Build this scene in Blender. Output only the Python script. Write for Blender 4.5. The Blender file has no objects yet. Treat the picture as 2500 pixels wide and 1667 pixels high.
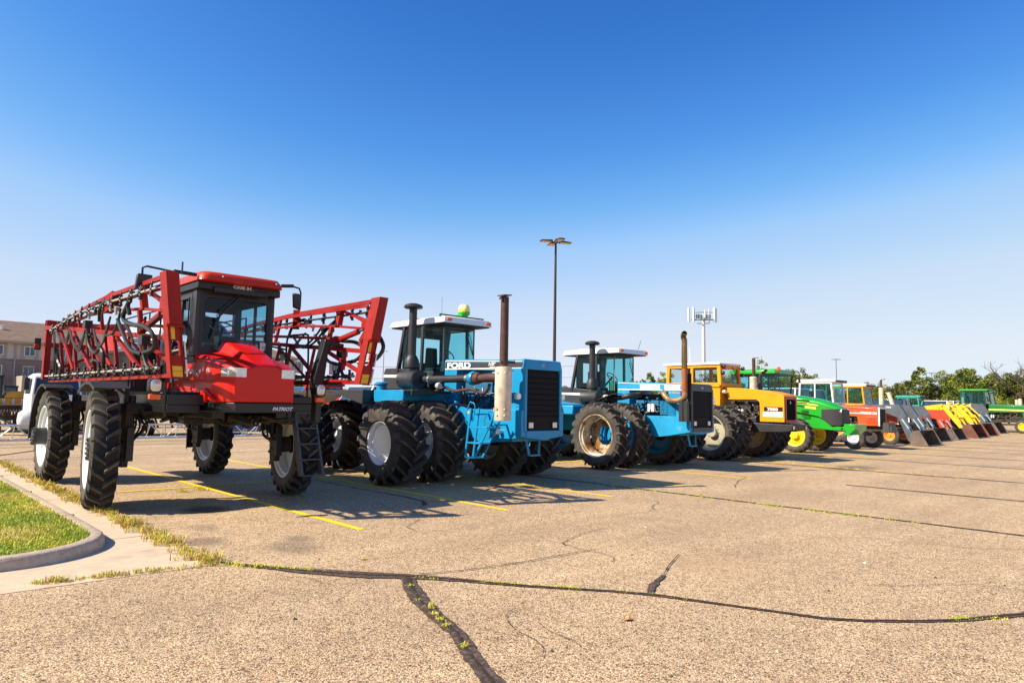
SKY_GAIN, SUN_STR, EXPO = 10 / 2 ** 0.75, 4.8, 0.75
import bpy, math, random
import numpy as np
from mathutils import Vector, Matrix
random.seed(7)
S = bpy.context.scene
COL = S.collection
# ------------------------------------------------------------------ camera
EYE = 1.72
FPX = 1676.966
R = np.array([[0.71992968, 0.07590116, 0.68988425],
              [-0.69381296, 0.05289253, 0.71821025],
              [0.01802326, -0.9957115, 0.09074011]])
cam = bpy.data.cameras.new('camera')
camo = bpy.data.objects.new('camera', cam); COL.objects.link(camo)
cam.sensor_width = 36; cam.sensor_fit = 'HORIZONTAL'
cam.lens = FPX / 2500 * 36; cam.clip_end = 3000; cam.clip_start = 0.05
M = Matrix([[R[0, 0], -R[0, 1], -R[0, 2], 0], [R[1, 0], -R[1, 1], -R[1, 2], 0],
            [R[2, 0], -R[2, 1], -R[2, 2], EYE], [0, 0, 0, 1]])
camo.matrix_world = M
S.camera = camo
# ------------------------------------------------------------------ sky, sun, exposure
SUN = Vector((-3.82, 1.59, 3.42)).normalized()
W = bpy.data.worlds.new('World'); S.world = W; W.use_nodes = True
nt = W.node_tree; nt.nodes.clear()
sky = nt.nodes.new('ShaderNodeTexSky'); sky.sky_type = 'NISHITA'; sky.sun_disc = False
sky.sun_elevation = math.asin(SUN.z)
sky.sun_rotation = math.atan2(SUN.x, SUN.y)
sky.altitude = 300; sky.air_density = 1.0; sky.dust_density = 0.4; sky.ozone_density = 3.0
# tone the physical sky like the photograph's film: one response curve per colour channel
sp_n = nt.nodes.new('ShaderNodeSeparateColor'); cb = nt.nodes.new('ShaderNodeCombineColor')
nt.links.new(sky.outputs[0], sp_n.inputs[0])
for i_, pts_ in enumerate((((0, 0), (.8, .03), (.95, .045), (1.25, .095), (1.55, .19), (1.9, .38), (2.7, .60), (4.6, .76), (8, .82)),
                           ((0, 0), (1.4, .155), (1.65, .20), (2.1, .31), (2.6, .46), (3.1, .61), (4.19, .74), (5.85, .82), (8, .88)),
                           ((0, 0), (2.7, .54), (3.0, .62), (3.7, .80), (4.84, .97), (6.5, .94), (8, .95)))):
    dv = nt.nodes.new('ShaderNodeMath'); dv.operation = 'DIVIDE'; dv.inputs[1].default_value = 8
    cr_ = nt.nodes.new('ShaderNodeValToRGB'); e_ = cr_.color_ramp.elements
    while len(e_) < len(pts_): e_.new(0.5)
    for j_, (x_, y_) in enumerate(pts_): e_[j_].position = x_ / 8; e_[j_].color = (y_, y_, y_, 1)
    ml = nt.nodes.new('ShaderNodeMath'); ml.operation = 'MULTIPLY'; ml.inputs[1].default_value = SKY_GAIN
    nt.links.new(sp_n.outputs[i_], dv.inputs[0]); nt.links.new(dv.outputs[0], cr_.inputs[0]); nt.links.new(cr_.outputs[0], ml.inputs[0]); nt.links.new(ml.outputs[0], cb.inputs[i_])
# faint haze wisps low in the sky
tcw = nt.nodes.new('ShaderNodeTexCoord'); mpw = nt.nodes.new('ShaderNodeMapping'); mpw.inputs['Scale'].default_value = (2.2, 2.2, 16); nt.links.new(tcw.outputs['Generated'], mpw.inputs[0])
nzw = nt.nodes.new('ShaderNodeTexNoise'); nzw.inputs['Scale'].default_value = 1.9; nzw.inputs['Detail'].default_value = 7; nzw.inputs['Roughness'].default_value = .6; nt.links.new(mpw.outputs[0], nzw.inputs['Vector'])
rpw = nt.nodes.new('ShaderNodeValToRGB'); rpw.color_ramp.elements[0].position = .56; rpw.color_ramp.elements[1].position = .78; rpw.color_ramp.elements[1].color = (.5, .5, .5, 1); nt.links.new(nzw.outputs['Fac'], rpw.inputs[0])
spz = nt.nodes.new('ShaderNodeSeparateXYZ'); nt.links.new(tcw.outputs['Generated'], spz.inputs[0])
rpz = nt.nodes.new('ShaderNodeValToRGB'); ez = rpz.color_ramp.elements; ez[0].position = .02; ez[1].position = .07; ez[1].color = (1, 1, 1, 1); e3 = ez.new(.22); e3.color = (0, 0, 0, 1); nt.links.new(spz.outputs[2], rpz.inputs[0])
mlw = nt.nodes.new('ShaderNodeMath'); mlw.operation = 'MULTIPLY'; nt.links.new(rpw.outputs[0], mlw.inputs[0]); nt.links.new(rpz.outputs[0], mlw.inputs[1])
mxw = nt.nodes.new('ShaderNodeMix'); mxw.data_type = 'RGBA'; mxw.inputs[7].default_value = (SKY_GAIN * .88, SKY_GAIN * .80, SKY_GAIN * .85, 1); nt.links.new(mlw.outputs[0], mxw.inputs[0]); nt.links.new(cb.outputs[0], mxw.inputs[6])
bg = nt.nodes.new('ShaderNodeBackground'); bg.inputs['Strength'].default_value = 0.1
wo = nt.nodes.new('ShaderNodeOutputWorld')
nt.links.new(mxw.outputs[2], bg.inputs[0]); nt.links.new(bg.outputs[0], wo.inputs[0])
sl = bpy.data.lights.new('sun', 'SUN'); sl.energy = SUN_STR; sl.angle = math.radians(0.5); sl.color = (1.0, 0.90, 0.74)
so = bpy.data.objects.new('sun', sl); COL.objects.link(so)
so.rotation_euler = SUN.to_track_quat('Z', 'Y').to_euler()
S.view_settings.view_transform = 'Standard'; S.view_settings.look = 'None'
S.view_settings.exposure = EXPO; S.view_settings.gamma = 1
S.cycles.max_bounces = 6; S.cycles.transparent_max_bounces = 16; S.cycles.caustics_reflective = False; S.cycles.caustics_refractive = False

# ------------------------------------------------------------------ picking: photo pixel + a plane in the world -> point
O = np.array([0, 0, EYE])
def ray(u, v):
    return R @ np.array([u - 1250, v - 833.5, FPX])
def ax(u, v, X):
    d = ray(u, v); return Vector(O + d * (X / d[0]))
def ay(u, v, Y):
    d = ray(u, v); return Vector(O + d * (Y / d[1]))
def az(u, v, Z=0.0):
    d = ray(u, v); return Vector(O + d * ((Z - EYE) / d[2]))

# ------------------------------------------------------------------ materials
MATS = {}
def mat(name, col, rough=0.5, metal=0.0, var=0.15, vscale=3.0, bump=0.0, bscale=60.0, coat=0.0, dirt=None, dirt_amt=0.0, dscale=2.0, spec=0.5):
    if name in MATS: return MATS[name]
    m = bpy.data.materials.new(name); m.use_nodes = True; t = m.node_tree; n = t.nodes; l = t.links
    p = n['Principled BSDF']; p.inputs['Roughness'].default_value = rough; p.inputs['Metallic'].default_value = metal
    p.inputs['Coat Weight'].default_value = coat; p.inputs['Coat Roughness'].default_value = 0.08
    p.inputs['Specular IOR Level'].default_value = spec
    tc = n.new('ShaderNodeTexCoord')
    no = n.new('ShaderNodeTexNoise'); no.inputs['Scale'].default_value = vscale; no.inputs['Detail'].default_value = 8; no.inputs['Roughness'].default_value = 0.65
    l.new(tc.outputs['Object'], no.inputs['Vector'])
    r = n.new('ShaderNodeValToRGB'); e = r.color_ramp.elements
    e[0].position = 0.3; e[1].position = 0.72
    lo = [c * (1 - var) for c in col]; hi = [min(1, c * (1 + var)) for c in col]
    e[0].color = (*lo, 1); e[1].color = (*hi, 1)
    l.new(no.outputs['Fac'], r.inputs['Fac']); out = r.outputs['Color']
    if dirt:
        n2 = n.new('ShaderNodeTexNoise'); n2.inputs['Scale'].default_value = dscale; n2.inputs['Detail'].default_value = 10; n2.inputs['Roughness'].default_value = 0.7
        l.new(tc.outputs['Object'], n2.inputs['Vector'])
        r2 = n.new('ShaderNodeValToRGB'); r2.color_ramp.elements[0].position = 0.62 - 0.25 * dirt_amt; r2.color_ramp.elements[1].position = 0.72 if dirt_amt < .7 else .56
        r2.color_ramp.elements[0].color = (0, 0, 0, 1); r2.color_ramp.elements[1].color = (min(1, dirt_amt + .3),) * 3 + (1,)
        l.new(n2.outputs['Fac'], r2.inputs['Fac'])
        mx = n.new('ShaderNodeMix'); mx.data_type = 'RGBA'
        l.new(r2.outputs['Color'], mx.inputs[0]); l.new(out, mx.inputs[6]); mx.inputs[7].default_value = (*dirt, 1); out = mx.outputs[2]
    l.new(out, p.inputs['Base Color'])
    if bump:
        n3 = n.new('ShaderNodeTexNoise'); n3.inputs['Scale'].default_value = bscale; n3.inputs['Detail'].default_value = 4
        l.new(tc.outputs['Object'], n3.inputs['Vector'])
        b = n.new('ShaderNodeBump'); b.inputs['Strength'].default_value = bump; b.inputs['Distance'].default_value = 0.02
        l.new(n3.outputs['Fac'], b.inputs['Height']); l.new(b.outputs['Normal'], p.inputs['Normal'])
    MATS[name] = m; return m
def glass(name='glass', tint=(0.42, 0.80, 0.84), dens=0.55):
    if name in MATS: return MATS[name]
    m = bpy.data.materials.new(name); m.use_nodes = True; t = m.node_tree; n = t.nodes; l = t.links; n.clear()
    o = n.new('ShaderNodeOutputMaterial'); tr = n.new('ShaderNodeBsdfTransparent'); tr.inputs[0].default_value = (*tint, 1)
    g = n.new('ShaderNodeBsdfGlossy'); g.inputs['Roughness'].default_value = 0.02; g.inputs['Color'].default_value = (0.9, 0.95, 1, 1)
    lw = n.new('ShaderNodeLayerWeight'); lw.inputs['Blend'].default_value = 0.5
    pw = n.new('ShaderNodeMath'); pw.operation = 'POWER'; pw.inputs[1].default_value = 5; l.new(lw.outputs['Facing'], pw.inputs[0])
    fr = n.new('ShaderNodeMath'); fr.operation = 'MULTIPLY_ADD'; fr.inputs[1].default_value = .9; fr.inputs[2].default_value = .022; l.new(pw.outputs[0], fr.inputs[0])
    d = n.new('ShaderNodeBsdfDiffuse'); d.inputs[0].default_value = (0.25, 0.3, 0.3, 1)
    m0 = n.new('ShaderNodeMixShader'); m0.inputs[0].default_value = dens * 0.04
    l.new(tr.outputs[0], m0.inputs[1]); l.new(d.outputs[0], m0.inputs[2])
    mx = n.new('ShaderNodeMixShader'); l.new(fr.outputs[0], mx.inputs[0]); l.new(m0.outputs[0], mx.inputs[1]); l.new(g.outputs[0], mx.inputs[2])
    l.new(mx.outputs[0], o.inputs[0]); MATS[name] = m; return m

RED = mat('red_paint', (0.60, 0.010, 0.004), 0.38, coat=0.22, var=0.12, vscale=1.2, spec=0.25)
REDF = mat('red_frame_paint', (0.30, 0.011, 0.006), 0.5, coat=0.0, var=0.3, dirt=(0.14, 0.03, 0.02), dirt_amt=0.3, dscale=6, spec=0.25)
ORED = mat('faded_red_paint', (0.55, 0.035, 0.008), 0.45, coat=0.1, var=0.15, spec=.3)
BLUE = mat('blue_paint', (0.002, 0.26, 0.52), 0.45, coat=0.1, var=0.14, vscale=1.5, dirt=(0.03, 0.12, 0.17), dirt_amt=0.22, dscale=3.5)
BLUE2 = mat('faded_blue_paint', (0.006, 0.28, 0.53), 0.5, coat=0.05, var=0.14, vscale=2.5, dirt=(0.30, 0.52, 0.66), dirt_amt=0.12, dscale=3)
OCHRE = mat('orange_yellow_paint', (0.78, 0.31, 0.004), 0.48, coat=0.05, spec=.3, var=0.12, dirt=(0.4, 0.12, 0.02), dirt_amt=0.1)
ORANGE = mat('orange_paint', (0.75, 0.10, 0.012), 0.45, coat=0.15, var=0.15)
GREEN = mat('green_paint', (0.012, 0.34, 0.022), 0.35, coat=0.5, var=0.1)
DGREEN = mat('dark_green_paint', (0.012, 0.22, 0.022), 0.45, coat=0.2, var=0.15)
YEL = mat('yellow_paint', (0.85, 0.60, 0.01), 0.45, coat=0.2, var=0.12, dirt=(0.3, 0.16, 0.04), dirt_amt=0.1)
LYEL = mat('loader_yellow_paint', (0.85, 0.50, 0.012), 0.5, var=0.15)
GREYL = mat('grey_loader_paint', (0.075, 0.09, 0.11), 0.5, var=0.3, dirt=(0.2, 0.2, 0.2), dirt_amt=0.15)
BLACK = mat('black_paint', (0.009, 0.009, 0.010), 0.4, var=0.3)
SATIN = mat('satin_black', (0.022, 0.021, 0.022), 0.5, var=0.3, dirt=(0.10, 0.09, 0.08), dirt_amt=0.15, dscale=4)
DARKGREY = mat('charcoal_paint', (0.028, 0.026, 0.029), 0.42, var=0.2, coat=0.1)
GRIME = mat('grimy_metal', (0.045, 0.035, 0.028), 0.65, 0.3, var=0.5, vscale=8, dirt=(0.13, 0.09, 0.05), dirt_amt=0.4, dscale=5, bump=0.3, bscale=40)
WHITE = mat('white_paint', (0.78, 0.78, 0.76), 0.4, var=0.04, coat=0.2)
RIMW = mat('white_rim_paint', (0.72, 0.73, 0.76), 0.42, var=0.08, dirt=(0.25, 0.17, 0.09), dirt_amt=0.08, dscale=5)
RIMR = mat('rusty_white_rim_paint', (0.70, 0.63, 0.46), 0.5, var=0.15, vscale=5, dirt=(0.26, 0.12, 0.03), dirt_amt=0.85, dscale=2.6)
STEEL = mat('bare_steel', (0.55, 0.55, 0.55), 0.35, 0.9, var=0.1)
CHROME = mat('chrome_rod', (0.8, 0.8, 0.8), 0.12, 1.0, var=0.03)
ALU = mat('galvanised_metal', (0.42, 0.44, 0.46), 0.5, 0.3, var=0.15)
RUST = mat('rusty_pipe', (0.075, 0.032, 0.022), 0.7, 0.1, var=0.35, vscale=6, dirt=(0.2, 0.07, 0.03), dirt_amt=0.3, dscale=4)
RUSTO = mat('orange_rust', (0.33, 0.10, 0.03), 0.65, 0.1, var=0.3, vscale=4)
BRASS = mat('heat_stained_chrome', (0.20, 0.12, 0.045), 0.35, 0.6, var=0.4, vscale=3)
MUFF = mat('peeling_white_muffler', (0.66, 0.56, 0.42), 0.6, var=0.18, vscale=6, dirt=(0.24, 0.11, 0.04), dirt_amt=0.5, dscale=4)
BUCK = mat('worn_bucket_steel', (0.13, 0.105, 0.095), 0.6, 0.3, var=0.4, vscale=3, dirt=(0.22, 0.08, 0.04), dirt_amt=0.5, dscale=2)
TYRE = mat('dusty_tyre_rubber', (0.062, 0.052, 0.044), 0.70, var=0.4, vscale=5, bump=0.15, bscale=30, spec=0.35, dirt=(0.17, 0.135, 0.10), dirt_amt=0.4, dscale=3)
TYREK = mat('black_tyre_rubber', (0.016, 0.014, 0.013), 0.7, var=0.35, vscale=5, bump=0.15, bscale=30, spec=0.35)
HOSE = mat('black_hose_rubber', (0.012, 0.014, 0.013), 0.4, var=0.2)
PLAST = mat('black_plastic', (0.02, 0.022, 0.024), 0.45, var=0.2)
PIPE = mat('stainless_spray_pipe', (0.62, 0.60, 0.56), 0.35, 0.55, var=0.15)
AMBER = mat('amber_lens', (0.85, 0.12, 0.01), 0.2, var=0.1)
LAMP = mat('headlamp_lens', (0.70, 0.70, 0.66), 0.12, 0.35, var=0.2, vscale=25)
GRIL = mat('grille_black', (0.010, 0.009, 0.009), 0.7, spec=.2, var=0.2)
STICK = mat('yellow_reflector', (0.80, 0.42, 0.01), 0.45, var=0.05)
CREAM = mat('cream_plastic_tank', (0.72, 0.70, 0.62), 0.45, var=0.05)
SEATM = mat('seat_fabric', (0.03, 0.03, 0.035), 0.85, var=0.2)
TRIM = mat('cab_interior_grey', (0.05, 0.06, 0.075), 0.8, var=0.2)
GL = glass(); GLD = glass('dark_glass', (0.45, 0.63, 0.74), 0.3); GLC = glass('pale_glass', (0.75, 0.85, 0.85), 0.35)

# ------------------------------------------------------------------ mesh builder
class MB:
    def __init__(s): s.v = []; s.f = []; s.mi = []; s.cm = 0
    def add(s, vs, fs):
        k = len(s.v); s.v += [tuple(p) for p in vs]; s.f += [tuple(i + k for i in f) for f in fs]; s.mi += [s.cm] * len(fs); return s
    def m(s, i): s.cm = i; return s
    def hexa(s, p):   # 8 points: bottom loop 0-3, top loop 4-7
        return s.add(p, [(0, 3, 2, 1), (4, 5, 6, 7), (0, 1, 5, 4), (1, 2, 6, 5), (2, 3, 7, 6), (3, 0, 4, 7)])
    def box(s, x0, x1, y0, y1, z0, z1, tx=0, ty=0):   # tx, ty: inset of the top
        return s.hexa([(x0, y0, z0), (x1, y0, z0), (x1, y1, z0), (x0, y1, z0), (x0 + tx, y0 + ty, z1), (x1 - tx, y0 + ty, z1), (x1 - tx, y1 - ty, z1), (x0 + tx, y1 - ty, z1)])
    def bar(s, p, q, w, h=None, up=(0, 0, 1)):
        p = Vector(p); q = Vector(q); h = h or w; d = (q - p).normalized(); u = Vector(up)
        if abs(d.dot(u)) > 0.98: u = Vector((0, 1, 0))
        a = d.cross(u).normalized() * w / 2; b = a.cross(d).normalized() * h / 2
        return s.hexa([p - a - b, p + a - b, p + a + b, p - a + b, q - a - b, q + a - b, q + a + b, q - a + b])
    def tube(s, pts, r, n=8, cap=True):
        pts = [Vector(p) for p in pts]; rs = r if isinstance(r, (list, tuple)) else [r] * len(pts)
        k = len(s.v); u = None
        for i, p in enumerate(pts):
            d = (pts[min(i + 1, len(pts) - 1)] - pts[max(i - 1, 0)]).normalized()
            if u is None:
                u = Vector((0, 0, 1)) if abs(d.z) < 0.9 else Vector((1, 0, 0))
            u = (u - d * u.dot(d)).normalized(); w = d.cross(u)
            for j in range(n):
                a = 2 * math.pi * j / n; s.v.append(tuple(p + (u * math.cos(a) + w * math.sin(a)) * rs[i]))
        for i in range(len(pts) - 1):
            for j in range(n):
                s.f.append((k + i * n + j, k + i * n + (j + 1) % n, k + (i + 1) * n + (j + 1) % n, k + (i + 1) * n + j)); s.mi.append(s.cm)
        if cap:
            s.f.append(tuple(k + j for j in range(n))[::-1]); s.mi.append(s.cm)
            s.f.append(tuple(k + (len(pts) - 1) * n + j for j in range(n))); s.mi.append(s.cm)
        return s
    def curve(s, pts, r, n=6, sub=5):   # smooth tube (Catmull-Rom)
        P = [Vector(p) for p in pts]; P = [P[0] * 2 - P[1]] + P + [P[-1] * 2 - P[-2]]; out = []
        for i in range(1, len(P) - 2):
            for j in range(sub):
                t = j / sub; a, b, c, d = P[i - 1:i + 3]
                out.append(0.5 * ((2 * b) + (c - a) * t + (2 * a - 5 * b + 4 * c - d) * t * t + (3 * b - a - 3 * c + d) * t ** 3))
        out.append(P[-2]); return s.tube(out, r, n)
    def lathe(s, prof, axis='z', c=(0, 0, 0), n=24, close=False):   # prof: (along, radius)
        k = len(s.v); c = Vector(c)
        for (h, r) in prof:
            for j in range(n):
                a = 2 * math.pi * j / n; x, y = r * math.cos(a), r * math.sin(a)
                s.v.append(tuple(c + Vector({'z': (x, y, h), 'x': (h, x, y), 'y': (x, h, y)}[axis])))
        for i in range(len(prof) - 1):
            for j in range(n):
                f = (k + i * n + j, k + i * n + (j + 1) % n, k + (i + 1) * n + (j + 1) % n, k + (i + 1) * n + j)
                s.f.append(f if axis != 'y' else f[::-1]); s.mi.append(s.cm)
        if close:
            s.f.append(tuple(k + j for j in range(n))); s.mi.append(s.cm)
            s.f.append(tuple(k + (len(prof) - 1) * n + j for j in range(n))); s.mi.append(s.cm)
        return s
    def prism(s, poly, axis, a0, a1):   # poly in the other two coordinates
        def P(q, a): return {'x': (a, q[0], q[1]), 'y': (q[0], a, q[1]), 'z': (q[0], q[1], a)}[axis]
        n = len(poly); vs = [P(q, a0) for q in poly] + [P(q, a1) for q in poly]
        fs = [tuple(range(n))[::-1], tuple(range(n, 2 * n))] + [(i, (i + 1) % n, n + (i + 1) % n, n + i) for i in range(n)]
        return s.add(vs, fs)
    def loft(s, rings, cap=True):
        n = len(rings[0]); k = len(s.v)
        for r in rings: s.v += [tuple(p) for p in r]
        for i in range(len(rings) - 1):
            for j in range(n):
                s.f.append((k + i * n + j, k + i * n + (j + 1) % n, k + (i + 1) * n + (j + 1) % n, k + (i + 1) * n + j)); s.mi.append(s.cm)
        if cap:
            s.f.append(tuple(k + j for j in range(n))[::-1]); s.mi.append(s.cm)
            s.f.append(tuple(k + (len(rings) - 1) * n + j for j in range(n))); s.mi.append(s.cm)
        return s
    def sheet(s, quad, th):   # thick panel from a quad
        q = [Vector(p) for p in quad]; nrm = (q[1] - q[0]).cross(q[2] - q[0]).normalized() * th / 2
        return s.hexa([p - nrm for p in q] + [p + nrm for p in q])
    def mesh(s, name, mats, smooth=False):
        me = bpy.data.meshes.new(name); me.from_pydata(s.v, [], s.f)
        for m in (mats if isinstance(mats, (list, tuple)) else [mats]): me.materials.append(m)
        me.polygons.foreach_set('material_index', s.mi)
        import bmesh
        bm = bmesh.new(); bm.from_mesh(me); bmesh.ops.recalc_face_normals(bm, faces=bm.faces); bm.to_mesh(me); bm.free()
        if smooth:
            me.polygons.foreach_set('use_smooth', [True] * len(me.polygons))
        me.update(); return me
    def build(s, name, mats, parent=None, smooth=False, bevel=0, sharp=40):
        if not s.v: return None
        return link(name, s.mesh(name, mats, smooth), parent, bevel, smooth, sharp)
def link(name, me, parent=None, bevel=0, smooth=False, sharp=40):
    o = bpy.data.objects.new(name, me); COL.objects.link(o)
    if parent:
        o.parent = parent
        o.matrix_parent_inverse = Matrix.Translation(-world_loc(parent))
    if bevel:
        b = o.modifiers.new('bevel', 'BEVEL'); b.width = bevel; b.segments = 2; b.limit_method = 'ANGLE'; b.angle_limit = math.radians(40)
        b.harden_normals = False
        me.polygons.foreach_set('use_smooth', [True] * len(me.polygons)); smooth = True
    if smooth: me.set_sharp_from_angle(angle=math.radians(sharp))
    return o
def world_loc(o):
    v = Vector(o.location)
    while o.parent:
        v += o.matrix_parent_inverse.translation; o = o.parent; v += Vector(o.location)
    return v
def tag(o, label=None, cat=None, group=None, kind=None):
    if label: o['label'] = label
    if cat: o['category'] = cat
    if group: o['group'] = group
    if kind: o['kind'] = kind
    return o
def thing(name, label, cat, loc, group=None):
    o = bpy.data.objects.new(name, None); COL.objects.link(o); o.location = loc; o.empty_display_size = 0.3
    return tag(o, label, cat, group)
def struct(name, mb, m, **k):
    o = mb.build(name, m, **k); o['kind'] = 'structure'; return o
def text(name, s, m, parent, origin, xdir, updir, size, depth=0.004, stretch=1.0, bold=0.0, shear=0.0, align='LEFT'):
    c = bpy.data.curves.new(name, 'FONT'); c.body = s; c.size = size; c.extrude = depth / 2; c.offset = bold; c.shear = shear; c.align_x = align
    o = bpy.data.objects.new(name, c); COL.objects.link(o)
    dg = bpy.context.evaluated_depsgraph_get(); me = bpy.data.meshes.new_from_object(o.evaluated_get(dg)); bpy.data.objects.remove(o)
    x = Vector(xdir).normalized(); u = Vector(updir); u = (u - x * u.dot(x)).normalized(); z = x.cross(u)
    T = Matrix((( x.x * stretch, u.x, z.x, origin[0]), (x.y * stretch, u.y, z.y, origin[1]), (x.z * stretch, u.z, z.z, origin[2]), (0, 0, 0, 1)))
    me.transform(T); me.materials.clear(); me.materials.append(m)
    return link(name, me, parent)

# ------------------------------------------------------------------ wheels (axis = x, outer side = -x)
def tyre_mesh(Rr, Wd, rim, nl, lugh=0.045, lw=0.055, k=0.9, mats=(TYRE, TYREK), ribbed=False, rounded=1.0):
    b = MB(); Rc = Rr - (0 if ribbed else lugh); h = Wd / 2
    prof = [(-h * .80, rim), (-h * .93, rim + .03), (-h * 1.0, rim + (Rc - rim) * .42), (-h * .99, rim + (Rc - rim) * .62), (-h * .93, Rc - .07 * rounded), (-h * .82, Rc - .025 * rounded), (-h * .5, Rc - .008), (0, Rc)]
    prof = prof + [(-x, r) for x, r in prof[-2::-1]]
    if ribbed:
        prof = prof[:5] + [(-h * .88, Rc - .02), (-h * .62, Rc), (-h * .58, Rc - .02), (-h * .5, Rc - .02), (-h * .46, Rc), (-h * .08, Rc), (-h * .04, Rc - .02), (h * .04, Rc - .02), (h * .08, Rc), (h * .46, Rc), (h * .5, Rc - .02), (h * .58, Rc - .02), (h * .62, Rc), (h * .88, Rc - .02)] + [(-x, r) for x, r in prof[4::-1]]
    b.lathe(prof, 'x', n=64)
    if not ribbed and len(mats) > 1: b.mi = [1 if prof[i // 64][1] > Rc - .06 and prof[i // 64 + 1][1] > Rc - .06 else 0 for i in range(len(b.f))]
    def rs(x):
        x = abs(x)
        if x < h * .5: return Rc - .008 * x / (h * .5)
        if x < h * .82: return Rc - .008 - (.017 * rounded) * (x - h * .5) / (h * .32)
        if x < h * .93: return Rc - .025 * rounded - .045 * rounded * (x - h * .82) / (h * .11)
        return Rc - .07 * rounded
    if not ribbed:
        for sd in (-1, 1):
            for i in range(nl):
                a0 = 2 * math.pi * (i + (0.5 if sd > 0 else 0)) / nl
                vs = []; T = [-.03, .2, .42, .64, .84, .95]
                for t in T:
                    x = sd * t * h * 1.03; xx = abs(t) * h
                    curve = k * (t * h) * (1.0 - 0.18 * t) / Rr
                    w = lw * (1.0 + .35 * max(0, t)) / Rr
                    base = rs(t * h) - .012; top = rs(t * h * .92) + lugh * (1 if t < .9 else .75)
                    for (dr, da) in ((base, -.62), (top, -.36), (top, .36), (base, .62)):
                        a = a0 + curve + w * da; vs.append((x, -dr * math.cos(a), dr * math.sin(a)))
                # foot on the sidewall
                a = a0 + k * h * .84 / Rr
                for (dr, da) in ((Rc - .13, -.5), (Rc - .12, -.3), (Rc - .12, .3), (Rc - .13, .5)):
                    aa = a + lw * 1.3 / Rr * da; vs.append((sd * h * 1.0, -dr * math.cos(aa), dr * math.sin(aa)))
                n = len(T) + 1; fs = [(0, 1, 2, 3)]
                for j in range(n - 1):
                    for q in range(4): fs.append((j * 4 + q, j * 4 + (q + 1) % 4, j * 4 + 4 + (q + 1) % 4, j * 4 + 4 + q))
                fs.append(tuple(range(n * 4 - 4, n * 4))); b.add(vs, fs)
    me = b.mesh('tyre', list(mats), True); me.set_sharp_from_angle(angle=math.radians(38)); return me
def rim_mesh(rim, Wd, disc, hub_r, hub_len, m, hole=0.0, nb=10, cone=0.0, studs=None, ribs=False, m2=None):
    """disc: x of the centre disc (negative = towards the outside)"""
    b = MB(); h = Wd / 2 * .80
    out = [(-h - .012, rim + .035), (-h - .022, rim + .01), (-h - .01, rim - .012), (-h * .82, rim - .03), (-h * .75, rim - .065), (-h * .3, rim - .075)]
    if ribs: out += [(-h * .2, rim - .06), (-h * .1, rim - .075)]
    out += [(h * .3, rim - .075), (h * .75, rim - .065), (h * .82, rim - .03), (h + .01, rim - .012), (h + .022, rim + .01), (h + .012, rim + .035)]
    b.lathe(out, 'x', n=48)
    ri = rim - .074
    dp = [(disc, ri), (disc - .01 - cone * .3, ri * .93), (disc - cone, ri * .62), (disc - cone, max(hub_r, hole))]
    if not hole: dp += [(disc - cone, hub_r), (disc - cone - hub_len, hub_r * .97), (disc - cone - hub_len - .015, hub_r * .85), (disc - cone - hub_len - .015, 0.001)]
    b.lathe(dp, 'x', n=48)
    b.lathe([(x + .012, r) for x, r in dp[:4]], 'x', n=48)
    b.m(1 if m2 else 0)
    rb = hub_r * 1.25 if hub_r * 1.25 < ri * .6 else ri * .5
    for i in range(nb):
        a = 2 * math.pi * i / nb
        b.lathe([(disc - cone - .03, .016), (disc - cone, .016)], 'x', (0, rb * math.cos(a), rb * math.sin(a)), n=6, close=True)
    if studs:
        for i in range(studs):
            a = 2 * math.pi * (i + .3) / studs
            b.lathe([(disc - .05, .02), (disc + .01, .02)], 'x', (0, (ri - .035) * math.cos(a), (ri - .035) * math.sin(a)), n=6, close=True)
    me = b.mesh('rim', [m, m2] if m2 else [m], True); me.set_sharp_from_angle(angle=math.radians(35)); return me
def wheel(parent, c, tyre, rim, flip=False, rot=0.0, steer=0.0, extra=None, label=None):
    w = bpy.data.objects.new('wheel', None); COL.objects.link(w); w.parent = parent
    w.matrix_parent_inverse = Matrix.Translation(-world_loc(parent)); w.location = c
    w.empty_display_size = .2
    if label: w['label'] = label
    for nm, me in (('tyre', tyre), ('rim', rim)) + ((('hub', extra),) if extra else ()):
        if me is None: continue
        o = bpy.data.objects.new(nm, me); COL.objects.link(o); o.parent = w
        o.rotation_euler = (rot if nm != 'hub' else 0, 0, steer + (math.pi if (flip and nm != 'tyre') else 0))
    return w
def hexbolt(b, p, r=.015, l=.012, axis='x'): b.lathe([(-l, r), (l, r)], axis, p, n=6, close=True)
def copy_tree(o, parent=None):
    c = o.copy(); COL.objects.link(c); c.parent = parent
    if parent: c.matrix_parent_inverse = o.matrix_parent_inverse.copy()
    for ch in list(o.children): copy_tree(ch, c)
    return c
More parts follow.
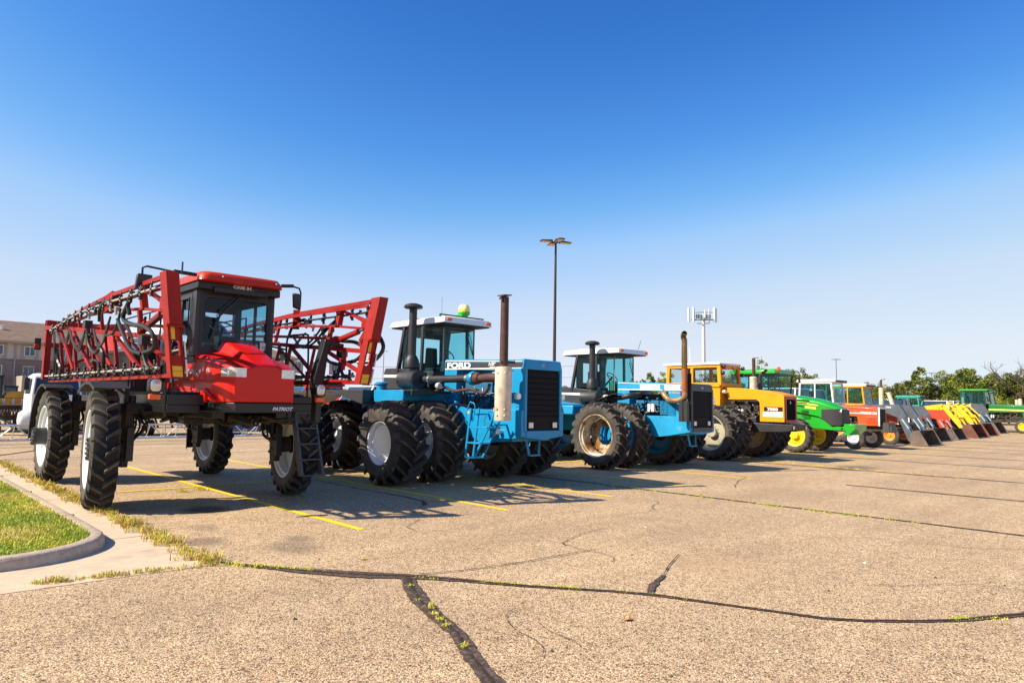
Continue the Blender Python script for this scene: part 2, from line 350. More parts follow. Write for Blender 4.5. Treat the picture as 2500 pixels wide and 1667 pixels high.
# ================================================================== ground
def asphalt_mat():
    m = bpy.data.materials.new('aggregate_asphalt'); m.use_nodes = True; t = m.node_tree; n = t.nodes; l = t.links
    p = n['Principled BSDF']; p.inputs['Roughness'].default_value = 0.85; p.inputs['Specular IOR Level'].default_value = 0.25
    tc = n.new('ShaderNodeTexCoord')
    def noise(sc, det=6, ro=.6):
        x = n.new('ShaderNodeTexNoise'); x.inputs['Scale'].default_value = sc; x.inputs['Detail'].default_value = det; x.inputs['Roughness'].default_value = ro
        l.new(tc.outputs['Object'], x.inputs['Vector']); return x
    def ramp(src, stops):
        r = n.new('ShaderNodeValToRGB'); e = r.color_ramp.elements
        while len(e) < len(stops): e.new(0.5)
        for i, (a, c) in enumerate(stops): e[i].position = a; e[i].color = (*c, 1)
        l.new(src, r.inputs['Fac']); return r.outputs['Color']
    def mix(a, b, f, mode='MIX'):
        x = n.new('ShaderNodeMix'); x.data_type = 'RGBA'; x.blend_type = mode
        for s, i in ((f, 0), (a, 6), (b, 7)):
            if isinstance(s, (int, float)): x.inputs[i].default_value = s
            elif isinstance(s, tuple): x.inputs[i].default_value = (*s, 1)
            else: l.new(s, x.inputs[i])
        return x.outputs[2]
    v = n.new('ShaderNodeTexVoronoi'); v.inputs['Scale'].default_value = 105; l.new(tc.outputs['Object'], v.inputs['Vector'])
    sep = n.new('ShaderNodeSeparateColor'); l.new(v.outputs['Color'], sep.inputs[0])
    peb = ramp(sep.outputs[0], [(0.0, (.10, .065, .045)), (.10, (.26, .165, .11)), (.24, (.62, .40, .25)), (.5, (.80, .58, .34)), (.8, (.92, .72, .43)), (1.0, (1.0, .86, .58))])
    v2 = n.new('ShaderNodeTexVoronoi'); v2.inputs['Scale'].default_value = 34; l.new(tc.outputs['Object'], v2.inputs['Vector'])
    sep2 = n.new('ShaderNodeSeparateColor'); l.new(v2.outputs['Color'], sep2.inputs[0])
    peb2 = ramp(sep2.outputs[1], [(0.0, (.5, .47, .44)), (.15, (.88, .88, .88)), (.8, (1, 1, 1)), (1, (1.15, 1.1, 1.05))])
    c = mix(peb, peb2, 0.75, 'MULTIPLY')
    gap = ramp(v.outputs['Distance'], [(0.35, (1, 1, 1)), (0.75, (.40, .34, .30))])
    c = mix(c, gap, 1.0, 'MULTIPLY')
    big = ramp(noise(.35, 5, .6).outputs['Fac'], [(0.3, (.86, .84, .83)), (.7, (1.08, 1.07, 1.04))])
    c = mix(c, big, 1.0, 'MULTIPLY')
    mid = ramp(noise(3.2, 8, .75).outputs['Fac'], [(0.3, (.86, .86, .86)), (.7, (1.1, 1.1, 1.1))])
    c = mix(c, mid, 1.0, 'MULTIPLY')
    mpl = n.new('ShaderNodeMapping'); mpl.inputs['Scale'].default_value = (.12, 1.3, 1); mpl.inputs['Rotation'].default_value = (0, 0, .12); l.new(tc.outputs['Object'], mpl.inputs[0])
    nl = n.new('ShaderNodeTexNoise'); nl.inputs['Scale'].default_value = 1.0; nl.inputs['Detail'].default_value = 5; l.new(mpl.outputs[0], nl.inputs['Vector'])
    c = mix(c, ramp(nl.outputs['Fac'], [(0.35, (.91, .90, .90)), (.6, (1.03, 1.03, 1.03))]), 1.0, 'MULTIPLY')
    sp = ramp(noise(1.1, 12, .8).outputs['Fac'], [(0.66, (0, 0, 0)), (.78, (.6, .6, .6))])
    c = mix(c, (.16, .12, .09), sp)
    # stains with a shape of their own
    def stain(x, y, rx, ry, amt, col=(.10, .075, .06)):
        nonlocal c
        mp = n.new('ShaderNodeMapping'); mp.vector_type = 'TEXTURE'; mp.inputs['Location'].default_value = (x, y, 0); mp.inputs['Scale'].default_value = (rx, ry, 1)
        wp = mix(tc.outputs['Object'], noise(4, 4).outputs['Color'], 0.10, 'ADD'); l.new(wp, mp.inputs['Vector'])
        g = n.new('ShaderNodeTexGradient'); g.gradient_type = 'SPHERICAL'; l.new(mp.outputs[0], g.inputs[0])
        f = ramp(g.outputs['Fac'], [(0, (0, 0, 0)), (.55, (amt,) * 3)]); c = mix(c, col, f)
    stain(3.95, 7.75, .35, .5, .45); stain(3.2, 5.6, 1.6, .9, .10); stain(1.9, 6.2, .8, 1.4, .10); stain(4.9, 2.6, .9, 1.1, .08); stain(14, 6.5, 1.8, 1.2, .14); stain(30, 3.5, 3, 2.5, .15); stain(3.6, 9.6, .25, .35, .35); stain(4.25, 8.2, .22, .3, .5); stain(7.0, 4.0, .75, .75, .30, (.42, .27, .14)); stain(21.8, 8.0, 1.6, .8, .6)
    stain(4.2, 11.2, .45, .5, .8, (.05, .04, .035)); stain(3.3, 8.7, .3, .35, .5); stain(27, 5, 1.2, 1.6, .25); stain(9.6, 5.6, 2.2, 1.2, .12)
    l.new(c, p.inputs['Base Color'])
    b = n.new('ShaderNodeBump'); b.inputs['Strength'].default_value = 0.7; b.inputs['Distance'].default_value = 0.006; b.invert = True
    l.new(v.outputs['Distance'], b.inputs['Height']); l.new(b.outputs['Normal'], p.inputs['Normal'])
    return m
ASPH = asphalt_mat()
CONC = mat('weathered_concrete', (0.62, 0.47, 0.32), 0.85, var=0.14, vscale=7, bump=0.25, bscale=120, dirt=(0.36, 0.26, 0.18), dirt_amt=0.4, dscale=2.2, spec=.2)
KERBM = mat('kerb_concrete', (0.54, 0.42, 0.31), 0.85, var=0.25, vscale=14, bump=0.5, bscale=70, dirt=(0.16, 0.13, 0.10), dirt_amt=0.32, dscale=4, spec=.2)
LINEY = mat('yellow_line_paint', (0.86, 0.60, 0.012), 0.7, var=0.12, vscale=14, dirt=(0.45, 0.34, 0.2), dirt_amt=0.35, dscale=22, spec=.2)
SEAL = mat('crack_seal_tar', (0.075, 0.05, 0.04), 0.75, var=0.4, vscale=25, bump=0.3, bscale=150, dirt=(0.30, 0.21, 0.15), dirt_amt=0.5, dscale=22, spec=.2)
CRK = mat('open_crack_dark', (0.045, 0.035, 0.028), 0.9, var=0.3, vscale=20, dirt=(0.2, 0.16, 0.08), dirt_amt=0.3, dscale=9, spec=.1)
SOIL = mat('turf_soil', (0.22, 0.22, 0.05), 0.95, var=0.35, vscale=12, spec=.1)
def ground_z(): return 0.0
g = MB(); g.add([(-500, -150, 0), (1400, -150, 0), (1400, 1200, 0), (-500, 1200, 0)], [(0, 1, 2, 3)])
struct('parking_lot', g, ASPH)
# concrete gutter pan round the island
g = MB(); PANX = 2.88
g.add([(-6, 7.62, .004), (PANX, 7.42, .004), (PANX, 28, .004), (-6, 28, .004)], [(0, 1, 2, 3)])
struct('concrete_gutter', g, CONC)
jt = MB()
for y in (9.45, 13.6, 18.2): jt.add([(2.34, y, .008), (2.88, y, .008), (2.88, y + .012, .008), (2.34, y + .012, .008)], [(0, 1, 2, 3)])
struct('gutter_joints', jt, CRK)
# kerb: profile swept along the island edge
path = [(2.35, 28), (2.35, 20), (2.35, 14), (2.35, 11), (2.35, 10.0)]
cx_, cy_, rr = 1.20, 9.55, 1.15
for i in range(1, 13):
    a = i / 12 * math.pi / 2; path.append((cx_ + rr * math.cos(a), cy_ - rr * math.sin(a) * 1.02))
path += [(.6, 8.36), (-6, 8.30)]
def offset(path, d):
    out = []
    for i, p in enumerate(path):
        a = Vector(path[max(i - 1, 0)]); b_ = Vector(path[min(i + 1, len(path) - 1)]); t = (b_ - a).normalized(); out.append((p[0] + t.y * d, p[1] - t.x * d))
    return out
prof = [(0, 0), (.012, .07), (.03, .115), (.055, .13), (.15, .132), (.155, .10)]   # inward offset, height
k = MB(); rings = [[(x, y, h) for (x, y), h in zip([offset(path, d)[i] for d, h in prof], [h for d, h in prof])] for i in range(len(path))]
k.loft(rings, cap=False); struct('kerb', k, KERBM, smooth=True, sharp=50)
kj = MB()
for y_ in (10.9, 13.9, 16.9, 19.9): kj.box(2.19, 2.325, y_, y_ + .008, .09, .1345)
for x_ in (-.4,): kj.box(x_, x_ + .008, 8.36, 8.5, .1, .1345)
struct('kerb_joints', kj, CRK)
inner = offset(path, .152)
t_ = MB(); pts = [(x, y, .105) for x, y in inner] + [(-6, 28, .105)]
t_.add(pts, [tuple(range(len(pts)))]); struct('turf', t_, SOIL)
# painted stall lines
ln = MB()
for i in range(-0, 26):
    x = 5.12 + 2.743 * i; w = .055
    ln.add([(x - w, 8.19, .005), (x + w, 8.19, .005), (x + w, 19.9, .005), (x - w, 19.9, .005)], [(0, 1, 2, 3)])
ln.add([(3.65, 14.0, .008), (76, 14.0, .008), (76, 14.1, .008), (3.65, 14.1, .008)], [(0, 1, 2, 3)])
struct('parking_lines', ln, LINEY)
# crack sealing and cracks
def strip(b, pts, w, z, jit=.3, step=.06):
    P = [Vector((p[0], p[1])) for p in pts]; ws = w if isinstance(w, (list, tuple)) else [w] * len(P)
    L, Rr_ = [], []
    for i in range(len(P) - 1):
        d = P[i + 1] - P[i]; n = max(1, int(d.length / step)); t = d.normalized(); nn = Vector((-t.y, t.x))
        for j in range(n + (i == len(P) - 2)):
            f = j / n; q = P[i] + d * f; ww = ws[i] * (1 - f) + ws[i + 1] * f
            L.append(q + nn * ww / 2 * (1 + random.uniform(-jit, jit))); Rr_.append(q - nn * ww / 2 * (1 + random.uniform(-jit, jit)))
    k0 = len(L); b.add([(p.x, p.y, z) for p in L + Rr_], [(i, i + 1, k0 + i + 1, k0 + i) for i in range(k0 - 1)])
random.seed(3)
sb = MB(); cr = MB()
main = [(2.95, 7.48), (3.2, 7.0), (3.5, 6.5), (3.86, 6.0), (4.13, 5.72), (4.4, 5.33), (4.78, 4.7), (5.27, 4.05), (5.46, 3.72), (5.67, 3.15), (5.84, 2.7), (5.95, 2.4), (6.15, 2.15), (6.5, 1.84), (6.8, 1.62), (7.12, 1.46), (7.6, 1.2), (8.2, .7)]
strip(sb, main, [.03, .10, .2, .22, .17, .12, .07, .06, .08, .055, .055, .06, .06, .06, .06, .09, .09, .05], .009, .12)
strip(cr, main, [.02, .02, .02, .025, .03, .02, .02, .015, .02, .015, .015, .015, .02, .02, .02, .025, .02, .02], .013, .5)
br = [(4.08, 5.66), (3.93, 5.40), (3.70, 4.93), (3.55, 4.52), (3.42, 4.10), (3.17, 3.62), (3.0, 3.24), (2.8, 2.7)]
strip(sb, br, [.12, .16, .17, .15, .13, .13, .14, .13], .0095, .12); strip(cr, br, [.05, .035, .02, .018, .02, .018, .03, .03], .0135, .6)
strip(sb, [(5.46, 3.79), (5.75, 3.95), (6.15, 4.10)], [.05, .07, .05], .010, .35)
strip(cr, [(6.15, 4.1), (6.55, 4.3), (7.14, 4.55)], .012, .0135, .6)
strip(cr, [(4.25, 5.7), (4.72, 5.55), (5.5, 5.42), (6.24, 5.38), (6.6, 5.34)], [.025, .018, .018, .014, .008], .0135, .6)
strip(cr, [(6.48, 5.74), (6.55, 5.85), (6.73, 5.93), (7.14, 6.07), (7.48, 6.16), (7.9, 6.16)], [.012, .018, .014, .012, .008, .006], .0135, .6)
strip(sb, [(7.45, 14), (7.4, 12), (7.46, 10.6), (7.38, 9.85), (7.15, 9.5)], [.03, .03, .035, .045, .10], .009, .3)
strip(cr, [(7.15, 9.5), (6.95, 9.3), (6.8, 9.2), (6.5, 8.95)], .01, .0135, .5)
for X, y1 in ((12.05, 0.5), (16.72, 5.0), (21.1, 0.0), (26.25, -2), (31, -1), (35.6, 0), (39.3, 0), (44, 0), (49, 0)):
    pts = [(X + random.uniform(-.04, .04), 13 - j * 1.0) for j in range(int((13 - y1)))]
    if X == 16.72: pts = [(X, 6.2), (X + .02, 5), (X - .01, 3.8), (X + .03, 1.5), (X, -1)]
    strip(sb, pts, .045 + X * .0012, .009, .4, .15); strip(cr, pts, .02 + X * .001, .0135, .5, .12)
for Y in (22.4, 27.5): strip(cr, [(-3, Y + .6), (2, Y + .3), (10, Y), (40, Y)], .06, .009, .4, .3)
strip(sb, [(-2, 20.4), (1.2, 22.0), (3.2, 24.3), (5, 27.0)], .14, .0095, .3)
rh = random.Random(8)
for (x, y, a, L) in ((4.3, 4.2, 2.6, 1.4), (6.2, 4.8, .4, 2.0), (8.5, 6.8, -.3, 2.6), (5.6, 7.6, .9, 1.5), (3.4, 5.9, 2.2, .9), (9.5, 4.0, -1.0, 3.0), (14, 7.5, .2, 3.5), (7.4, 2.6, -.6, 1.6), (4.9, 9.0, 2.4, 1.3), (3.9, 3.3, .5, .7)):
    pts = [(x, y)]
    for _ in range(int(L / .12)): a += rh.gauss(0, .28); x += math.cos(a) * .12; y += math.sin(a) * .12; pts.append((x, y))
    strip(cr, pts, .004 + .0006 * x, .0132, .6, .05)
struct('crack_sealing', sb, SEAL); struct('cracks', cr, CRK)
# grass blades
GRA = [mat('grass_green', (0.33, 0.41, 0.02), 0.6, var=.3, vscale=4), mat('grass_yellowing', (0.72, 0.62, 0.06), 0.65, var=.3, vscale=4), mat('grass_dry', (0.62, 0.48, 0.18), 0.75, var=.2, vscale=4), mat('weed_reddish', (0.42, 0.17, 0.05), 0.7, var=.3, vscale=6)]
for m_ in GRA:
    m_.node_tree.nodes['Principled BSDF'].inputs['Subsurface Weight'].default_value = 0
def blade(b, x, y, z, L, w, az_, lean, mi):
    dx, dy = math.cos(az_), math.sin(az_); px, py = -dy * w / 2, dx * w / 2
    m1 = (x + dx * L * lean * .35, y + dy * L * lean * .35, z + L * .62); tp = (x + dx * L * lean, y + dy * L * lean, z + L * (1 - .45 * lean))
    b.m(mi).add([(x - px, y - py, z), (x + px, y + py, z), (m1[0] + px * .8, m1[1] + py * .8, m1[2]), (m1[0] - px * .8, m1[1] - py * .8, m1[2]), tp], [(0, 1, 2, 3), (3, 2, 4)])
def in_poly(x, y, P):
    c = False; j = len(P) - 1
    for i in range(len(P)):
        if (P[i][1] > y) != (P[j][1] > y) and x < (P[j][0] - P[i][0]) * (y - P[i][1]) / (P[j][1] - P[i][1]) + P[i][0]: c = not c
        j = i
    return c
random.seed(11)
gb = MB(); zone = [(x, y) for x, y in inner] + [(-6, 28)]
cnt = 0
while cnt < 42000:
    y = 8.4 + 14 * random.random() ** 1.5; x = random.uniform(.3 + (y - 8.4) * .10, 2.25)
    if not in_poly(x, y, zone): continue
    f = math.sin(x * 5.1 + y * 1.3) + math.sin(y * 3.7 - x * 2.2) + random.gauss(0, .9)
    mi = 0 if f < .2 else (1 if f < 1.7 else 2)
    blade(gb, x, y, .10, random.uniform(.03, .075), random.uniform(.004, .009), random.uniform(0, 6.28), random.uniform(.2, 1.1), mi); cnt += 1
tag(gb.build('lawn_grass', GRA), 'mown green and yellowing lawn grass inside the rounded kerb', 'grass', kind='stuff')
def tuft(b, x, y, n, L, mis, z=.0, spread=.02, w=.006):
    for _ in range(n):
        blade(b, x + random.gauss(0, spread), y + random.gauss(0, spread), z, L * random.uniform(.5, 1.15), w * random.uniform(.6, 1.3), random.uniform(0, 6.28), random.uniform(.3, 1.3), random.choice(mis))
def weeds(name, pts, dens, L, wid, mis, label):
    b = MB()
    for i in range(len(pts) - 1):
        a = Vector(pts[i][:2]); c = Vector(pts[i + 1][:2]); d = (c - a).length; n = int(d * dens)
        for _ in range(n):
            t = random.random(); q = a + (c - a) * t
            gap = math.sin(q.x * 9 + q.y * 4.3) + math.sin(q.y * 11.7) + random.gauss(0, .5)
            if gap < -1.1: continue
            tuft(b, q.x + random.gauss(0, wid), q.y + random.gauss(0, wid), random.randint(5, 11), L * random.uniform(.5, 1.3) * (1 + .25 * gap), mis, spread=.02, w=.007)
    return tag(b.build(name, GRA), label, 'weeds', kind='stuff')
weeds('weeds', [(2.93, 22), (2.88, 17), (2.87, 12), (2.88, 8.6), (2.88, 7.45)], 95, .095, .075, [0, 1, 1, 1, 2, 3, 3], 'long strip of weeds growing between gutter and asphalt beside the sprayer tyres')
weeds('weeds', [(2.95, 7.45), (2.5, 7.47), (1.9, 7.56), (1.35, 7.66)], 80, .055, .035, [0, 1, 1, 2, 3], 'weeds growing along the front edge of the concrete gutter')
weeds('weeds', [(2.95, 7.35), (3.2, 7.02), (3.42, 6.7)], 60, .04, .025, [0, 1, 1, 1], 'yellow green weeds trailing into the tarred crack')
weeds('weeds', [(3.45, 6.68), (3.62, 6.42)], 90, .022, .015, [0, 1, 1], 'small weed patch inside the wide tar seal')
weeds('weeds', [(3.95, 5.88), (4.2, 5.6), (4.3, 5.45)], 110, .022, .016, [0, 1, 1, 3], 'weed patch where the two tarred cracks meet')
weeds('weeds', [(4.5, 5.2), (4.9, 4.6), (5.1, 4.3)], 80, .018, .012, [0, 1, 1], 'thin weeds in the tar line right of the crack junction')
weeds('weeds', [(5.3, 4.05), (5.48, 3.72), (5.55, 3.45)], 50, .015, .012, [0, 1], 'sparse weeds below the short dark tar spur')
weeds('weeds', [(11.8, 10.4), (12.0, 9.3), (12.06, 7), (11.95, 4.8), (12.03, 3.4)], 34, .04, .03, [0, 0, 1], 'low green weeds along the long joint in front of the blue tractors')
weeds('weeds', [(22.1, 10.9), (21.7, 9), (21.3, 7), (21.1, 5)], 26, .04, .05, [1, 1, 2], 'yellowish weeds along the joint in front of the orange tractor')
weeds('weeds', [(6.75, 1.7), (7.15, 1.42)], 120, .02, .02, [0, 1], 'weeds in the tar line at the right edge of the picture')
for (x, y, n, L, lab) in ((3.65, 4.72, 30, .055, 'largest spiky grass tuft in the near crack'), (3.57, 4.56, 22, .035, 'grass tuft in the near crack just below the largest one'), (3.51, 4.42, 26, .035, 'middle grass tuft of the near crack chain'), (3.44, 4.26, 26, .045, 'fourth grass tuft down the near crack'), (3.27, 3.83, 18, .045, 'lone grass tuft low in the near crack'),
                        (3.70, 4.98, 24, .025, 'brownish tuft in the near crack above the spiky one'), (3.93, 5.40, 30, .03, 'dense low tuft at the top of the near crack'), (4.55, 13.4, 60, .09, 'leafy tuft on the yellow line behind the left tyres'), (4.9, 13.5, 60, .09, 'second tuft at the crossing of the yellow lines')):
    b = MB(); tuft(b, x, y, int(n * 1.3), L * 1.3, [1, 1, 1, 0, 2], spread=.014 if L < .08 else .05, w=.007); tag(b.build('grass_tuft', GRA), lab, 'grass tuft', 'grass tufts in the cracks')
for (x, y, lab) in ((4.19, 6.64, 'small yellow leaf lying on asphalt above the tar seal'), (4.68, 3.45, 'orange leaf lying on asphalt right of the near crack')):
    b = MB(); ring = [(x + math.cos(a) * r_, y + math.sin(a) * r_ * .7, .012 + .01 * math.sin(a * 2)) for a, r_ in [(i * math.pi / 4, .04 + .012 * (i % 2)) for i in range(8)]]
    b.add(ring, [tuple(range(8))]); tag(b.build('fallen_leaf', YEL if x < 4.5 else mat('orange_leaf', (.6, .25, .06), .7)), lab, 'leaf')

gv = MB(); rg = random.Random(12)
for _ in range(900):
    x = rg.uniform(.8, 9); y = rg.uniform(1.2, 9)
    if x < 2.95 and y > 7.4: continue
    r_ = rg.uniform(.003, .009) * (1 + (rg.random() < .04) * 1.5); k0 = rg.uniform(0, 3)
    gv.m(rg.choice([0, 0, 1, 2])).add([(x + r_ * math.cos(k0 + i * 1.57) * rg.uniform(.7, 1.2), y + r_ * math.sin(k0 + i * 1.57), .001) for i in range(4)] + [(x + rg.uniform(-.3, .3) * r_, y, r_ * rg.uniform(.6, 1.1))], [(0, 1, 4), (1, 2, 4), (2, 3, 4), (3, 0, 4)])
tag(gv.build('loose_gravel', [mat('dark_grit', (.06, .045, .035), .9), mat('tan_grit', (.5, .38, .26), .9), mat('pale_grit', (.75, .65, .5), .9)]), 'loose grit scattered over the asphalt in the foreground', 'gravel', kind='stuff')
# ================================================================== red sprayer
XC = 4.6
sp = thing('crop_sprayer', 'tall red self-propelled sprayer with folded truss booms and thin tall tyres', 'sprayer', (XC, 14.3, 0))
def nozzle_mesh():
    b = MB(); b.lathe([(-.03, .026), (.03, .026)], 'y', (0, 0, 0), n=8, close=True)
    b.lathe([(-.075, .016), (-.02, .022)], 'z', (0, 0, 0), n=7, close=True); b.lathe([(-.09, .024), (-.07, .024)], 'z', (0, 0, 0), n=7, close=True)
    for a in (-.7, 0, .7): b.bar((0, 0, .01), (0, .075 * math.sin(a), .085 * math.cos(a)), .022, .018)
    b.bar((0, .04, -.01), (0, .075, -.04), .03, .03)
    return b.mesh('nozzle', [PLAST], True)
NOZ = nozzle_mesh()
def boom(side):   # side -1: towards the lawn, +1: towards the blue tractor
    if side < 0: X = lambda z: 3.05 + (3.42 - z) * .127
    else: X = lambda z: 6.26 - (3.45 - z) * .19
    dy = 0 if side < 0 else -.28
    o = -side  # inwards
    P = lambda y, z, d=0: Vector((X(z) - side * -d, y + dy, z))     # d: outwards
    root = bpy.data.objects.new('boom', None); COL.objects.link(root); root.parent = sp; root.matrix_parent_inverse = Matrix.Translation(-world_loc(sp))
    # front post: channel
    b = MB(); hw = .087
    def post(z0, z1, y0, y1, w=hw): b.hexa([(X(z0) - w, y0 + dy, z0), (X(z0) + w, y0 + dy, z0), (X(z0) + w, y1 + dy, z0), (X(z0) - w, y1 + dy, z0), (X(z1) - w, y0 + dy, z1), (X(z1) + w, y0 + dy, z1), (X(z1) + w, y1 + dy, z1), (X(z1) - w, y1 + dy, z1)])
    post(2.72, 3.44, 9.86, 10.12)
    for s_ in (-1, 1):   # lower part: two flanges and webs leaving a slot
        for z0, z1 in ((1.99, 2.72),):
            b.hexa([(X(z) + s_ * hw + dx, y + dy, z) for z in (z0, z1) for dx, y in ((-.008, 9.93), (.008, 9.93), (.008, 10.1), (-.008, 10.1))])
            b.hexa([(X(z) + s_ * hw * .80 + dx, y + dy, z) for z in (2.3, 2.5) for dx, y in ((-.015, 9.94), (.015, 9.94), (.015, 9.96), (-.015, 9.96))])
    for z0, z1 in ((1.99, 2.3), (2.5, 2.72)): post(z0, z1, 9.945, 9.96, hw * .92)
    b.bar(P(9.9, 2.70, .12), P(9.9, 2.70, -.12), .05, .035); b.bar(P(10.02, 2.98, .0), P(10.3, 3.0, .0), .1, .12)
    b.build('front_post', REDF, root, bevel=.006)
    b = MB(); W_ = .93
    def patch(z0, z1, x0, x1): b.add([(X(z0) + x0 * hw, 9.942 + dy, z0), (X(z0) + x1 * hw, 9.942 + dy, z0), (X(z1) + x1 * hw, 9.942 + dy, z1), (X(z1) + x0 * hw, 9.942 + dy, z1)], [(0, 1, 2, 3)])
    patch(2.52, 2.70, -.6, .0); b.build('reflector_tape', STICK, root); b = MB(); patch(2.01, 2.085, -.75, .75); b.build('reflector_tape', STICK, root); b = MB(); patch(2.09, 2.155, -.75, .75); b.build('reflector_tape', STICK, root)
    b = MB()
    for z0, z1 in ((2.02, 2.25), (2.28, 2.5)): b.hexa([(X(z) + hw + dx, y + dy, z) for z in (z0, z1) for dx, y in ((.012, 9.91), (.034, 9.91), (.034, 9.94), (.012, 9.94))])
    b.build('light_strip', STEEL, root)
    # truss chords
    top = [(10.1, 3.40), (13.0, 3.41), (14.4, 3.36), (15.9, 3.27), (17.3, 3.17)]
    main = [(10.2, 2.55), (11.45, 2.66), (12.8, 2.77), (14.5, 2.93), (16.2, 3.08), (17.5, 3.18)]
    bot = [(10.05, 2.03), (12.5, 2.03), (15.8, 2.04), (18.3, 2.05)]
    b = MB()
    def chord(L, w, h, d=0):
        for i in range(len(L) - 1): b.bar(P(*L[i], d), P(*L[i + 1], d), w, h)
    chord(top, .05, .068); chord([(y, z - .05) for y, z in top[:2]], .03, .03, -.1)
    chord([(10.1, 3.30), (13.0, 3.33), (14.4, 3.28)], .03, .04, -.12)
    chord(main, .06, .075); chord(bot, .06, .06); chord([(y, z + .02) for y, z in bot], .04, .04, -.22)
    chord([(10.9, 2.78), (12.8, 2.93), (16, 3.13)], .05, .05, -.24)
    mz = lambda y: np.interp(y, [p[0] for p in main], [p[1] for p in main]); tz = lambda y: np.interp(y, [p[0] for p in top], [p[1] for p in top])
    for y in (11.45, 12.87, 14.33, 15.72, 16.9): b.bar(P(y, mz(y)), P(y - .02, 2.04), .05, .07)
    for y in (11.45, 12.87, 14.33, 15.72): b.bar(P(y, mz(y), -.22), P(y, 2.04, -.22), .04, .05); b.bar(P(y, mz(y)), P(y, mz(y), -.22), .04, .04); b.bar(P(y, 2.04), P(y, 2.04, -.22), .04, .04)
    for y0, z0, y1, z1 in ((11.4, 2.6, 10.15, 2.2), (12.75, 2.70, 11.5, 2.10), (15.7, 2.98, 14.4, 2.10), (16.8, 3.06, 15.8, 2.1), (14.25, 2.84, 12.95, 2.1)): b.bar(P(y0, z0), P(y1, z1), .05, .062)
    for y0, z0, y1, z1 in ((11.5, 2.1, 12.8, 2.68), (14.4, 2.1, 15.7, 2.9)): b.bar(P(y0, z0, -.22), P(y1, z1, -.22), .035, .035)
    # folded tip section
    mid = [(10.3, 2.94), (11.2, 3.04), (12.8, 3.16), (14.3, 3.2), (15.8, 3.17)]; chord(mid, .04, .045)
    b.bar(P(11.2, 3.38), P(11.18, 3.03), .09, .11); b.bar(P(11.2, 3.33), P(10.25, 3.07), .05, .05); b.bar(P(10.75, 3.22), P(10.2, 3.02), .06, .05)
    b.bar(P(10.1, 3.0), P(10.32, 3.02), .11, .13); b.bar(P(12.95, 3.42), P(12.85, 3.17), .13, .30); b.bar(P(12.6, 3.18), P(13.0, 3.17), .08, .06)
    b.bar(P(10.45, 2.90), P(11.1, 2.78), .075, .075); b.bar(P(11.1, 2.80), P(11.45, 2.74), .1, .12); b.bar(P(10.2, 2.92), P(10.33, 2.72), .04, .07); b.bar(P(10.33, 2.72), P(10.22, 2.58), .04, .07)
    b.bar(P(11.4, 2.70), P(11.42, 3.05), .06, .08); b.bar(P(13.6, 2.84), P(13.6, 3.36), .05, .07); b.bar(P(15.2, 3.0), P(15.2, 3.3), .04, .05)
    b.bar(P(10.75, 2.6), P(10.7, 2.25), .05, .05)
    b.build('truss', REDF, root, bevel=.004)
    b = MB(); b.tube([P(10.45, 2.89), P(10.95, 2.80)], .042, 12); b.m(1).tube([P(10.3, 2.92), P(10.5, 2.885)], .02, 8); b.build('fold_cylinder', [REDF if side > 0 else SATIN, CHROME], root, smooth=True)
    # spray pipes and nozzles
    b = MB(); to = .10
    pt = [P(10.25, 3.24, to), P(13.0, 3.27, to), P(14.4, 3.26, to)]; pt2 = [P(14.6, 3.27, to), P(17.3, 3.10, to)]
    b.tube(pt, .019, 8); b.tube(pt2, .019, 8); pb = [P(10.45, 2.14, .09), P(15.6, 2.15, .09)]; pb2 = [P(16, 2.14, .1), P(18.3, 2.15, .1)]; b.tube(pb, .021, 8); b.tube(pb2, .021, 8)
    b.build('spray_pipe', PIPE if side < 0 else PLAST, root, smooth=True)
    def noz(p, rx=0):
        n_ = bpy.data.objects.new('nozzle', NOZ); COL.objects.link(n_); n_.parent = root; n_.location = p; n_.rotation_euler = (rx, 0, random.uniform(-.3, .3)); n_.scale = (1.2,) * 3
    for i in range(14):
        y = 10.45 + i * .508; noz(P(y, np.interp(y, [10.25, 14.4, 17.3], [3.25, 3.27, 3.10]) + .0, to), random.uniform(-.15, .15))
    for i in range(15):
        y = 10.6 + i * .508; noz(P(y, 2.145, .09), math.pi)
    b = MB()
    for i in range(12):
        y = 10.7 + i * .62
        for z, d in ((3.27 - max(0, y - 14.4) * .055, to), (2.14, .09)): b.bar(P(y, z - .035, d), P(y, z + .035, d), .05, .012); b.bar(P(y, z, d), P(y, z - .05, 0), .02, .02); b.build('pipe_clamp', PLAST, root); b = MB()
    for y, z in ((11.9, 3.05), (12.3, 3.12), (14.0, 3.18), (14.6, 3.25), (12.6, 3.2), (15.6, 3.2)):
        b.bar(P(y - .03, z, .08), P(y + .05, z + .02, .08), .06, .07); b.tube([P(y, z + .04, .1), P(y, z - .09, .1)], .022, 7); b.build('hose_coupling', ALU, root, smooth=True, sharp=35); b = MB()
    for y, z in ((14.2, 2.98), (11.0, 2.52)):
        b.box(X(z) + side * .03, X(z) + side * .15, y + dy - .09, y + dy + .09, z - .03, z + .10); b.tube([P(y, z, .09), P(y, z - .22, .09)], .035, 9); b.tube([P(y - .2, z - .16, .09), P(y + .2, z - .16, .09)], .022, 8); b.build('section_valve', PLAST, root, smooth=True, sharp=35); b = MB()
    b.tube([P(11.0, 2.36, .09), P(11.0, 2.05, .09)], .032, 9)
    b.build('feed_pipe', PLAST, root, smooth=True, sharp=35)
    # hoses
    b = MB(); h = .11
    b.curve([P(11.55, 2.98, h), P(11.6, 3.12, h), P(11.45, 3.2, h), P(11.9, 2.95, h), P(11.3, 2.80, h + .03), P(10.75, 2.74, h + .04), P(10.4, 2.60, h + .03), P(10.5, 2.42, h), P(11.0, 2.37, h)], .034, 8)
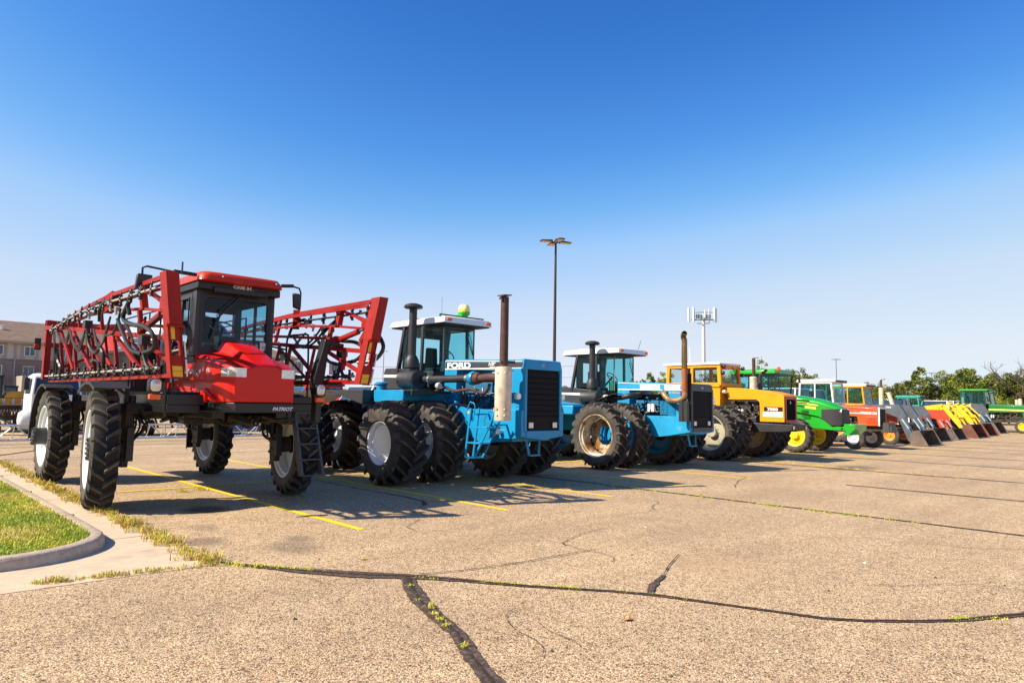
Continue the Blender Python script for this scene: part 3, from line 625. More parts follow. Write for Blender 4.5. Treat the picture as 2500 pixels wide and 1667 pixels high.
    b.curve([P(12.2, 2.95, h), P(11.9, 2.72, h + .02), P(11.55, 2.45, h + .02), P(11.1, 2.36, h)], .031, 8)
    b.curve([P(12.0, 3.05, h), P(11.85, 2.9, h), P(11.62, 2.75, h), P(11.45, 2.55, h)], .016, 6)
    b.curve([P(11.0, 2.34, h), P(10.9, 2.2, h), P(10.75, 2.12, h)], .03, 8)
    b.curve([P(14.2, 2.84, h), P(14.05, 2.6, h), P(13.7, 2.48, h), P(13.4, 2.55, h), P(13.2, 2.45, h), P(13.25, 2.2, h)], .031, 8)
    for q in range(3):
        e = q * .03
        b.curve([P(16.6, 3.05 - e, h), P(16.2, 2.88 - e, h + .02), P(15.8, 2.85 - e * 1.5, h), P(15.5, 3.02 - e, h)], .014, 6)
        b.curve([P(15.5, 3.02 - e, h), P(15.2, 2.78 - e, h + .02), P(14.9, 2.68 - e * 2, h), P(14.5, 2.8 - e, h), P(14.3, 2.92, h)], .014, 6)
        b.curve([P(13.7, 2.90 - e, h), P(13.45, 2.64 - e, h + .02), P(13.2, 2.62, h), P(12.95, 2.75 + e, h), P(12.6, 3.02, h)], .016, 6)
    b.curve([P(13.3, 3.0, h), P(13.2, 3.2, h), P(12.8, 3.3, h), P(12.6, 3.2, h)], .029, 7)
    b.curve([P(13.0, 2.74, h), P(12.5, 2.76, h), P(12.15, 2.95, h), P(12.0, 3.1, h)], .02, 7)
    b.curve([P(16.9, 3.0, h), P(16.95, 2.6, h), P(17.1, 2.3, h), P(17.2, 2.1, h)], .020, 6); b.curve([P(16.75, 2.75, h), P(16.7, 2.45, h), P(16.5, 2.3, h), P(16.55, 2.1, h)], .036, 7)
    b.curve([P(16.85, 3.05, h), P(16.7, 2.7, h + .04), P(16.9, 2.4, h), P(16.95, 2.1, h)], .018, 6)
    b.curve([P(10.2, 2.36, -.05), P(10.0, 2.42, -.16), P(9.95, 2.62, -.2), P(10.0, 2.78, -.16)], .034, 8) if side < 0 else b.curve([P(10.3, 2.36, .02), P(10.0, 2.4, .14), P(9.9, 2.6, .2), P(10.0, 2.80, .14), P(10.1, 2.9, .05)], .034, 8)
    b.curve([P(12.6, 2.9, -.1), P(12.2, 2.7, -.1), P(11.8, 2.75, -.1), P(11.5, 2.95, -.1)], .021, 6)
    b.curve([P(13.5, 2.1, .1), P(13.5, 2.3, .12), P(13.9, 2.36, .1), P(14.2, 2.3, .05)], .02, 6)
    b.build('hose', HOSE, root, smooth=True)
    # rear hinge frame
    b = MB(); xr = X(3.3)
    b.box(min(xr, xr - side * .12), max(xr, xr - side * .12), 18.15, 18.35, 2.08, 3.4); b.bar((xr, 18.25, 3.33), (XC, 18.25, 3.33), .12, .14); b.bar((xr, 18.25, 2.85), (XC, 18.25, 2.85), .1, .1)
    b.bar(P(17.3, 3.17), P(18.2, 3.22), .07, .09); b.bar((xr - side * .5, 18.2, 2.1), (xr - side * .5, 18.2, 3.3), .07, .08); b.bar((xr, 18.2, 2.2), (xr - side * 1.3, 18.2, 2.8), .06, .06)
    b.build('hinge_frame', REDF, root, bevel=.006)
    if side < 0:
        b = MB(); b.box(2.86, 2.98, 18.1, 18.18, 2.72, 2.98); b.m(1).lathe([(18.085, .05), (18.10, .05)], 'y', (2.90, 0, 2.80), n=14, close=True); b.build('tail_lamp', [BLACK, RED], root, bevel=.01)
boom(-1); boom(1)
# hood
def hood_ring(y, hw, zb, zs, hc, zc):
    L = [(-hw, zb), (-hw - .01, (zb + zs) / 2), (-hw, zs - .06), (-hw + .06, zs), (-hc - .08, zs + (zc - zs) * .30), (-hc, zc - .015), (-hc + .03, zc), (0, zc + .008)]
    L = L + [(-x, z) for x, z in L[-2::-1]]
    return [(XC - .02 + x, y, z) for x, z in L]
st = [(11.46, .60, 1.80, 2.42, .21, 2.68), (11.1, .598, 1.75, 2.38, .215, 2.60), (10.8, .59, 1.68, 2.335, .215, 2.50), (10.52, .575, 1.67, 2.275, .215, 2.39), (10.34, .525, 1.67, 2.235, .21, 2.31), (10.22, .475, 1.67, 2.19, .20, 2.255), (10.185, .45, 1.68, 2.15, .19, 2.22)]
b = MB(); b.loft([hood_ring(*s) for s in st]); hood = b.build('hood', RED, sp, bevel=.012, sharp=16)
b = MB(); b.box(XC - .635, XC - .55, 11.45, 12.75, 1.86, 2.42); b.build('side_panel', RED, hood, bevel=.02)
b = MB(); b.loft([[(XC - .02 + sx * w, y, z) for sx, z in ((-1, 1.52), (-1, 1.665), (1, 1.665), (1, 1.52))] for y, w in ((12.0, .6), (10.6, .58), (10.34, .53), (10.215, .465), (10.18, .44))]); skirt = b.build('hood_skirt', BLACK, hood, bevel=.008)
b = MB(); b.box(XC - .66, XC - .6, 10.9, 12.0, 1.66, 1.88); b.bar((XC - .62, 10.55, 1.68), (XC - .62, 10.95, 1.86), .06, .05); b.build('side_lip', RED, hood, bevel=.015)
for s_ in (-1, 1):
    b = MB(); xs = XC - .02
    pts = [(.30, 10.188), (.452, 10.186), (.475, 10.215), (.525, 10.335), (.56, 10.47)] if s_ < 0 else [(.24, 10.188), (.452, 10.186), (.475, 10.215), (.51, 10.30)]
    r0, r1 = [], []
    n = len(pts)
    for i in range(n - 1):
        a, c = pts[i], pts[i + 1]
        b.add([(xs + s_ * a[0] + s_ * .006, a[1] - .012, 2.05), (xs + s_ * c[0] + s_ * .012, c[1] - .006, 2.05), (xs + s_ * c[0] + s_ * .012, c[1] - .006, 2.185), (xs + s_ * a[0] + s_ * .006, a[1] - .012, 2.185)], [(0, 1, 2, 3)])
    b.build('headlight', LAMP, hood, smooth=True)
text('lettering', 'PATRIOT', WHITE, skirt, (XC + .10, 10.17, 1.555), (1, 0, 0), (0, 0, 1), .075, stretch=1.05, bold=.002, shear=.3)
text('lettering', 'SPX4260', mat('pale_blue_outline', (.25, .33, .38), .4), hood, (XC - .642, 11.80, 2.07), (.028, -1, 0), (0, 0, 1), .17, stretch=1.45, bold=.004, shear=.2)
b = MB(); b.add([(XC - .637, 12.6, 1.98), (XC - .637, 11.9, 2.06), (XC - .637, 11.8, 2.22), (XC - .637, 12.6, 2.22)], [(0, 1, 2, 3)]); b.build('side_decal', WHITE, hood)
# cab
cx0, cx1, cy0, cy1 = 3.93, 5.25, 11.47, 13.0
cabm = [DARKGREY, BLACK, TRIM]
b = MB(); z0, z1 = 2.40, 3.50
b.box(cx0, cx0 + .10, cy0, cy0 + .16, z0, z1); b.box(cx1 - .10, cx1, cy0, cy0 + .12, z0, z1); b.box(cx0, cx0 + .12, cy1 - .14, cy1, z0, z1); b.box(cx1 - .12, cx1, cy1 - .14, cy1, z0, z1)
b.box(cx0 + .1, cx1 - .1, cy0 + .01, cy0 + .07, 3.40, z1); b.box(cx0 + .1, cx1 - .1, cy0 + .01, cy0 + .07, z0, 2.50)
b.box(cx0 + .015, cx0 + .08, cy0 + .16, cy1 - .14, 3.38, z1); b.box(cx1 - .08, cx1 - .015, cy0 + .12, cy1 - .14, 3.38, z1)
b.box(cx0 + .015, cx0 + .08, cy0 + .16, cy1 - .14, z0, 2.55); b.box(cx1 - .08, cx1 - .015, cy0 + .12, cy1 - .14, z0, 2.5)
b.box(cx0 + .12, cx1 - .12, cy1 - .1, cy1 - .02, 3.3, z1); b.box(cx0 + .12, cx1 - .12, cy1 - .1, cy1 - .02, z0, 2.62); b.box(XC - .2, XC + .0, cy1 - .1, cy1 - .02, 2.62, 3.3)
b.box(cx0 + .02, cx1 - .02, cy0 + .02, cy1 - .02, 2.3, z0)
for xx in (cx0, cx1 - .06): b.box(xx + .01, xx + .05, 12.15, 12.22, 2.5, 3.4)
cab = b.build('cab', DARKGREY, sp, bevel=.008)
b = MB(); b.box(cx0 - .04, cx1 + .02, cy0 - .16, cy1 + .06, 3.48, 3.60); b.box(cx0 + .2, cx1 - .22, cy0 - .22, cy0 - .15, 3.44, 3.53); hd = b.build('roof_header', BLACK, cab, bevel=.012)
text('lettering', 'CASE IH', WHITE, hd, (XC - .15, cy0 - .165, 3.545), (1, 0, 0), (0, 0, 1), .065, bold=.003, stretch=1.3)
b = MB(); b.box(XC - .13, XC + .2, cy0 - .168, cy0 - .16, 3.532, 3.54); b.build('logo_underline', WHITE, hd)
# roof
b = MB()
def rr_ring(x0, x1, y0, y1, z, r, n=4):
    out = []
    for cx, cy, a0 in ((x1 - r, y1 - r, 0), (x0 + r, y1 - r, 90), (x0 + r, y0 + r, 180), (x1 - r, y0 + r, 270)):
        for i in range(n + 1):
            a = math.radians(a0 + 90 * i / n); out.append((cx + r * math.cos(a), cy + r * math.sin(a), z))
    return out
rx0, rx1, ry0, ry1 = 3.86, 5.26, 11.13, 13.15
b.loft([rr_ring(rx0 + .05, rx1 - .05, ry0 + .05, ry1 - .05, 3.60, .1), rr_ring(rx0, rx1, ry0, ry1, 3.605, .12), rr_ring(rx0 + .02, rx1 - .02, ry0 + .015, ry1, 3.68, .13), rr_ring(rx0 + .05, rx1 - .05, ry0 + .05, ry1 - .05, 3.745, .15), rr_ring(rx0 + .13, rx1 - .13, ry0 + .15, ry1 - .15, 3.765, .18)])
b.build('roof', ORED, cab, smooth=True, sharp=50)
b = MB()
for x in (4.2, 5.1): b.lathe([(ry0 - .012, .014), (ry0 + .02, .014)], 'y', (x, 0, 3.68), n=8, close=True)
b.build('roof_bolt', CHROME, cab)
b = MB(); b.bar((4.45, 11.6, 3.79), (4.8, 11.6, 3.79), .03, .03); b.bar((4.47, 11.6, 3.76), (4.47, 11.6, 3.8), .03, .03); b.bar((4.78, 11.6, 3.76), (4.78, 11.6, 3.8), .03, .03); b.build('antenna_bracket', GREEN, cab)
b = MB(); b.add([(cx0 + .09, cy0 + .035, 2.49), (cx1 - .09, cy0 + .035, 2.49), (cx1 - .09, cy0 + .035, 3.41), (cx0 + .09, cy0 + .035, 3.41)], [(0, 1, 2, 3)]); b.build('windshield', GLD, cab)
b = MB()
# rounded black windshield surround
def surround(b, x0, x1, z0, z1, y, w, r, ax_='y'):
    n = 5; out = []; inn = []
    for cx, cz, a0, kx, kz in ((x1 - r, z1 - r, 0, x1 + w, z1 + w), (x0 + r, z1 - r, 90, x0 - w, z1 + w), (x0 + r, z0 + r, 180, x0 - w, z0 - w), (x1 - r, z0 + r, 270, x1 + w, z0 - w)):
        for i in range(n + 1):
            a = math.radians(a0 + 90 * i / n); inn.append((cx + r * math.cos(a), cz + r * math.sin(a)))
            out.append((kx, kz) if 0 < i < n else ((kx if (i == 0) == (a0 in (0, 180)) else cx + r * math.cos(a)), (kz if (i == 0) != (a0 in (0, 180)) else cz + r * math.sin(a))))
    N = len(inn)
    for d in (0, .02):
        vs = [((p[0], y + d, p[1]) if ax_ == 'y' else (y + d, p[0], p[1])) for p in out + inn]
        b.add(vs, [(i, (i + 1) % N, N + (i + 1) % N, N + i) for i in range(N)])
surround(b, cx0 + .13, cx1 - .13, 2.52, 3.37, cy0 - .004, .07, .09); b.build('windshield_frame', BLACK, cab)
b = MB(); b.add([(cx0 + .045, y, z) for y, z in ((cy0 + .16, 2.55), (cy1 - .14, 2.55), (cy1 - .14, 3.38), (cy0 + .16, 3.38))], [(0, 1, 2, 3)]); b.build('side_window', GL, cab); b = MB(); b.add([(cx1 - .045, y, z) for y, z in ((cy0 + .12, 2.5), (cy1 - .14, 2.5), (cy1 - .14, 3.38), (cy0 + .12, 3.38))], [(0, 1, 2, 3)]); b.build('side_window', GL, cab)
b = MB(); surround(b, cy0 + .24, cy1 - .2, 2.5, 3.36, cx0 - .004, .07, .08, 'x'); b.build('door', DARKGREY, cab)
b = MB(); b.bar((cx0 - .03, cy0 + .22, 2.6), (cx0 - .03, cy0 + .22, 3.36), .02, .02); b.curve([(cx0 - .03, 11.8, 2.52), (cx0 - .04, 11.75, 2.7), (cx0 - .03, 11.72, 2.95)], .012); b.build('door_handle', BLACK, cab)
b = MB(); b.bar((4.62, cy0 - .04, 3.42), (4.27, cy0 - .05, 3.04), .022, .02); b.bar((4.58, cy0 - .055, 3.44), (4.24, cy0 - .06, 3.07), .012, .012); b.bar((4.33, cy0 - .045, 3.20), (4.2, cy0 - .045, 2.70), .018, .03); b.bar((4.27, cy0 - .05, 3.06), (4.25, cy0 - .04, 3.0), .03, .03); b.build('wiper', BLACK, cab)
b = MB(); sy = 12.45
b.box(XC - .27, XC + .25, sy - .25, sy + .25, 2.52, 2.68); b.loft([[(XC - .25, sy + .22, 2.66), (XC + .23, sy + .22, 2.66), (XC + .23, sy + .36, 2.68), (XC - .25, sy + .36, 2.68)], [(XC - .2, sy + .30, 3.2), (XC + .18, sy + .30, 3.2), (XC + .18, sy + .42, 3.2), (XC - .2, sy + .42, 3.2)]]); b.build('seat', SEATM, cab, bevel=.03)
b = MB(); wc = Vector((XC - .02, 12.0, 2.95)); n1 = Vector((0, -.55, .83)).normalized(); u1 = Vector((1, 0, 0)); u2 = n1.cross(u1)
ring = [wc + (u1 * math.cos(a) + u2 * math.sin(a)) * .2 for a in [i / 24 * 2 * math.pi for i in range(25)]]; b.tube(ring, .014, 6, cap=False)
for a in (.5, 2.6, 4.7): b.tube([wc, wc + (u1 * math.cos(a) + u2 * math.sin(a)) * .2], .01, 5)
b.tube([wc, wc - n1 * .5], .03, 8); b.box(XC - .16, XC + .12, 11.78, 12.02, 2.5, 2.78); b.build('steering_wheel', PLAST, cab, smooth=True)
b = MB(); b.add([(5.02, cy0 + .0, 2.53), (5.165, cy0, 2.53), (5.165, cy0, 2.69), (5.02, cy0, 2.69)], [(0, 1, 2, 3)]); lot = b.build('lot_tag', WHITE, cab)
text('lettering', '151', BLACK, lot, (5.055, cy0 - .003, 2.59), (1, 0, 0), (0, 0, 1), .06)
# mirrors
for q, arm, mir in ((-1, [(3.85, 11.3, 3.68), (3.5, 11.25, 3.67), (3.1, 11.2, 3.69), (3.04, 11.2, 3.66), (3.04, 11.2, 3.4)], (2.94, 3.14, 3.30, 3.56)), (1, [(5.25, 11.25, 3.68), (5.45, 11.2, 3.69), (5.56, 11.2, 3.67), (5.59, 11.2, 3.6), (5.59, 11.2, 3.35)], (5.45, 5.60, 3.29, 3.57))):
    b = MB(); b.tube([Vector(p) for p in arm], .016, 8); b.tube([Vector(arm[0]), Vector(arm[1]) + Vector((0, 0, .01))], .03, 8); m_ = b.build('mirror_arm', BLACK, cab, smooth=True)
    b = MB(); b.loft([[(mir[0], 11.13, mir[2] + .03), (mir[1], 11.17, mir[2]), (mir[1], 11.25, mir[2]), (mir[0], 11.21, mir[2] + .03)], [(mir[0] - .02 * q, 11.13, mir[3]), (mir[1] - .04 * q, 11.15, mir[3]), (mir[1] - .04 * q, 11.24, mir[3]), (mir[0] - .02 * q, 11.21, mir[3])]]); b.build('mirror', PLAST, m_, bevel=.02)
b = MB(); b.tube([(3.2, 9.95, 3.44), (3.2, 9.95, 3.60)], .012, 6); b.build('antenna', BLACK, sp)
# lower body: frame, platforms, tank, engine cover
b = MB()
for s_ in (-1, 1): b.box(XC + s_ * .50 - .09, XC + s_ * .50 + .09, 10.7, 18.1, 1.42, 1.68)
b.box(XC - .6, XC + .6, 11.9, 12.3, 1.3, 1.62); b.box(XC - .6, XC + .6, 16.3, 16.7, 1.3, 1.62); b.box(XC - .62, XC + .62, 11.2, 13.2, 1.66, 2.3)
b.box(XC - .85, XC + .3, 15.0, 17.9, 1.5, 1.75)
frame = b.build('chassis', BLACK, sp, bevel=.01)
b = MB(); random.seed(5)
for _ in range(46):
    x = random.uniform(XC - .55, XC + .55); y = random.uniform(10.6, 13.6); b.curve([(x, y, 1.45), (x + random.uniform(-.25, .25), y + random.uniform(-.3, .3), random.uniform(1.27, 1.38)), (x + random.uniform(-.4, .4), y + random.uniform(-.5, .5), 1.42)], random.uniform(.012, .03), 6, 4)
for _ in range(14):
    x = random.uniform(XC - .5, XC + .4); y = random.uniform(10.9, 13.2); b.box(x, x + random.uniform(.08, .25), y, y + random.uniform(.1, .3), 1.34, 1.45)
for _ in range(16):
    x = random.uniform(XC - .5, XC + .5); y = random.uniform(14.5, 17.6); b.curve([(x, y, 1.5), (x + random.uniform(-.25, .25), y, random.uniform(1.28, 1.4)), (x + random.uniform(-.4, .4), y + random.uniform(-.5, .5), 1.5)], random.uniform(.015, .03), 6, 4)
b.build('underbody_hose', GRIME, frame, smooth=True)
b = MB(); b.box(3.42, 3.98, 10.95, 13.2, 1.62, 1.78); b.box(3.40, 3.95, 11.1, 12.9, 1.785, 1.80); b.box(3.5, 3.98, 13.2, 15.4, 1.5, 2.55, .04, .04); b.box(3.42, 3.9, 10.95, 12.0, 1.50, 1.62)
b.build('side_platform', BLACK, sp, bevel=.01)
b = MB()
for i in range(24): b.box(3.42, 3.93, 11.15 + i * .07, 11.17 + i * .07, 1.80, 1.82)
b.build('tread_plate', SATIN, sp)
b = MB(); b.curve([(3.42, 11.0, 1.45), (3.40, 10.98, 1.8), (3.41, 11.0, 2.1), (3.46, 11.02, 2.16), (3.5, 11.0, 2.08), (3.5, 10.98, 1.7)], .017, 7); b.curve([(3.42, 12.9, 1.45), (3.40, 12.9, 1.8), (3.41, 12.9, 2.2), (3.46, 12.9, 2.26), (3.5, 12.9, 2.2), (3.5, 12.9, 1.9)], .017, 7); b.build('grab_rail', BLACK, sp, smooth=True)
b = MB(); b.lathe([(13.2, .25), (13.22, .62), (13.35, .80), (13.7, .89), (14.4, .92), (15.2, .89), (15.6, .78), (15.78, .5), (15.8, .2)], 'y', (XC, 0, 2.50), n=36, close=True); b.build('tank', mat('stainless_tank', (.62, .63, .64), .3, .45, var=.08), sp, smooth=True, sharp=60)
b = MB(); b.loft([rr_ring(3.95, 5.25, 15.95, 17.75, 2.0, .12), rr_ring(3.95, 5.25, 15.95, 17.75, 2.8, .15), rr_ring(4.05, 5.15, 16.1, 17.6, 3.05, .25), rr_ring(4.2, 5.0, 16.3, 17.3, 3.12, .25)]); b.build('engine_cover', RED, sp, smooth=True, sharp=40)
b = MB(); b.box(3.90, 5.3, 15.9, 17.8, 1.7, 2.25); b.box(3.93, 3.96, 16.1, 17.6, 2.3, 2.7); b.build('engine_grille', SATIN, sp, bevel=.01)
b = MB()   # railings behind the cab
for x in (3.95, 5.5):
    b.tube([(x, 13.25, 2.3), (x, 13.25, 3.3), (x, 15.4, 3.3), (x, 15.4, 2.5)], .017, 7)
    b.tube([(x, 13.25, 2.85), (x, 15.4, 2.85)], .014, 6)
    for y in (13.9, 14.6): b.tube([(x, y, 2.6), (x, y, 3.3)], .014, 6)
b.build('tank_rail', BLACK, sp, smooth=True)
b = MB()   # right walkway
b.box(5.3, 5.98, 11.3, 13.4, 1.66, 1.78); b.box(5.52, 6.0, 11.35, 11.6, 1.30, 1.66); b.build('walkway', BLACK, sp, bevel=.01)
b = MB()
b.curve([(5.50, 11.45, 1.78), (5.50, 11.45, 2.3), (5.50, 11.45, 2.75), (5.56, 11.45, 2.85), (5.7, 11.45, 2.88), (5.87, 11.45, 2.90), (5.90, 11.45, 2.82), (5.92, 11.45, 2.3), (5.93, 11.45, 1.78)], .018, 7)
b.tube([(5.5, 11.45, 2.15), (5.93, 11.45, 2.15)], .014, 6); b.tube([(5.5, 13.2, 1.78), (5.5, 13.2, 2.85), (5.5, 11.45, 2.6)], .018, 7); b.build('handrail', BLACK, sp, smooth=True)
b = MB(); L0, L1 = [Vector((5.64, 11.35, 1.50)), Vector((5.70, 11.1, .43))], [Vector((6.01, 11.35, 1.50)), Vector((6.09, 11.1, .43))]
for a, c in (L0, L1): b.bar(a, c, .05, .09)
for i in range(5):
    t = i / 4; p = L0[0].lerp(L0[1], t); q = L1[0].lerp(L1[1], t); b.bar(p, q, .12, .03)
b.build('ladder', mat('worn_ladder_paint', (.055, .06, .075), .4, .2, var=.3, dirt=(.2, .1, .06), dirt_amt=.2, dscale=7), sp, bevel=.005)
b = MB(); b.loft([[(x, y, z) for x, y in ((xc - w, 10.45), (xc + w, 10.45), (xc + w, 10.62), (xc - w, 10.62))] for xc, w, z in ((5.62, .05, 1.35), (5.63, .05, 1.75), (5.60, .08, 2.0), (5.63, .09, 2.15), (5.70, .06, 2.5), (5.74, .05, 2.7), (5.76, .06, 2.75))]); b.bar((5.64, 10.5, 2.3), (5.57, 10.5, 2.42), .05, .03); b.bar((5.7, 10.55, 2.7), (6.05, 10.5, 2.66), .14, .06); b.build('boom_cradle', BLACK, sp, bevel=.01)
for q, x in ((-1, 3.10), (1, 5.62)):
    y = 10.42 if q < 0 else 10.38; dzl = -.045
    b = MB(); b.loft([rr_ring(x - .085, x + .085, -.10, .10, 0, .045), rr_ring(x - .09, x + .09, -.105, .105, .10, .05)]); b.v = [(px, y + pz, 1.885 + py) for px, py, pz in b.v]; pod = b.build('marker_light', BLACK, sp, smooth=True)
    b = MB(); b.loft([rr_ring(x - .072, x + .072, -.085, .085, 0, .05), rr_ring(x - .05, x + .05, -.06, .06, -.02, .04)]); b.v = [(px, y + pz, 1.895 + py) for px, py, pz in b.v]; b.build('lens', LAMP, pod, smooth=True)
    b = MB(); b.box(x - .08, x + .07, y - .01, y + .06, 1.695, 1.77); b.build('amber_lens', AMBER, pod, bevel=.01)
    b = MB(); b.bar((x - q * .1, y + .08, 2.02), (x - q * .5 if q < 0 else x + .0, y + .2, 2.0), .03, .03); b.build('bracket', BLACK, pod)
b = MB(); b.lathe([(11.28, .02), (11.285, .085), (11.33, .095), (11.4, .07), (11.42, .02)], 'y', (3.72, 0, 2.62), n=20, close=True); b.m(1).curve([(3.72, 11.5, 2.6), (3.6, 11.6, 2.5), (3.58, 11.5, 2.35), (3.7, 11.4, 2.3), (3.8, 11.5, 2.45)], .035, 7); b.curve([(3.8, 11.6, 2.7), (3.66, 11.55, 2.62), (3.6, 11.4, 2.4), (3.66, 11.3, 2.25)], .02, 6); b.build('air_intake', [CHROME, HOSE], sp, smooth=True)
# legs, fenders, wheels
T46 = tyre_mesh(.925, .385, .585, 23, lugh=.068, lw=.056, k=.95, mats=(TYRE, TYREK), rounded=1.3)
RIM46 = rim_mesh(.585, .385, -.045, .17, .02, RIMW, nb=10, cone=.04, ribs=True, m2=STEEL)
hb = MB(); hb.lathe([(-.34, .001), (-.34, .15), (-.33, .175), (-.30, .18), (-.29, .165), (.02, .165)], 'x', n=28)
for i in range(12): a = i * math.pi / 6; hexbolt(hb, (-.335, .155 * math.cos(a), .155 * math.sin(a)), .016, .02)
HUBM = hb.mesh('hub', [SATIN], True); HUBM.set_sharp_from_angle(angle=.6)
hb = MB(); hb.lathe([(-.17, .001), (-.17, .15), (-.16, .175), (-.13, .18), (-.12, .165), (.03, .165)], 'x', n=28)
for i in range(12): a = i * math.pi / 6; hexbolt(hb, (-.165, .155 * math.cos(a), .155 * math.sin(a)), .016, .02)
HUBS = hb.mesh('hub', [GRIME], True); HUBS.set_sharp_from_angle(angle=.6)
for s_, y in ((-1, 12.2), (-1, 16.55), (1, 12.08), (1, 16.42)):
    x = XC + s_ * 1.56 - (.16 if y < 13 else 0)
    st_ = {(-1, 12.2): -.14, (1, 12.08): -.14}.get((s_, y), -.02)
    wheel(sp, (x, y, .915), T46, RIM46, flip=s_ > 0, rot=y, steer=st_, extra=HUBM if y > 13 else HUBS)
    b = MB(); xi = x - s_ * .33
    b.box(xi - .04, xi + .04, y - .16, y + .16, 1.0, 1.62); b.loft([[(xi - .05, y - .14, 1.0), (xi + .05, y - .14, 1.0), (xi + .05, y + .14, 1.0), (xi - .05, y + .14, 1.0)], [(xi - .05, y - .10, .62), (xi + .05, y - .10, .62), (xi + .05, y + .10, .62), (xi - .05, y + .10, .62)]])
    b.lathe([(-.12, .14), (.16, .14)], 'x', (xi + s_ * .1, y, .915), n=20, close=True); b.bar((xi, y, 1.55), (XC + s_ * .5, y, 1.50), .2, .18)
    b.m(1).box(xi - .055 - s_ * .03, xi + .055 - s_ * .03, y - .10 - .13, y - .17, .72, 1.25)
    b.tube([(xi - s_ * .08, y - .02, 1.1), (xi - s_ * .08, y - .02, 1.75)], .05, 10); b.m(0)
    for i in range(6): hexbolt(b, (xi - s_ * .04, y - .08 + .08 * (i % 3), .72 + .12 * (i // 3)), .018, .02 * s_)
    b.build('axle_leg', [GRIME, SATIN], sp, bevel=.008)
    b = MB(); random.seed(int(y * 7))
    for _ in range(5): b.curve([(xi - s_ * .08, y + random.uniform(-.2, .2), 1.0), (xi - s_ * random.uniform(.12, .3), y + random.uniform(-.3, .2), random.uniform(1.1, 1.35)), (xi - s_ * .15, y + random.uniform(-.2, .2), 1.5)], .016, 6)
    b.build('wheel_hose', HOSE, sp, smooth=True)
    # fender
    b = MB(); rad = 1.04; pts = []
    if y > 15 and s_ < 0: A = [-5, 12, 30, 48, 66, 82, 96, 112]
    elif y < 15 and s_ < 0: A = [58, 72, 86, 100, 116]
    else: A = [-15, 10, 35, 60, 84, 104]
    if s_ < 0: prof = [(y + rad * 1.02 * math.cos(math.radians(a)), .915 + rad * math.sin(math.radians(a))) for a in A]
    else:
        prof = [(y + .98 * math.cos(math.radians(a)), .80 + .98 * math.sin(math.radians(a))) for a in ([20, 40, 60, 84, 104, 125] if y < 15 else A)]
    for i in range(len(prof) - 1):
        (ya, za), (yb, zb) = prof[i], prof[i + 1]; w = .24
        b.sheet([(x - w, ya, za), (x + w, ya, za), (x + w, yb, zb), (x - w, yb, zb)], .012)
        for xx in (x - w, x + w): b.sheet([(xx, ya, za), (xx, yb, zb), (xx, yb - (yb - y) * .05, zb - .04), (xx, ya - (ya - y) * .05, za - .04)], .01)
    b.bar((x - s_ * .1, y, 1.93 if s_ < 0 else 1.78), (xi, y, 1.75), .04, .04); b.bar((xi, y, 1.85), (xi, y, 1.5), .06, .05)
    b.build('fender', SATIN, sp, smooth=True, sharp=60)
b = MB(); b.tube([(3.42, 12.9, .95), (3.36, 12.8, 1.35), (3.36, 12.85, 1.75)], .06, 10); b.curve([(3.36, 12.85, 1.8), (3.3, 12.9, 1.5), (3.28, 12.8, 1.1), (3.3, 12.7, .8), (3.35, 12.75, .7)], .03, 8); b.build('suspension_strut', SATIN, sp, smooth=True)
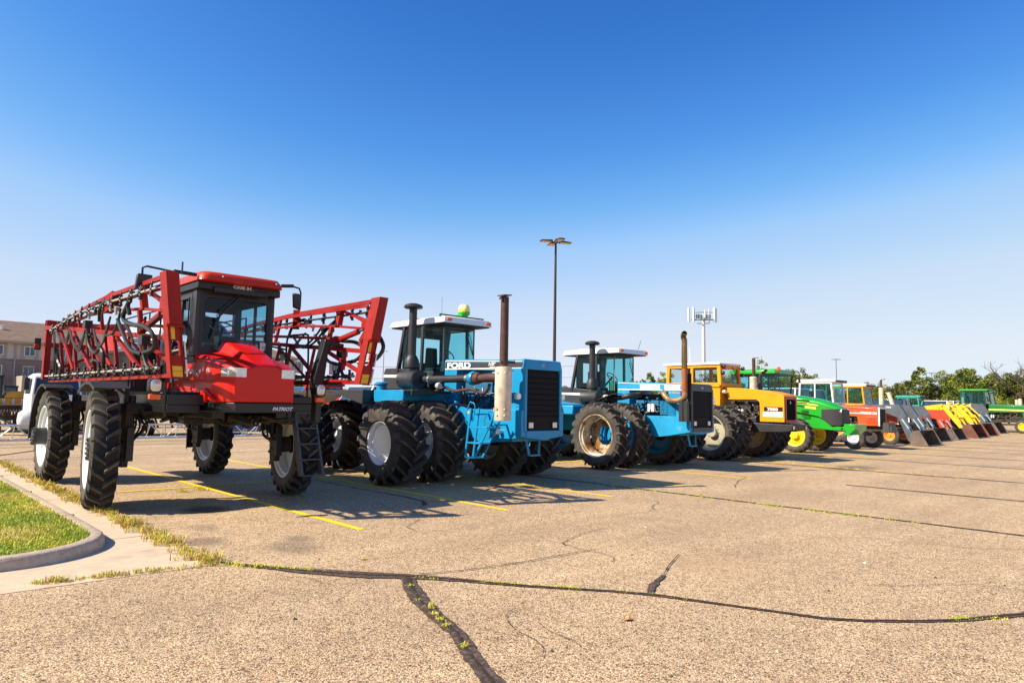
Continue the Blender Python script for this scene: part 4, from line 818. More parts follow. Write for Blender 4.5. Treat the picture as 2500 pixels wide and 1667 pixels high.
# ================================================================== blue articulated tractors
def cab_mesh(b, W_, yf, yr, z0, z1, wf, ya, lean=0.0, t=.06):
    """posts of a six-sided cab: front half width wf at yf, side half width W_ from ya back to yr"""
    for s in (-1, 1):
        b.bar((s * wf, yf, z0), (s * (wf - lean * .3), yf, z1), t * .35, t * .35); b.bar((s * W_, ya, z0), (s * (W_ - .02), ya, z1), t, t * 1.2); b.bar((s * W_, yr + .22, z0), (s * (W_ - .02), yr, z1), t * 1.6, t * 1.3)
def place(o_root, xc, yc, *objs): pass
def shift(b, dx, dy, dz=0): b.v = [(x + dx, y + dy, z + dz) for x, y, z in b.v]; return b
def articulated(name, label, xc, ax_y, c):
    root = thing(name, label, 'tractor', (xc, ax_y + 2, 0), 'blue articulated tractors'); D = c['dz']; F = c['f']   # D: lower cab/hood, F: y of the grille
    def out(b, nm, m, parent=root, **k): return shift(b, xc, 0).build(nm, m, parent, **k)
    ht, hr = 2.63 + D, 2.72 + D
    paint = c['paint']; hw = .545
    # hood
    b = MB(); r = .05
    def hr_(y, zt, zb=None): zb = zb if zb else zt - .24; return [(-hw, y, zb), (-hw, y, zt - r), (-hw + r, y, zt), (hw - r, y, zt), (hw, y, zt - r), (hw, y, zb)]
    b.loft([hr_(F + .13, ht), hr_(12.43, hr)]); hood = out(b, 'hood', paint, bevel=.01)
    # grille frame
    gm = c['grille_frame']; g0, g1 = c['gz']
    b = MB(); b.box(-hw - .01, -hw + .06, F, F + .35, g0, ht - .19); b.box(hw - .06, hw + .01, F, F + .35, g0, ht - .19); b.box(-hw + .06, hw - .06, F, F + .35, g0 - .11, g0 + .02)
    pass
    b.hexa([(-hw - .01, F - .005, ht - .20), (hw + .01, F - .005, ht - .20), (hw + .01, F + .15, ht - .20), (-hw - .01, F + .15, ht - .20), (-hw + .02, F + .02, ht + .0), (hw - .02, F + .02, ht + .0), (hw - .02, F + .14, ht + .02), (-hw + .02, F + .14, ht + .02)])
    gf = out(b, 'grille_frame', gm, bevel=.012)
    b = MB(); b.box(-hw + .06, hw - .06, F + .06, F + .3, g0 + .02, ht - .20)
    nsl = 8
    for i in range(nsl):
        z = g0 + .32 + (ht - .24 - g0 - .32) * i / nsl; b.hexa([(-hw + .062, F + .012, z), (hw - .062, F + .012, z), (hw - .062, F + .06, z), (-hw + .062, F + .06, z), (-hw + .062, F + .035, z + .10), (hw - .062, F + .035, z + .10), (hw - .062, F + .06, z + .10), (-hw + .062, F + .06, z + .10)])
    b.box(-hw + .062, hw - .062, F + .03, F + .06, g0 + .02, g0 + .30); grl = out(b, 'grille', GRIL, gf)
    for s in (-1, 1):
        b = MB(); xx = s * .355; b.box(xx - .08, xx + .08, F + .015, F + .04, g0 + .06, g0 + .20); b.m(1).box(xx - .065, xx + .065, F + .008, F + .02, g0 + .075, g0 + .185); out(b, 'headlight', [BLACK, LAMP], gf, bevel=.004)
    b = MB(); b.lathe([(-.012, .001), (-.012, .9), (0, 1.0)], 'y', n=28); b.v = [(x * .075, F + .0 + y, ht - .10 + z * .036) for x, y, z in b.v]; em = out(b, 'badge', WHITE, gf)
    b = MB(); b.lathe([(-.016, .001), (-.016, .86)], 'y', n=28); b.v = [(x * .075, F + .0 + y, ht - .10 + z * .036) for x, y, z in b.v]; out(b, 'badge_field', mat('badge_blue', (.01, .04, .25), .3), em)
    text('lettering', 'Ford', WHITE, em, (xc - .052, F - .018, ht - .113), (1, 0, 0), (0, 0, 1), .045, shear=.4)
    # side panels and stripe
    b = MB()
    for s in (-1, 1):
        b.add([(s * (hw + .006), y, z) for y, z in ((F + .10, ht - .17), (12.40, hr - .23), (12.40, hr - .08), (F + .10, ht - .03 - .03))], [(0, 1, 2, 3)])
    st = out(b, 'side_stripe', c['stripe'], hood)
    b = MB()
    for s in (-1, 1):
        for d0, d1 in ((.165, .185), (.035, .048)):
            b.add([(s * (hw + .010), y, z) for y, z in ((F + .10, ht - d1), (12.40, hr - d1 - .06 * (d0 > .1)), (12.40, hr - d0 - .05 * (d0 > .1)), (F + .10, ht - d0))], [(0, 1, 2, 3)])
    out(b, 'stripe_edge', WHITE, hood)
    if c['v'] == 1:
        text('lettering', 'FORD', WHITE, hood, (xc - hw - .014, 12.33, hr - .205), (0, -1, -.022), (0, 0, 1), .165, stretch=1.9, bold=.0075)
        text('lettering', '1156', WHITE, hood, (xc - hw - .014, 10.93, ht - .10), (0, -1, 0), (0, 0, 1), .095, stretch=1.25, bold=.005, shear=.2)
        text('lettering', 'VERSATILE', WHITE, hood, (xc - hw - .014, 10.88, ht - .145), (0, -1, 0), (0, 0, 1), .036, stretch=1.1, bold=.001)
    for yy in (11.45, F + .34):
        b = MB(); b.box(-hw - .004, -hw + .01, yy, yy + .008, ht - .235, ht - .0); out(b, 'panel_seam', BLACK, hood)
    for yy in (12.3, 11.6, 11.3, 10.6):
        b = MB(); b.lathe([(-hw - .012, .012), (-hw, .012)], 'x', (0, yy, hr - .262 if yy > 11 else ht - .222), n=8, close=True); out(b, 'hood_bolt', STEEL, hood)
    # firewall, engine
    b = MB(); b.box(-hw, hw, 12.0, 12.43, 1.6, hr - .24); out(b, 'firewall', paint, bevel=.01); b = MB(); b.box(-hw + .02, -hw + .08, F + .35, F + .75, g0, ht - .24); out(b, 'side_panel', paint, bevel=.01); b = MB(); b.box(hw - .08, hw - .02, F + .35, F + .75, g0, ht - .24); out(b, 'side_panel', paint, bevel=.01)
    b = MB(); b.box(-.30, .30, 10.7, 12.0, 1.35, 1.95 + D * .5); b.box(-.36, .0, 11.0, 11.9, 1.95 + D * .5, 2.18 + D); b.box(-.40, -.3, 11.1, 11.5, 1.6, 1.9)
    for i in range(6): b.box(-.46, -.30, 11.05 + i * .15, 11.13 + i * .15, 1.75, 1.9 + D * .4)
    random.seed(9)
    for i in range(10):
        y = random.uniform(10.95, 11.9); b.lathe([(-.50, .03), (-.40, .03)], 'x', (0, y, random.uniform(1.62, 2.0)), n=10, close=True)
    out(b, 'engine_block', mat('engine_blue_paint', (.01, .13, .26), .55, var=.3, dirt=(.04, .035, .03), dirt_amt=.3, dscale=9), bevel=.008)
    b = MB()
    for i in range(7):
        y = 10.50 + i * .045; b.box(-hw + .05, -hw + .10, y, y + .02, 1.60, 2.10 + D)
    b.box(-hw + .06, hw - .06, 10.48, 10.52, 1.6, 2.2 + D) ; out(b, 'fan_guard', paint)
    b = MB()
    for i in range(9):
        y0 = random.uniform(10.7, 11.9); z0 = random.uniform(1.6, 2.1 + D); b.curve([(-.45, y0, z0), (-.52, y0 + random.uniform(-.15, .15), z0 - random.uniform(.1, .3)), (-.44, y0 + random.uniform(-.35, .35), z0 - random.uniform(-.1, .3))], random.uniform(.008, .02), 6, 4)
    out(b, 'engine_hose', HOSE, smooth=True)
    for i, (y, z) in enumerate(((11.35, 1.58), (11.22, 1.58)) if c['v'] == 2 else ((11.75, 1.70),)):
        b = MB(); b.lathe([(z, .055), (z + .22 + D * .0, .055)], 'z', (-.48, y, 0), n=14, close=True); out(b, 'oil_filter', WHITE if c['v'] == 2 else SATIN, smooth=True, sharp=40)
    b = MB(); b.box(-.42, .42, 10.5, 12.0, 1.55, 1.6); b.box(-.1, .44, 10.6, 12.0, 1.6, 2.35 + D); out(b, 'engine_bay', BLACK)
    # lower frame
    fb = 1.60 if c['v'] == 1 else 1.47
    b = MB()
    for s in (-1, 1):
        poly = [(F + .02, g0 - .10), (F + .75, .93), (11.05, .89), (11.35, 1.02), (12.1, 1.0), (13.0, 1.0), (13.0, 1.82 + D * .6), (12.05, 1.82 + D * .6), (11.55, fb), (F + .02, fb)]
        b.prism(poly, 'x', s * (hw + .08), s * (hw + .0))
    b.box(-hw, hw, F + .35, 13.0, .96, 1.1); b.hexa([(-hw, F + .02, g0 - .10), (hw, F + .02, g0 - .10), (hw, F + .75, .93), (-hw, F + .75, .93), (-hw, F + .02, g0 + .0), (hw, F + .02, g0 + .0), (hw, F + .75, g0), (-hw, F + .75, g0)])
    b.hexa([(-hw - .01, F + .0, g0 - .11), (0, F - .0, g0 - .17), (0, F + .4, g0 - .2), (-hw - .01, F + .4, g0 - .14), (-hw - .01, F, g0 - .10), (0, F, g0 - .10), (0, F + .4, g0 - .1), (-hw - .01, F + .4, g0 - .1)])
    b.hexa([(0, F, g0 - .17), (hw + .01, F, g0 - .11), (hw + .01, F + .4, g0 - .14), (0, F + .4, g0 - .2), (0, F, g0 - .10), (hw + .01, F, g0 - .10), (hw + .01, F + .4, g0 - .1), (0, F + .4, g0 - .1)])
    fr = out(b, 'front_frame', paint, bevel=.008)
    b = MB()
    for s in (-1, 1):
        for a, q in (((s * .05 + .12, F + .42, .95), (s * .04 + .12, F + .40, .66)),): b.bar((.12 + s * .20, F + .42, .96), (.12 + s * .14, F + .38, .66), .035, .05)
    b.bar((-.04, F + .38, .66), (.28, F + .38, .66), .08, .03); out(b, 'tow_step', paint, fr)
    # rear frame
    b = MB(); b.box(-.42, .42, 13.55, 17.3, .95, 1.72 + D * .5); b.box(-.3, .3, 12.9, 13.7, .8, 1.3); b.box(-.35, .35, 17.3, 17.55, .6, 1.6); out(b, 'rear_frame', paint, bevel=.01)
    b = MB(); b.lathe([(-1.0, .14), (1.0, .14)], 'x', (0, ax_y + 3.75, .88), n=16, close=True); out(b, 'axle', GRIME, smooth=True, sharp=40); b = MB(); b.lathe([(-1.0, .14), (1.0, .14)], 'x', (0, ax_y, .88), n=16, close=True); b.box(-.25, .25, ax_y - .3, ax_y + .3, .6, 1.1); out(b, 'axle', GRIME, smooth=True, sharp=40)
    # platforms and fenders
    dxp = c['fx']
    for s in (-1, 1):
        def R_(x0, x1): return (min(s * x0, s * x1), max(s * x0, s * x1))
        if c['v'] == 1:
            b = MB(); a0, a1 = R_(hw + .08, 1.7); b.box(a0, a1, 12.06, 12.38, 1.96, 1.985); b.hexa([(a0, 12.08, 1.87 if s < 0 else 1.93), (a1, 12.08, 1.93 if s < 0 else 1.87), (a1, 12.12, 1.93 if s < 0 else 1.87), (a0, 12.12, 1.87 if s < 0 else 1.93), (a0, 12.06, 1.96), (a1, 12.06, 1.96), (a1, 12.12, 1.96), (a0, 12.12, 1.96)]); out(b, 'platform', DARKGREY, bevel=.006)
            b = MB(); b.prism([(12.39, 1.76), (12.39, 1.985), (13.55, 1.985), (13.55, 1.72), (12.7, 1.72)], 'x', a0 if s < 0 else a0, a1); out(b, 'fender_box', paint, bevel=.01)
        b = MB(); a0, a1 = R_(.55, 1.95)
        zz = 1.985 + (D * .25)
        P_ = [(13.62, 1.66), (13.62, zz), (15.9, zz), (17.0, zz - .05), (17.5, zz - .3), (17.46, zz - .32), (16.98, zz - .10), (15.9, zz - .06), (15.0, zz - .06)] if c['v'] == 1 else [(13.6, 1.62), (13.6, 1.75), (14.6, 1.86), (16.6, 1.86), (17.4, 1.6), (17.35, 1.58), (16.6, 1.80), (14.6, 1.80)]
        b.prism(P_, 'x', a0, a1); out(b, 'rear_fender', DARKGREY if c['v'] == 1 else paint, bevel=.006)
    if c['v'] == 2:
        b = MB(); b.bar((-1.15, 12.9, 1.80), (-1.05, 12.15, 2.06), .25, .02); b.bar((-1.05, 12.15, 2.06), (-1.05, 11.95, 2.07), .25, .02); b.box(-1.3, -.6, 12.3, 13.3, 1.55, 1.62); out(b, 'fender_bracket', SATIN)
        b = MB(); b.box(-1.7, -.62, 13.15, 14.2, 1.45, 1.72); out(b, 'fuel_tank', paint, bevel=.03); b = MB(); b.box(.62, 1.7, 13.15, 14.2, 1.45, 1.72); out(b, 'fuel_tank', paint, bevel=.03)
    # cab
    z0, z1 = 2.45 + D, 3.53 + D; wf, wS, yf, ya, yr = .47, .70, 12.62, 13.12, 13.85
    b = MB(); cab_mesh(b, wS, yf, yr, z0, z1, wf, ya)
    b.box(-wS + .03, wS - .03, ya, yr + .1, z1 - .05, z1); b.prism([(-wf, yf), (-wS, ya), (-wS, yr + .2), (wS, yr + .2), (wS, ya), (wf, yf)], 'z', z0 - .46, z0)
    b.bar((-wf, yf, z1 - .02), (wf, yf, z1 - .02), .05, .06); b.bar((-wf, yf, z1 - .02), (-wS, ya, z1 - .02), .05, .06); b.bar((wf, yf, z1 - .02), (wS, ya, z1 - .02), .05, .06)
    # rear wall with window
    for x0, x1 in ((-wS, -.42), (.42, wS)): b.box(x0, x1, yr + .0, yr + .05, z0, z1)
    b.box(-.42, .42, yr, yr + .05, z0, z0 + .25); b.box(-.42, .42, yr, yr + .05, z1 - .22, z1)
    cab = out(b, 'cab', DARKGREY, bevel=.008)
    b = MB(); b.prism([(13.0, z0 - .42), (13.0, z0 - .02), (yr + .25, z0 + .10), (14.60, z0 + .10), (14.66, z0 + .0), (14.66, z0 - .42)], 'x', -wS - .02, wS + .02); body = out(b, 'rear_body', DARKGREY, cab, bevel=.015)
    b = MB()
    for s in (-1, 1): b.add([(s * (wS + .026), y, z) for y, z in ((13.0, z0 - .16), (14.66, z0 - .12), (14.66, z0 - .055), (13.0, z0 - .09))], [(0, 1, 2, 3)]); out(b, 'white_stripe', WHITE, body); b = MB()
    b = MB(); b.add([(-wf, yf - .02, z0), (wf, yf - .02, z0), (wf, yf - .02, z1 - .05), (-wf, yf - .02, z1 - .05)], [(0, 1, 2, 3)]); out(b, 'windshield', GL, cab)
    for s in (-1, 1):
        b = MB(); b.add([(s * wf, yf, z0), (s * wS, ya - .04, z0), (s * wS, ya - .04, z1 - .05), (s * wf, yf, z1 - .05)], [(0, 1, 2, 3)]); out(b, 'corner_window', GL, cab)
        b = MB(); b.add([(s * wS, ya + .05, z0 + .1), (s * wS, yr + .14, z0 + .1), (s * wS, yr - .04, z1 - .06), (s * wS, ya + .05, z1 - .06)], [(0, 1, 2, 3)]); out(b, 'side_window', GL, cab)
    b = MB()
    for x in (-wf, wf): b.box(x - .008, x + .008, yf - .03, yf - .01, z0, z1 - .05)
    out(b, 'window_seal', mat('pale_rubber', (.3, .3, .2), .6), cab)
    # cab roof: tapered slab with a raised rim
    rx0, rx1, ry0, ry1 = -.76, .70, 12.22, 14.42; zr = z1 + .02
    b = MB(); b.loft([[(x, y, z) for x, y in ((rx0 + d, ry0 + d * .8), (rx1 - d, ry0 + d * .8), (rx1 - d, ry1 - d), (rx0 + d, ry1 - d))] for d, z in ((0, zr), (0, zr + .02), (.05, zr + .14), (.10, zr + .155))])
    b.box(rx0 + .16, rx1 - .16, 12.8, 14.0, zr + .155, zr + .19, .05, .08); rf = out(b, 'roof', WHITE, cab, bevel=.012)
    b = MB(); b.box(rx0 + .04, rx1 - .04, ry0 + .05, ry1 - .06, zr - .025, zr - .002); out(b, 'roof_underside', GRIME, rf)
    for s in (-1, 1):
        b = MB(); b.box(s * .60 - .075, s * .60 + .075, ry0 + .03, ry0 + .09, zr + .035, zr + .11); b.v = [(x, y - .04, z) for x, y, z in b.v]; out(b, 'marker_lamp', AMBER, rf, bevel=.015)
    b = MB(); b.curve([(.2, yf - .05, z1 - .02), (.33, yf - .07, z1 - .3), (.40, yf - .06, z1 - .62)], .008, 5); b.bar((.22, yf - .06, z1 - .2), (.40, yf - .06, z1 - .66), .012, .025); out(b, 'wiper', BLACK, cab)
    b = MB(); b.box(-.2, .2, 13.35, 13.7, z0, z0 + .12); b.box(-.18, .18, 13.62, 13.72, z0 + .1, z0 + .62, .03, 0); out(b, 'seat', SEATM, cab, bevel=.03)
    b = MB(); wc = Vector((0, 13.05, z0 + .42)); n1 = Vector((0, -.75, .66)).normalized(); u2 = n1.cross(Vector((1, 0, 0)))
    b.tube([wc + (Vector((1, 0, 0)) * math.cos(i * math.pi / 10) + u2 * math.sin(i * math.pi / 10)) * .19 for i in range(21)], .014, 6, cap=False)
    for a in (.5, 2.6, 4.7): b.tube([wc, wc + (Vector((1, 0, 0)) * math.cos(a) + u2 * math.sin(a)) * .19], .01, 5)
    b.tube([wc, wc - n1 * .4], .03, 7); out(b, 'steering_wheel', PLAST, cab, smooth=True)
    b = MB(); b.loft([[(-.3, 12.75, z0), (.3, 12.75, z0), (.3, 12.95, z0), (-.3, 12.95, z0)], [(-.28, 12.75, z0 + .22), (.28, 12.75, z0 + .22), (.28, 12.95, z0 + .28), (-.28, 12.95, z0 + .28)]]); out(b, 'dashboard', c['dash'], cab, bevel=.02)
    # air cleaner with stack on the left
    A = c['air']; ax0, sx = A['x'], A.get('s', 0)
    b = MB(); zc = 2.24 + D; yc = 12.95
    b.lathe([(12.64, .05), (12.64, .19), (12.66, .215), (12.70, .205), (13.22, .205), (13.26, .215), (13.28, .19), (13.28, .01)], 'y', (ax0, 0, zc), n=32, close=True)
    b.lathe([(zc + .1, .15), (zc + .24, .14), (zc + .27, .165), (zc + .44, .165), (zc + .54, .11), (zc + .56, .092), (A['top'] - .13, .09)], 'z', (ax0, yc, 0), n=28)
    b.lathe([(A['top'] - .13, .09), (A['top'] - .115, .19), (A['top'] - .10, .215), (A['top'] - .07, .22), (A['top'] - .03, .19), (A['top'], .10), (A['top'] + .004, .001)], 'z', (ax0, yc, 0), n=32)
    for i in range(4):
        for y in (12.72, 13.2): b.box(ax0 - .22, ax0 - .205, y - .015, y + .015, zc - .06 + i * .05, zc - .03 + i * .05) if i < 1 else None
    b.box(ax0 - .05, ax0 + .3, 12.6, 13.3, zc - .28, zc - .2); b.bar((ax0 - .1, 12.75, zc - .2), (ax0 - .1, 12.75, zc - .36), .03, .03); b.bar((ax0 - .1, 13.15, zc - .2), (ax0 - .1, 13.15, zc - .36), .03, .03)
    out(b, 'air_cleaner', SATIN, smooth=True, sharp=35)
    E = c['exh']
    if c['v'] == 1:
        xp = ax0 + .12; zp = 2.24
        b = MB(); b.tube([(xp, 12.65, zp), (xp, 12.40, zp)], .085, 16); b.m(1).tube([(xp, 12.42, zp), (xp, 12.36, zp)], .095, 16); b.m(0).tube([(xp, 12.36, zp), (xp, 11.10, zp)], .082, 18); b.m(1).tube([(xp, 11.12, zp), (xp, 11.05, zp)], .09, 16)
        b.m(2).lathe([(10.86, .09), (10.86, .13), (10.92, .15), (10.98, .13), (11.02, .08)], 'y', (xp, 0, zp), n=24, close=True); b.m(3).lathe([(10.68, .06), (10.70, .11), (10.80, .13), (10.86, .10)], 'y', (xp, 0, zp), n=24, close=True)
        b.tube([(xp, 10.70, zp), (xp, 10.4, zp + .015), (xp - .05, 10.2, zp + .01), (E[0], 10.12, zp)], .085, 14)
        out(b, 'intake_pipe', [SATIN, STEEL, paint, RUST], smooth=True, sharp=40)
        b = MB(); b.curve([(xp + .1, 12.3, 1.98), (xp + .1, 12.0, 2.06), (xp + .1, 11.6, 1.98), (xp + .1, 11.1, 2.02), (xp + .1, 10.75, 1.94), (xp + .1, 10.6, 1.98), (xp + .1, 10.5, 2.12)], .035, 9); out(b, 'coolant_pipe', RUST, smooth=True)
        b = MB(); ex, ey = E[0], E[1]
        b.lathe([(1.39, .05), (1.39, .16), (1.42, .168), (2.42, .168), (2.45, .16), (2.46, .10)], 'z', (ex, ey, 0), n=32, close=True)
        for z in (1.5, 1.62, 2.34):
            for a in (2.2, 3.2, 4.2): hexbolt(b, (ex + .168 * math.cos(a), ey + .168 * math.sin(a), z), .02, .02)
        mf = out(b, 'muffler', MUFF, smooth=True, sharp=40)
        b = MB(); b.lathe([(2.44, .09), (2.5, .086), (3.86, .080), (3.86, .07), (3.6, .07)], 'z', (ex, ey, 0), n=24); b.bar((ex - .12, ey, 3.88), (ex + .1, ey, 3.90), .2, .02); b.bar((ex - .14, ey, 3.80), (ex - .11, ey, 3.88), .04, .02); b.bar((ex - .1, ey - .02, 2.55), (ex + .3, ey, 2.56), .04, .05); out(b, 'exhaust_stack', RUST, mf, smooth=True, sharp=40)
        b = MB(); b.tube([(-1.05, 12.0, 1.98), (-1.05, 12.0, 2.03)], .03); b.m(1).lathe([(11.94, .001), (11.94, .06), (11.97, .075), (12.03, .07), (12.06, .02)], 'y', (-1.05, 0, 2.09), n=18, close=True); out(b, 'side_lamp', [SATIN, LAMP], smooth=True, sharp=40)
        # ladder
        b = MB()
        for dx in (-1.12, -.90):
            b.bar((dx, 10.95, .62), (dx, 10.80, 1.62), .03, .045); b.bar((dx, 10.66, .62), (dx, 10.16, 1.40), .03, .045)
        for y0, y1, z in ((10.95, 10.66, .62), (10.89, 10.44, .92), (10.84, 10.25, 1.24)): b.bar((-1.01, y0, z), (-1.01, y1, z), .25, .03)
        b.curve([(-1.13, 10.86, 1.26), (-1.15, 10.93, 1.4), (-1.13, 10.84, 1.72), (-1.13, 10.78, 1.74), (-1.12, 10.68, 1.68), (-1.12, 10.72, 1.40), (-1.12, 10.78, 1.35)], .012, 6); b.curve([(-1.13, 10.36, 1.28), (-1.13, 10.36, 1.42), (-1.13, 10.2, 1.58), (-1.13, 10.08, 1.55), (-1.13, 10.16, 1.36)], .012, 6)
        b.bar((-1.0, 10.8, 1.5), (-.62, 10.8, 1.5), .05, .03); b.bar((-1.0, 10.25, 1.3), (-.62, 10.25, 1.3), .05, .03)
        out(b, 'ladder', paint, bevel=.004)
        b = MB(); b.box(-1.25, .62, 0, 0, 0, 0) if False else None
        b.curve([(-1.0, 11.5, 1.7), (-.75, 11.4, 1.66), (-.7, 11.35, 1.62)], .03, 7); out(b, 'fuel_line', SATIN, smooth=True, sharp=40); b = MB(); b.box(-.66, -.63, 10.48, 10.66, 1.05, 1.1); out(b, 'frame_bracket', SATIN); b = MB(); b.m(1)
        for i in range(8):
            for j in range(3): b.lathe([(-.633, .016), (-.628, .016)], 'x', (0, 10.42 + i * .055 + (j % 2) * .027, 1.18 + j * .05), n=8, close=True)
        out(b, 'perforated_plate', [SATIN, mat('perforation_dark', (.004, .05, .10), .6)]); b = MB(); b.m(2).tube([(-.72, 10.40, 1.15), (-.62, 10.40, 1.15)], .05, 12); out(b, 'pipe_end', [SATIN, mat('perforation_dark', (.004, .05, .10), .6), STEEL], smooth=True, sharp=40)
        b = MB(); b.add([(-.628, 11.42, 1.5), (-.628, 11.5, 1.5), (-.628, 11.5, 1.56), (-.628, 11.42, 1.56)], [(0, 1, 2, 3)]); b.add([(-.628, 9.92, 1.66), (-.628, 10.0, 1.66), (-.628, 10.0, 1.68), (-.628, 9.92, 1.68)], [(0, 1, 2, 3)]); out(b, 'warning_sticker', STICK, fr)
        for s in (-1, 1):
            b = MB(); b.lathe([(9.86, .001), (9.86, .06), (9.89, .072), (9.95, .06), (9.98, .02)], 'y', (s * .66, 0, 1.88), n=18, close=True); b.bar((s * .66, 9.96, 1.88), (s * .54, 10.0, 1.84), .03, .03); out(b, 'front_lamp', LAMP, gf, smooth=True, sharp=40)
        # guidance globe and bar on the roof
        b = MB(); b.bar((-.72, 12.45, zr + .20), (.62, 12.45, zr + .20), .035, .03)
        for x in (-.7, -.55, -.2, .1, .45, .6): b.box(x - .012, x + .012, 12.44, 12.47, zr + .13, zr + .2)
        bar_ = out(b, 'roof_bar', mat('deep_green_paint', (.01, .12, .02), .5), rf)
        b = MB(); b.lathe([(zr + .23, .04), (zr + .27, .13), (zr + .32, .15), (zr + .34, .145)], 'z', (.13, 12.6, 0), n=28, close=True); b.box(-.02, .16, 12.5, 12.7, zr + .22, zr + .27); b.m(1).lathe([(zr + .34, .142), (zr + .40, .138)], 'z', (.13, 12.6, 0), n=28, close=True); b.m(2).lathe([(zr + .40, .138), (zr + .48, .125), (zr + .52, .09), (zr + .53, .001)], 'z', (.13, 12.6, 0), n=28); out(b, 'guidance_globe', [GREEN, YEL, mat('pale_yellow', (.85, .78, .35), .4)], rf, smooth=True, sharp=40)
        b = MB(); b.curve([(-.66, 13.3, zr + .16), (-.74, 13.45, zr + .14), (-.79, 13.6, zr - .05), (-.77, 13.62, zr - .4), (-.76, 13.7, zr - .62), (-.78, 13.9, zr - .85), (-.76, 13.98, zr - 1.05), (-.72, 13.9, zr - 1.12)], .011, 6); out(b, 'cab_cable', BLACK, cab, smooth=True)
        b = MB(); b.tube([(.55, 14.0, zr + .1), (.55, 14.0, zr + .9)], .004, 5); out(b, 'antenna', SATIN, rf)
        b = MB(); b.lathe([(1.985, .12), (2.12, .12), (2.13, .15), (2.17, .15), (2.19, .12)], 'z', (-1.2, 14.0, 0), n=20, close=True); out(b, 'filler_cap', paint, smooth=True, sharp=40)
    else:
        xp = ax0 + .12; zp = 2.24 + D
        b = MB(); b.m(1)
        for i in range(4): b.tube([(xp, 12.63 - i * .05, zp), (xp, 12.60 - i * .05, zp)], .09 - .012 * (i % 2), 14)
        b.m(0).curve([(xp, 12.45, zp - .02), (xp, 12.0, zp + .0), (xp + .05, 11.7, zp + .06), (-hw + .02, 11.62, zp + .10)], .075, 12); out(b, 'intake_pipe', [SATIN, mat('ivory_clamp', (.6, .55, .4), .6)], smooth=True, sharp=40)
        b = MB(); ex, ey = E[0], E[1]
        b.curve([(-hw, 10.85, 2.14), (-hw - .10, 10.75, 2.05), (-hw - .12, 10.6, 1.92), (ex + .02, 10.4, 1.90), (ex, 10.2, 1.90), (ex, ey + .02, 1.98), (ex, ey, 2.15)], .075, 14); b.m(1).lathe([(2.12, .075), (2.75, .077)], 'z', (ex, ey, 0), n=20); b.m(2).lathe([(2.75, .080), (3.35, .074)], 'z', (ex, ey, 0), n=20)
        b.curve([(ex, ey, 3.33), (ex, ey, 3.5), (ex - .02, ey + .02, 3.6), (ex - .09, ey - .06, 3.68)], .074, 16, 4); out(b, 'exhaust_stack', [mat('tan_heat_stained_pipe', (.34, .20, .10), .45, .4, var=.5, dirt=(.3, .1, .03), dirt_amt=.5), RUSTO, BRASS], smooth=True, sharp=50)
        b = MB(); b.lathe([(0, .001), (0, .064)], 'z', n=16); Rm = Matrix.Rotation(.9, 3, Vector((-.6, .8, 0)));  b.v = [tuple(Vector((ex - .10, ey - .065, 3.69)) + Rm @ Vector(v)) for v in b.v]; out(b, 'pipe_mouth', GRIL)
        b = MB(); b.prism([(ey - .13, 1.35), (ey - .13, 2.62), (ey - .11, 2.62), (ey + .09, 2.62), (ey + .09, 1.35)], 'x', ex + .11, ex + .14)
        b.bar((ex - .02, ey - .06, 1.34), (ex - .02, ey - .06, 1.88), .1, .12); b.bar((ex - .02, ey + .08, 1.34), (ex - .02, ey + .08, 1.88), .1, .12); out(b, 'heat_shield', SATIN, bevel=.006)
        for s in (-1, 1):
            b = MB(); b.lathe([(F + .02, .001), (F + .02, .075), (F + .05, .09), (F + .12, .075), (F + .15, .02)], 'y', (s * .64, 0, 1.91), n=18, close=True); b.bar((s * .64, F + .1, 1.91), (s * .54, F + .12, 1.85), .03, .03); out(b, 'front_lamp', LAMP, gf, smooth=True, sharp=40)
        b = MB(); b.add([(-hw - .014, y, z) for y, z in ((11.62, 2.18), (11.62, 2.35), (11.5, 2.37), (11.3, 2.35), (10.95, 2.36), (10.95, 2.19))], [(0, 1, 2, 3, 4, 5)]); b.add([(-hw - .014, y, z) for y, z in ((10.8, 2.2), (10.8, 2.33), (10.3, 2.31), (10.3, 2.18))], [(0, 1, 2, 3)]); out(b, 'peeled_decal', WHITE, hood)
        b = MB()
        for i in range(12): y = 10.48 + i * .04; b.box(-hw - .02, -hw + .0, y, y + .015, 1.5, 1.88)
        out(b, 'vent_louvres', paint)
        b = MB(); b.tube([(.66, 12.6, zr + .1), (.72, 12.5, zr + .48)], .007, 5); out(b, 'antenna', SATIN, rf)
        b = MB(); b.bar((-.62, 10.9, fb - .02), (-.62, 10.88, fb - .05), .02, .02); b.box(-.2, .2, 13.75, 13.85, z0 + .2, z0 + .6); out(b, 'monitor', PLAST, cab)
    # wheels
    tm, rm = c['tyre'], c['rims']
    for y in (ax_y, ax_y + 3.75):
        for x, outer in zip(c['wx'], (1, 0, 0, 1)):
            wheel(root, (xc + x, y, c['R'] - .012), tm, rm[0] if outer else rm[1], flip=x > 0, rot=random.uniform(0, 6))
    return root
T_WIDE = tyre_mesh(.885, .76, .44, 19, lugh=.09, lw=.062, k=1.0, mats=(TYRE, TYREK), rounded=1.7)
RIM_WO = rim_mesh(.44, .76, .34, .13, .05, RIMW, hole=.15, nb=10, cone=.02, studs=16, m2=STEEL); RIM_WI = rim_mesh(.44, .76, -.1, .13, .05, RIMW, nb=10)
STRIPE = mat('charcoal_stripe', (.045, .04, .05), .45, var=.1)
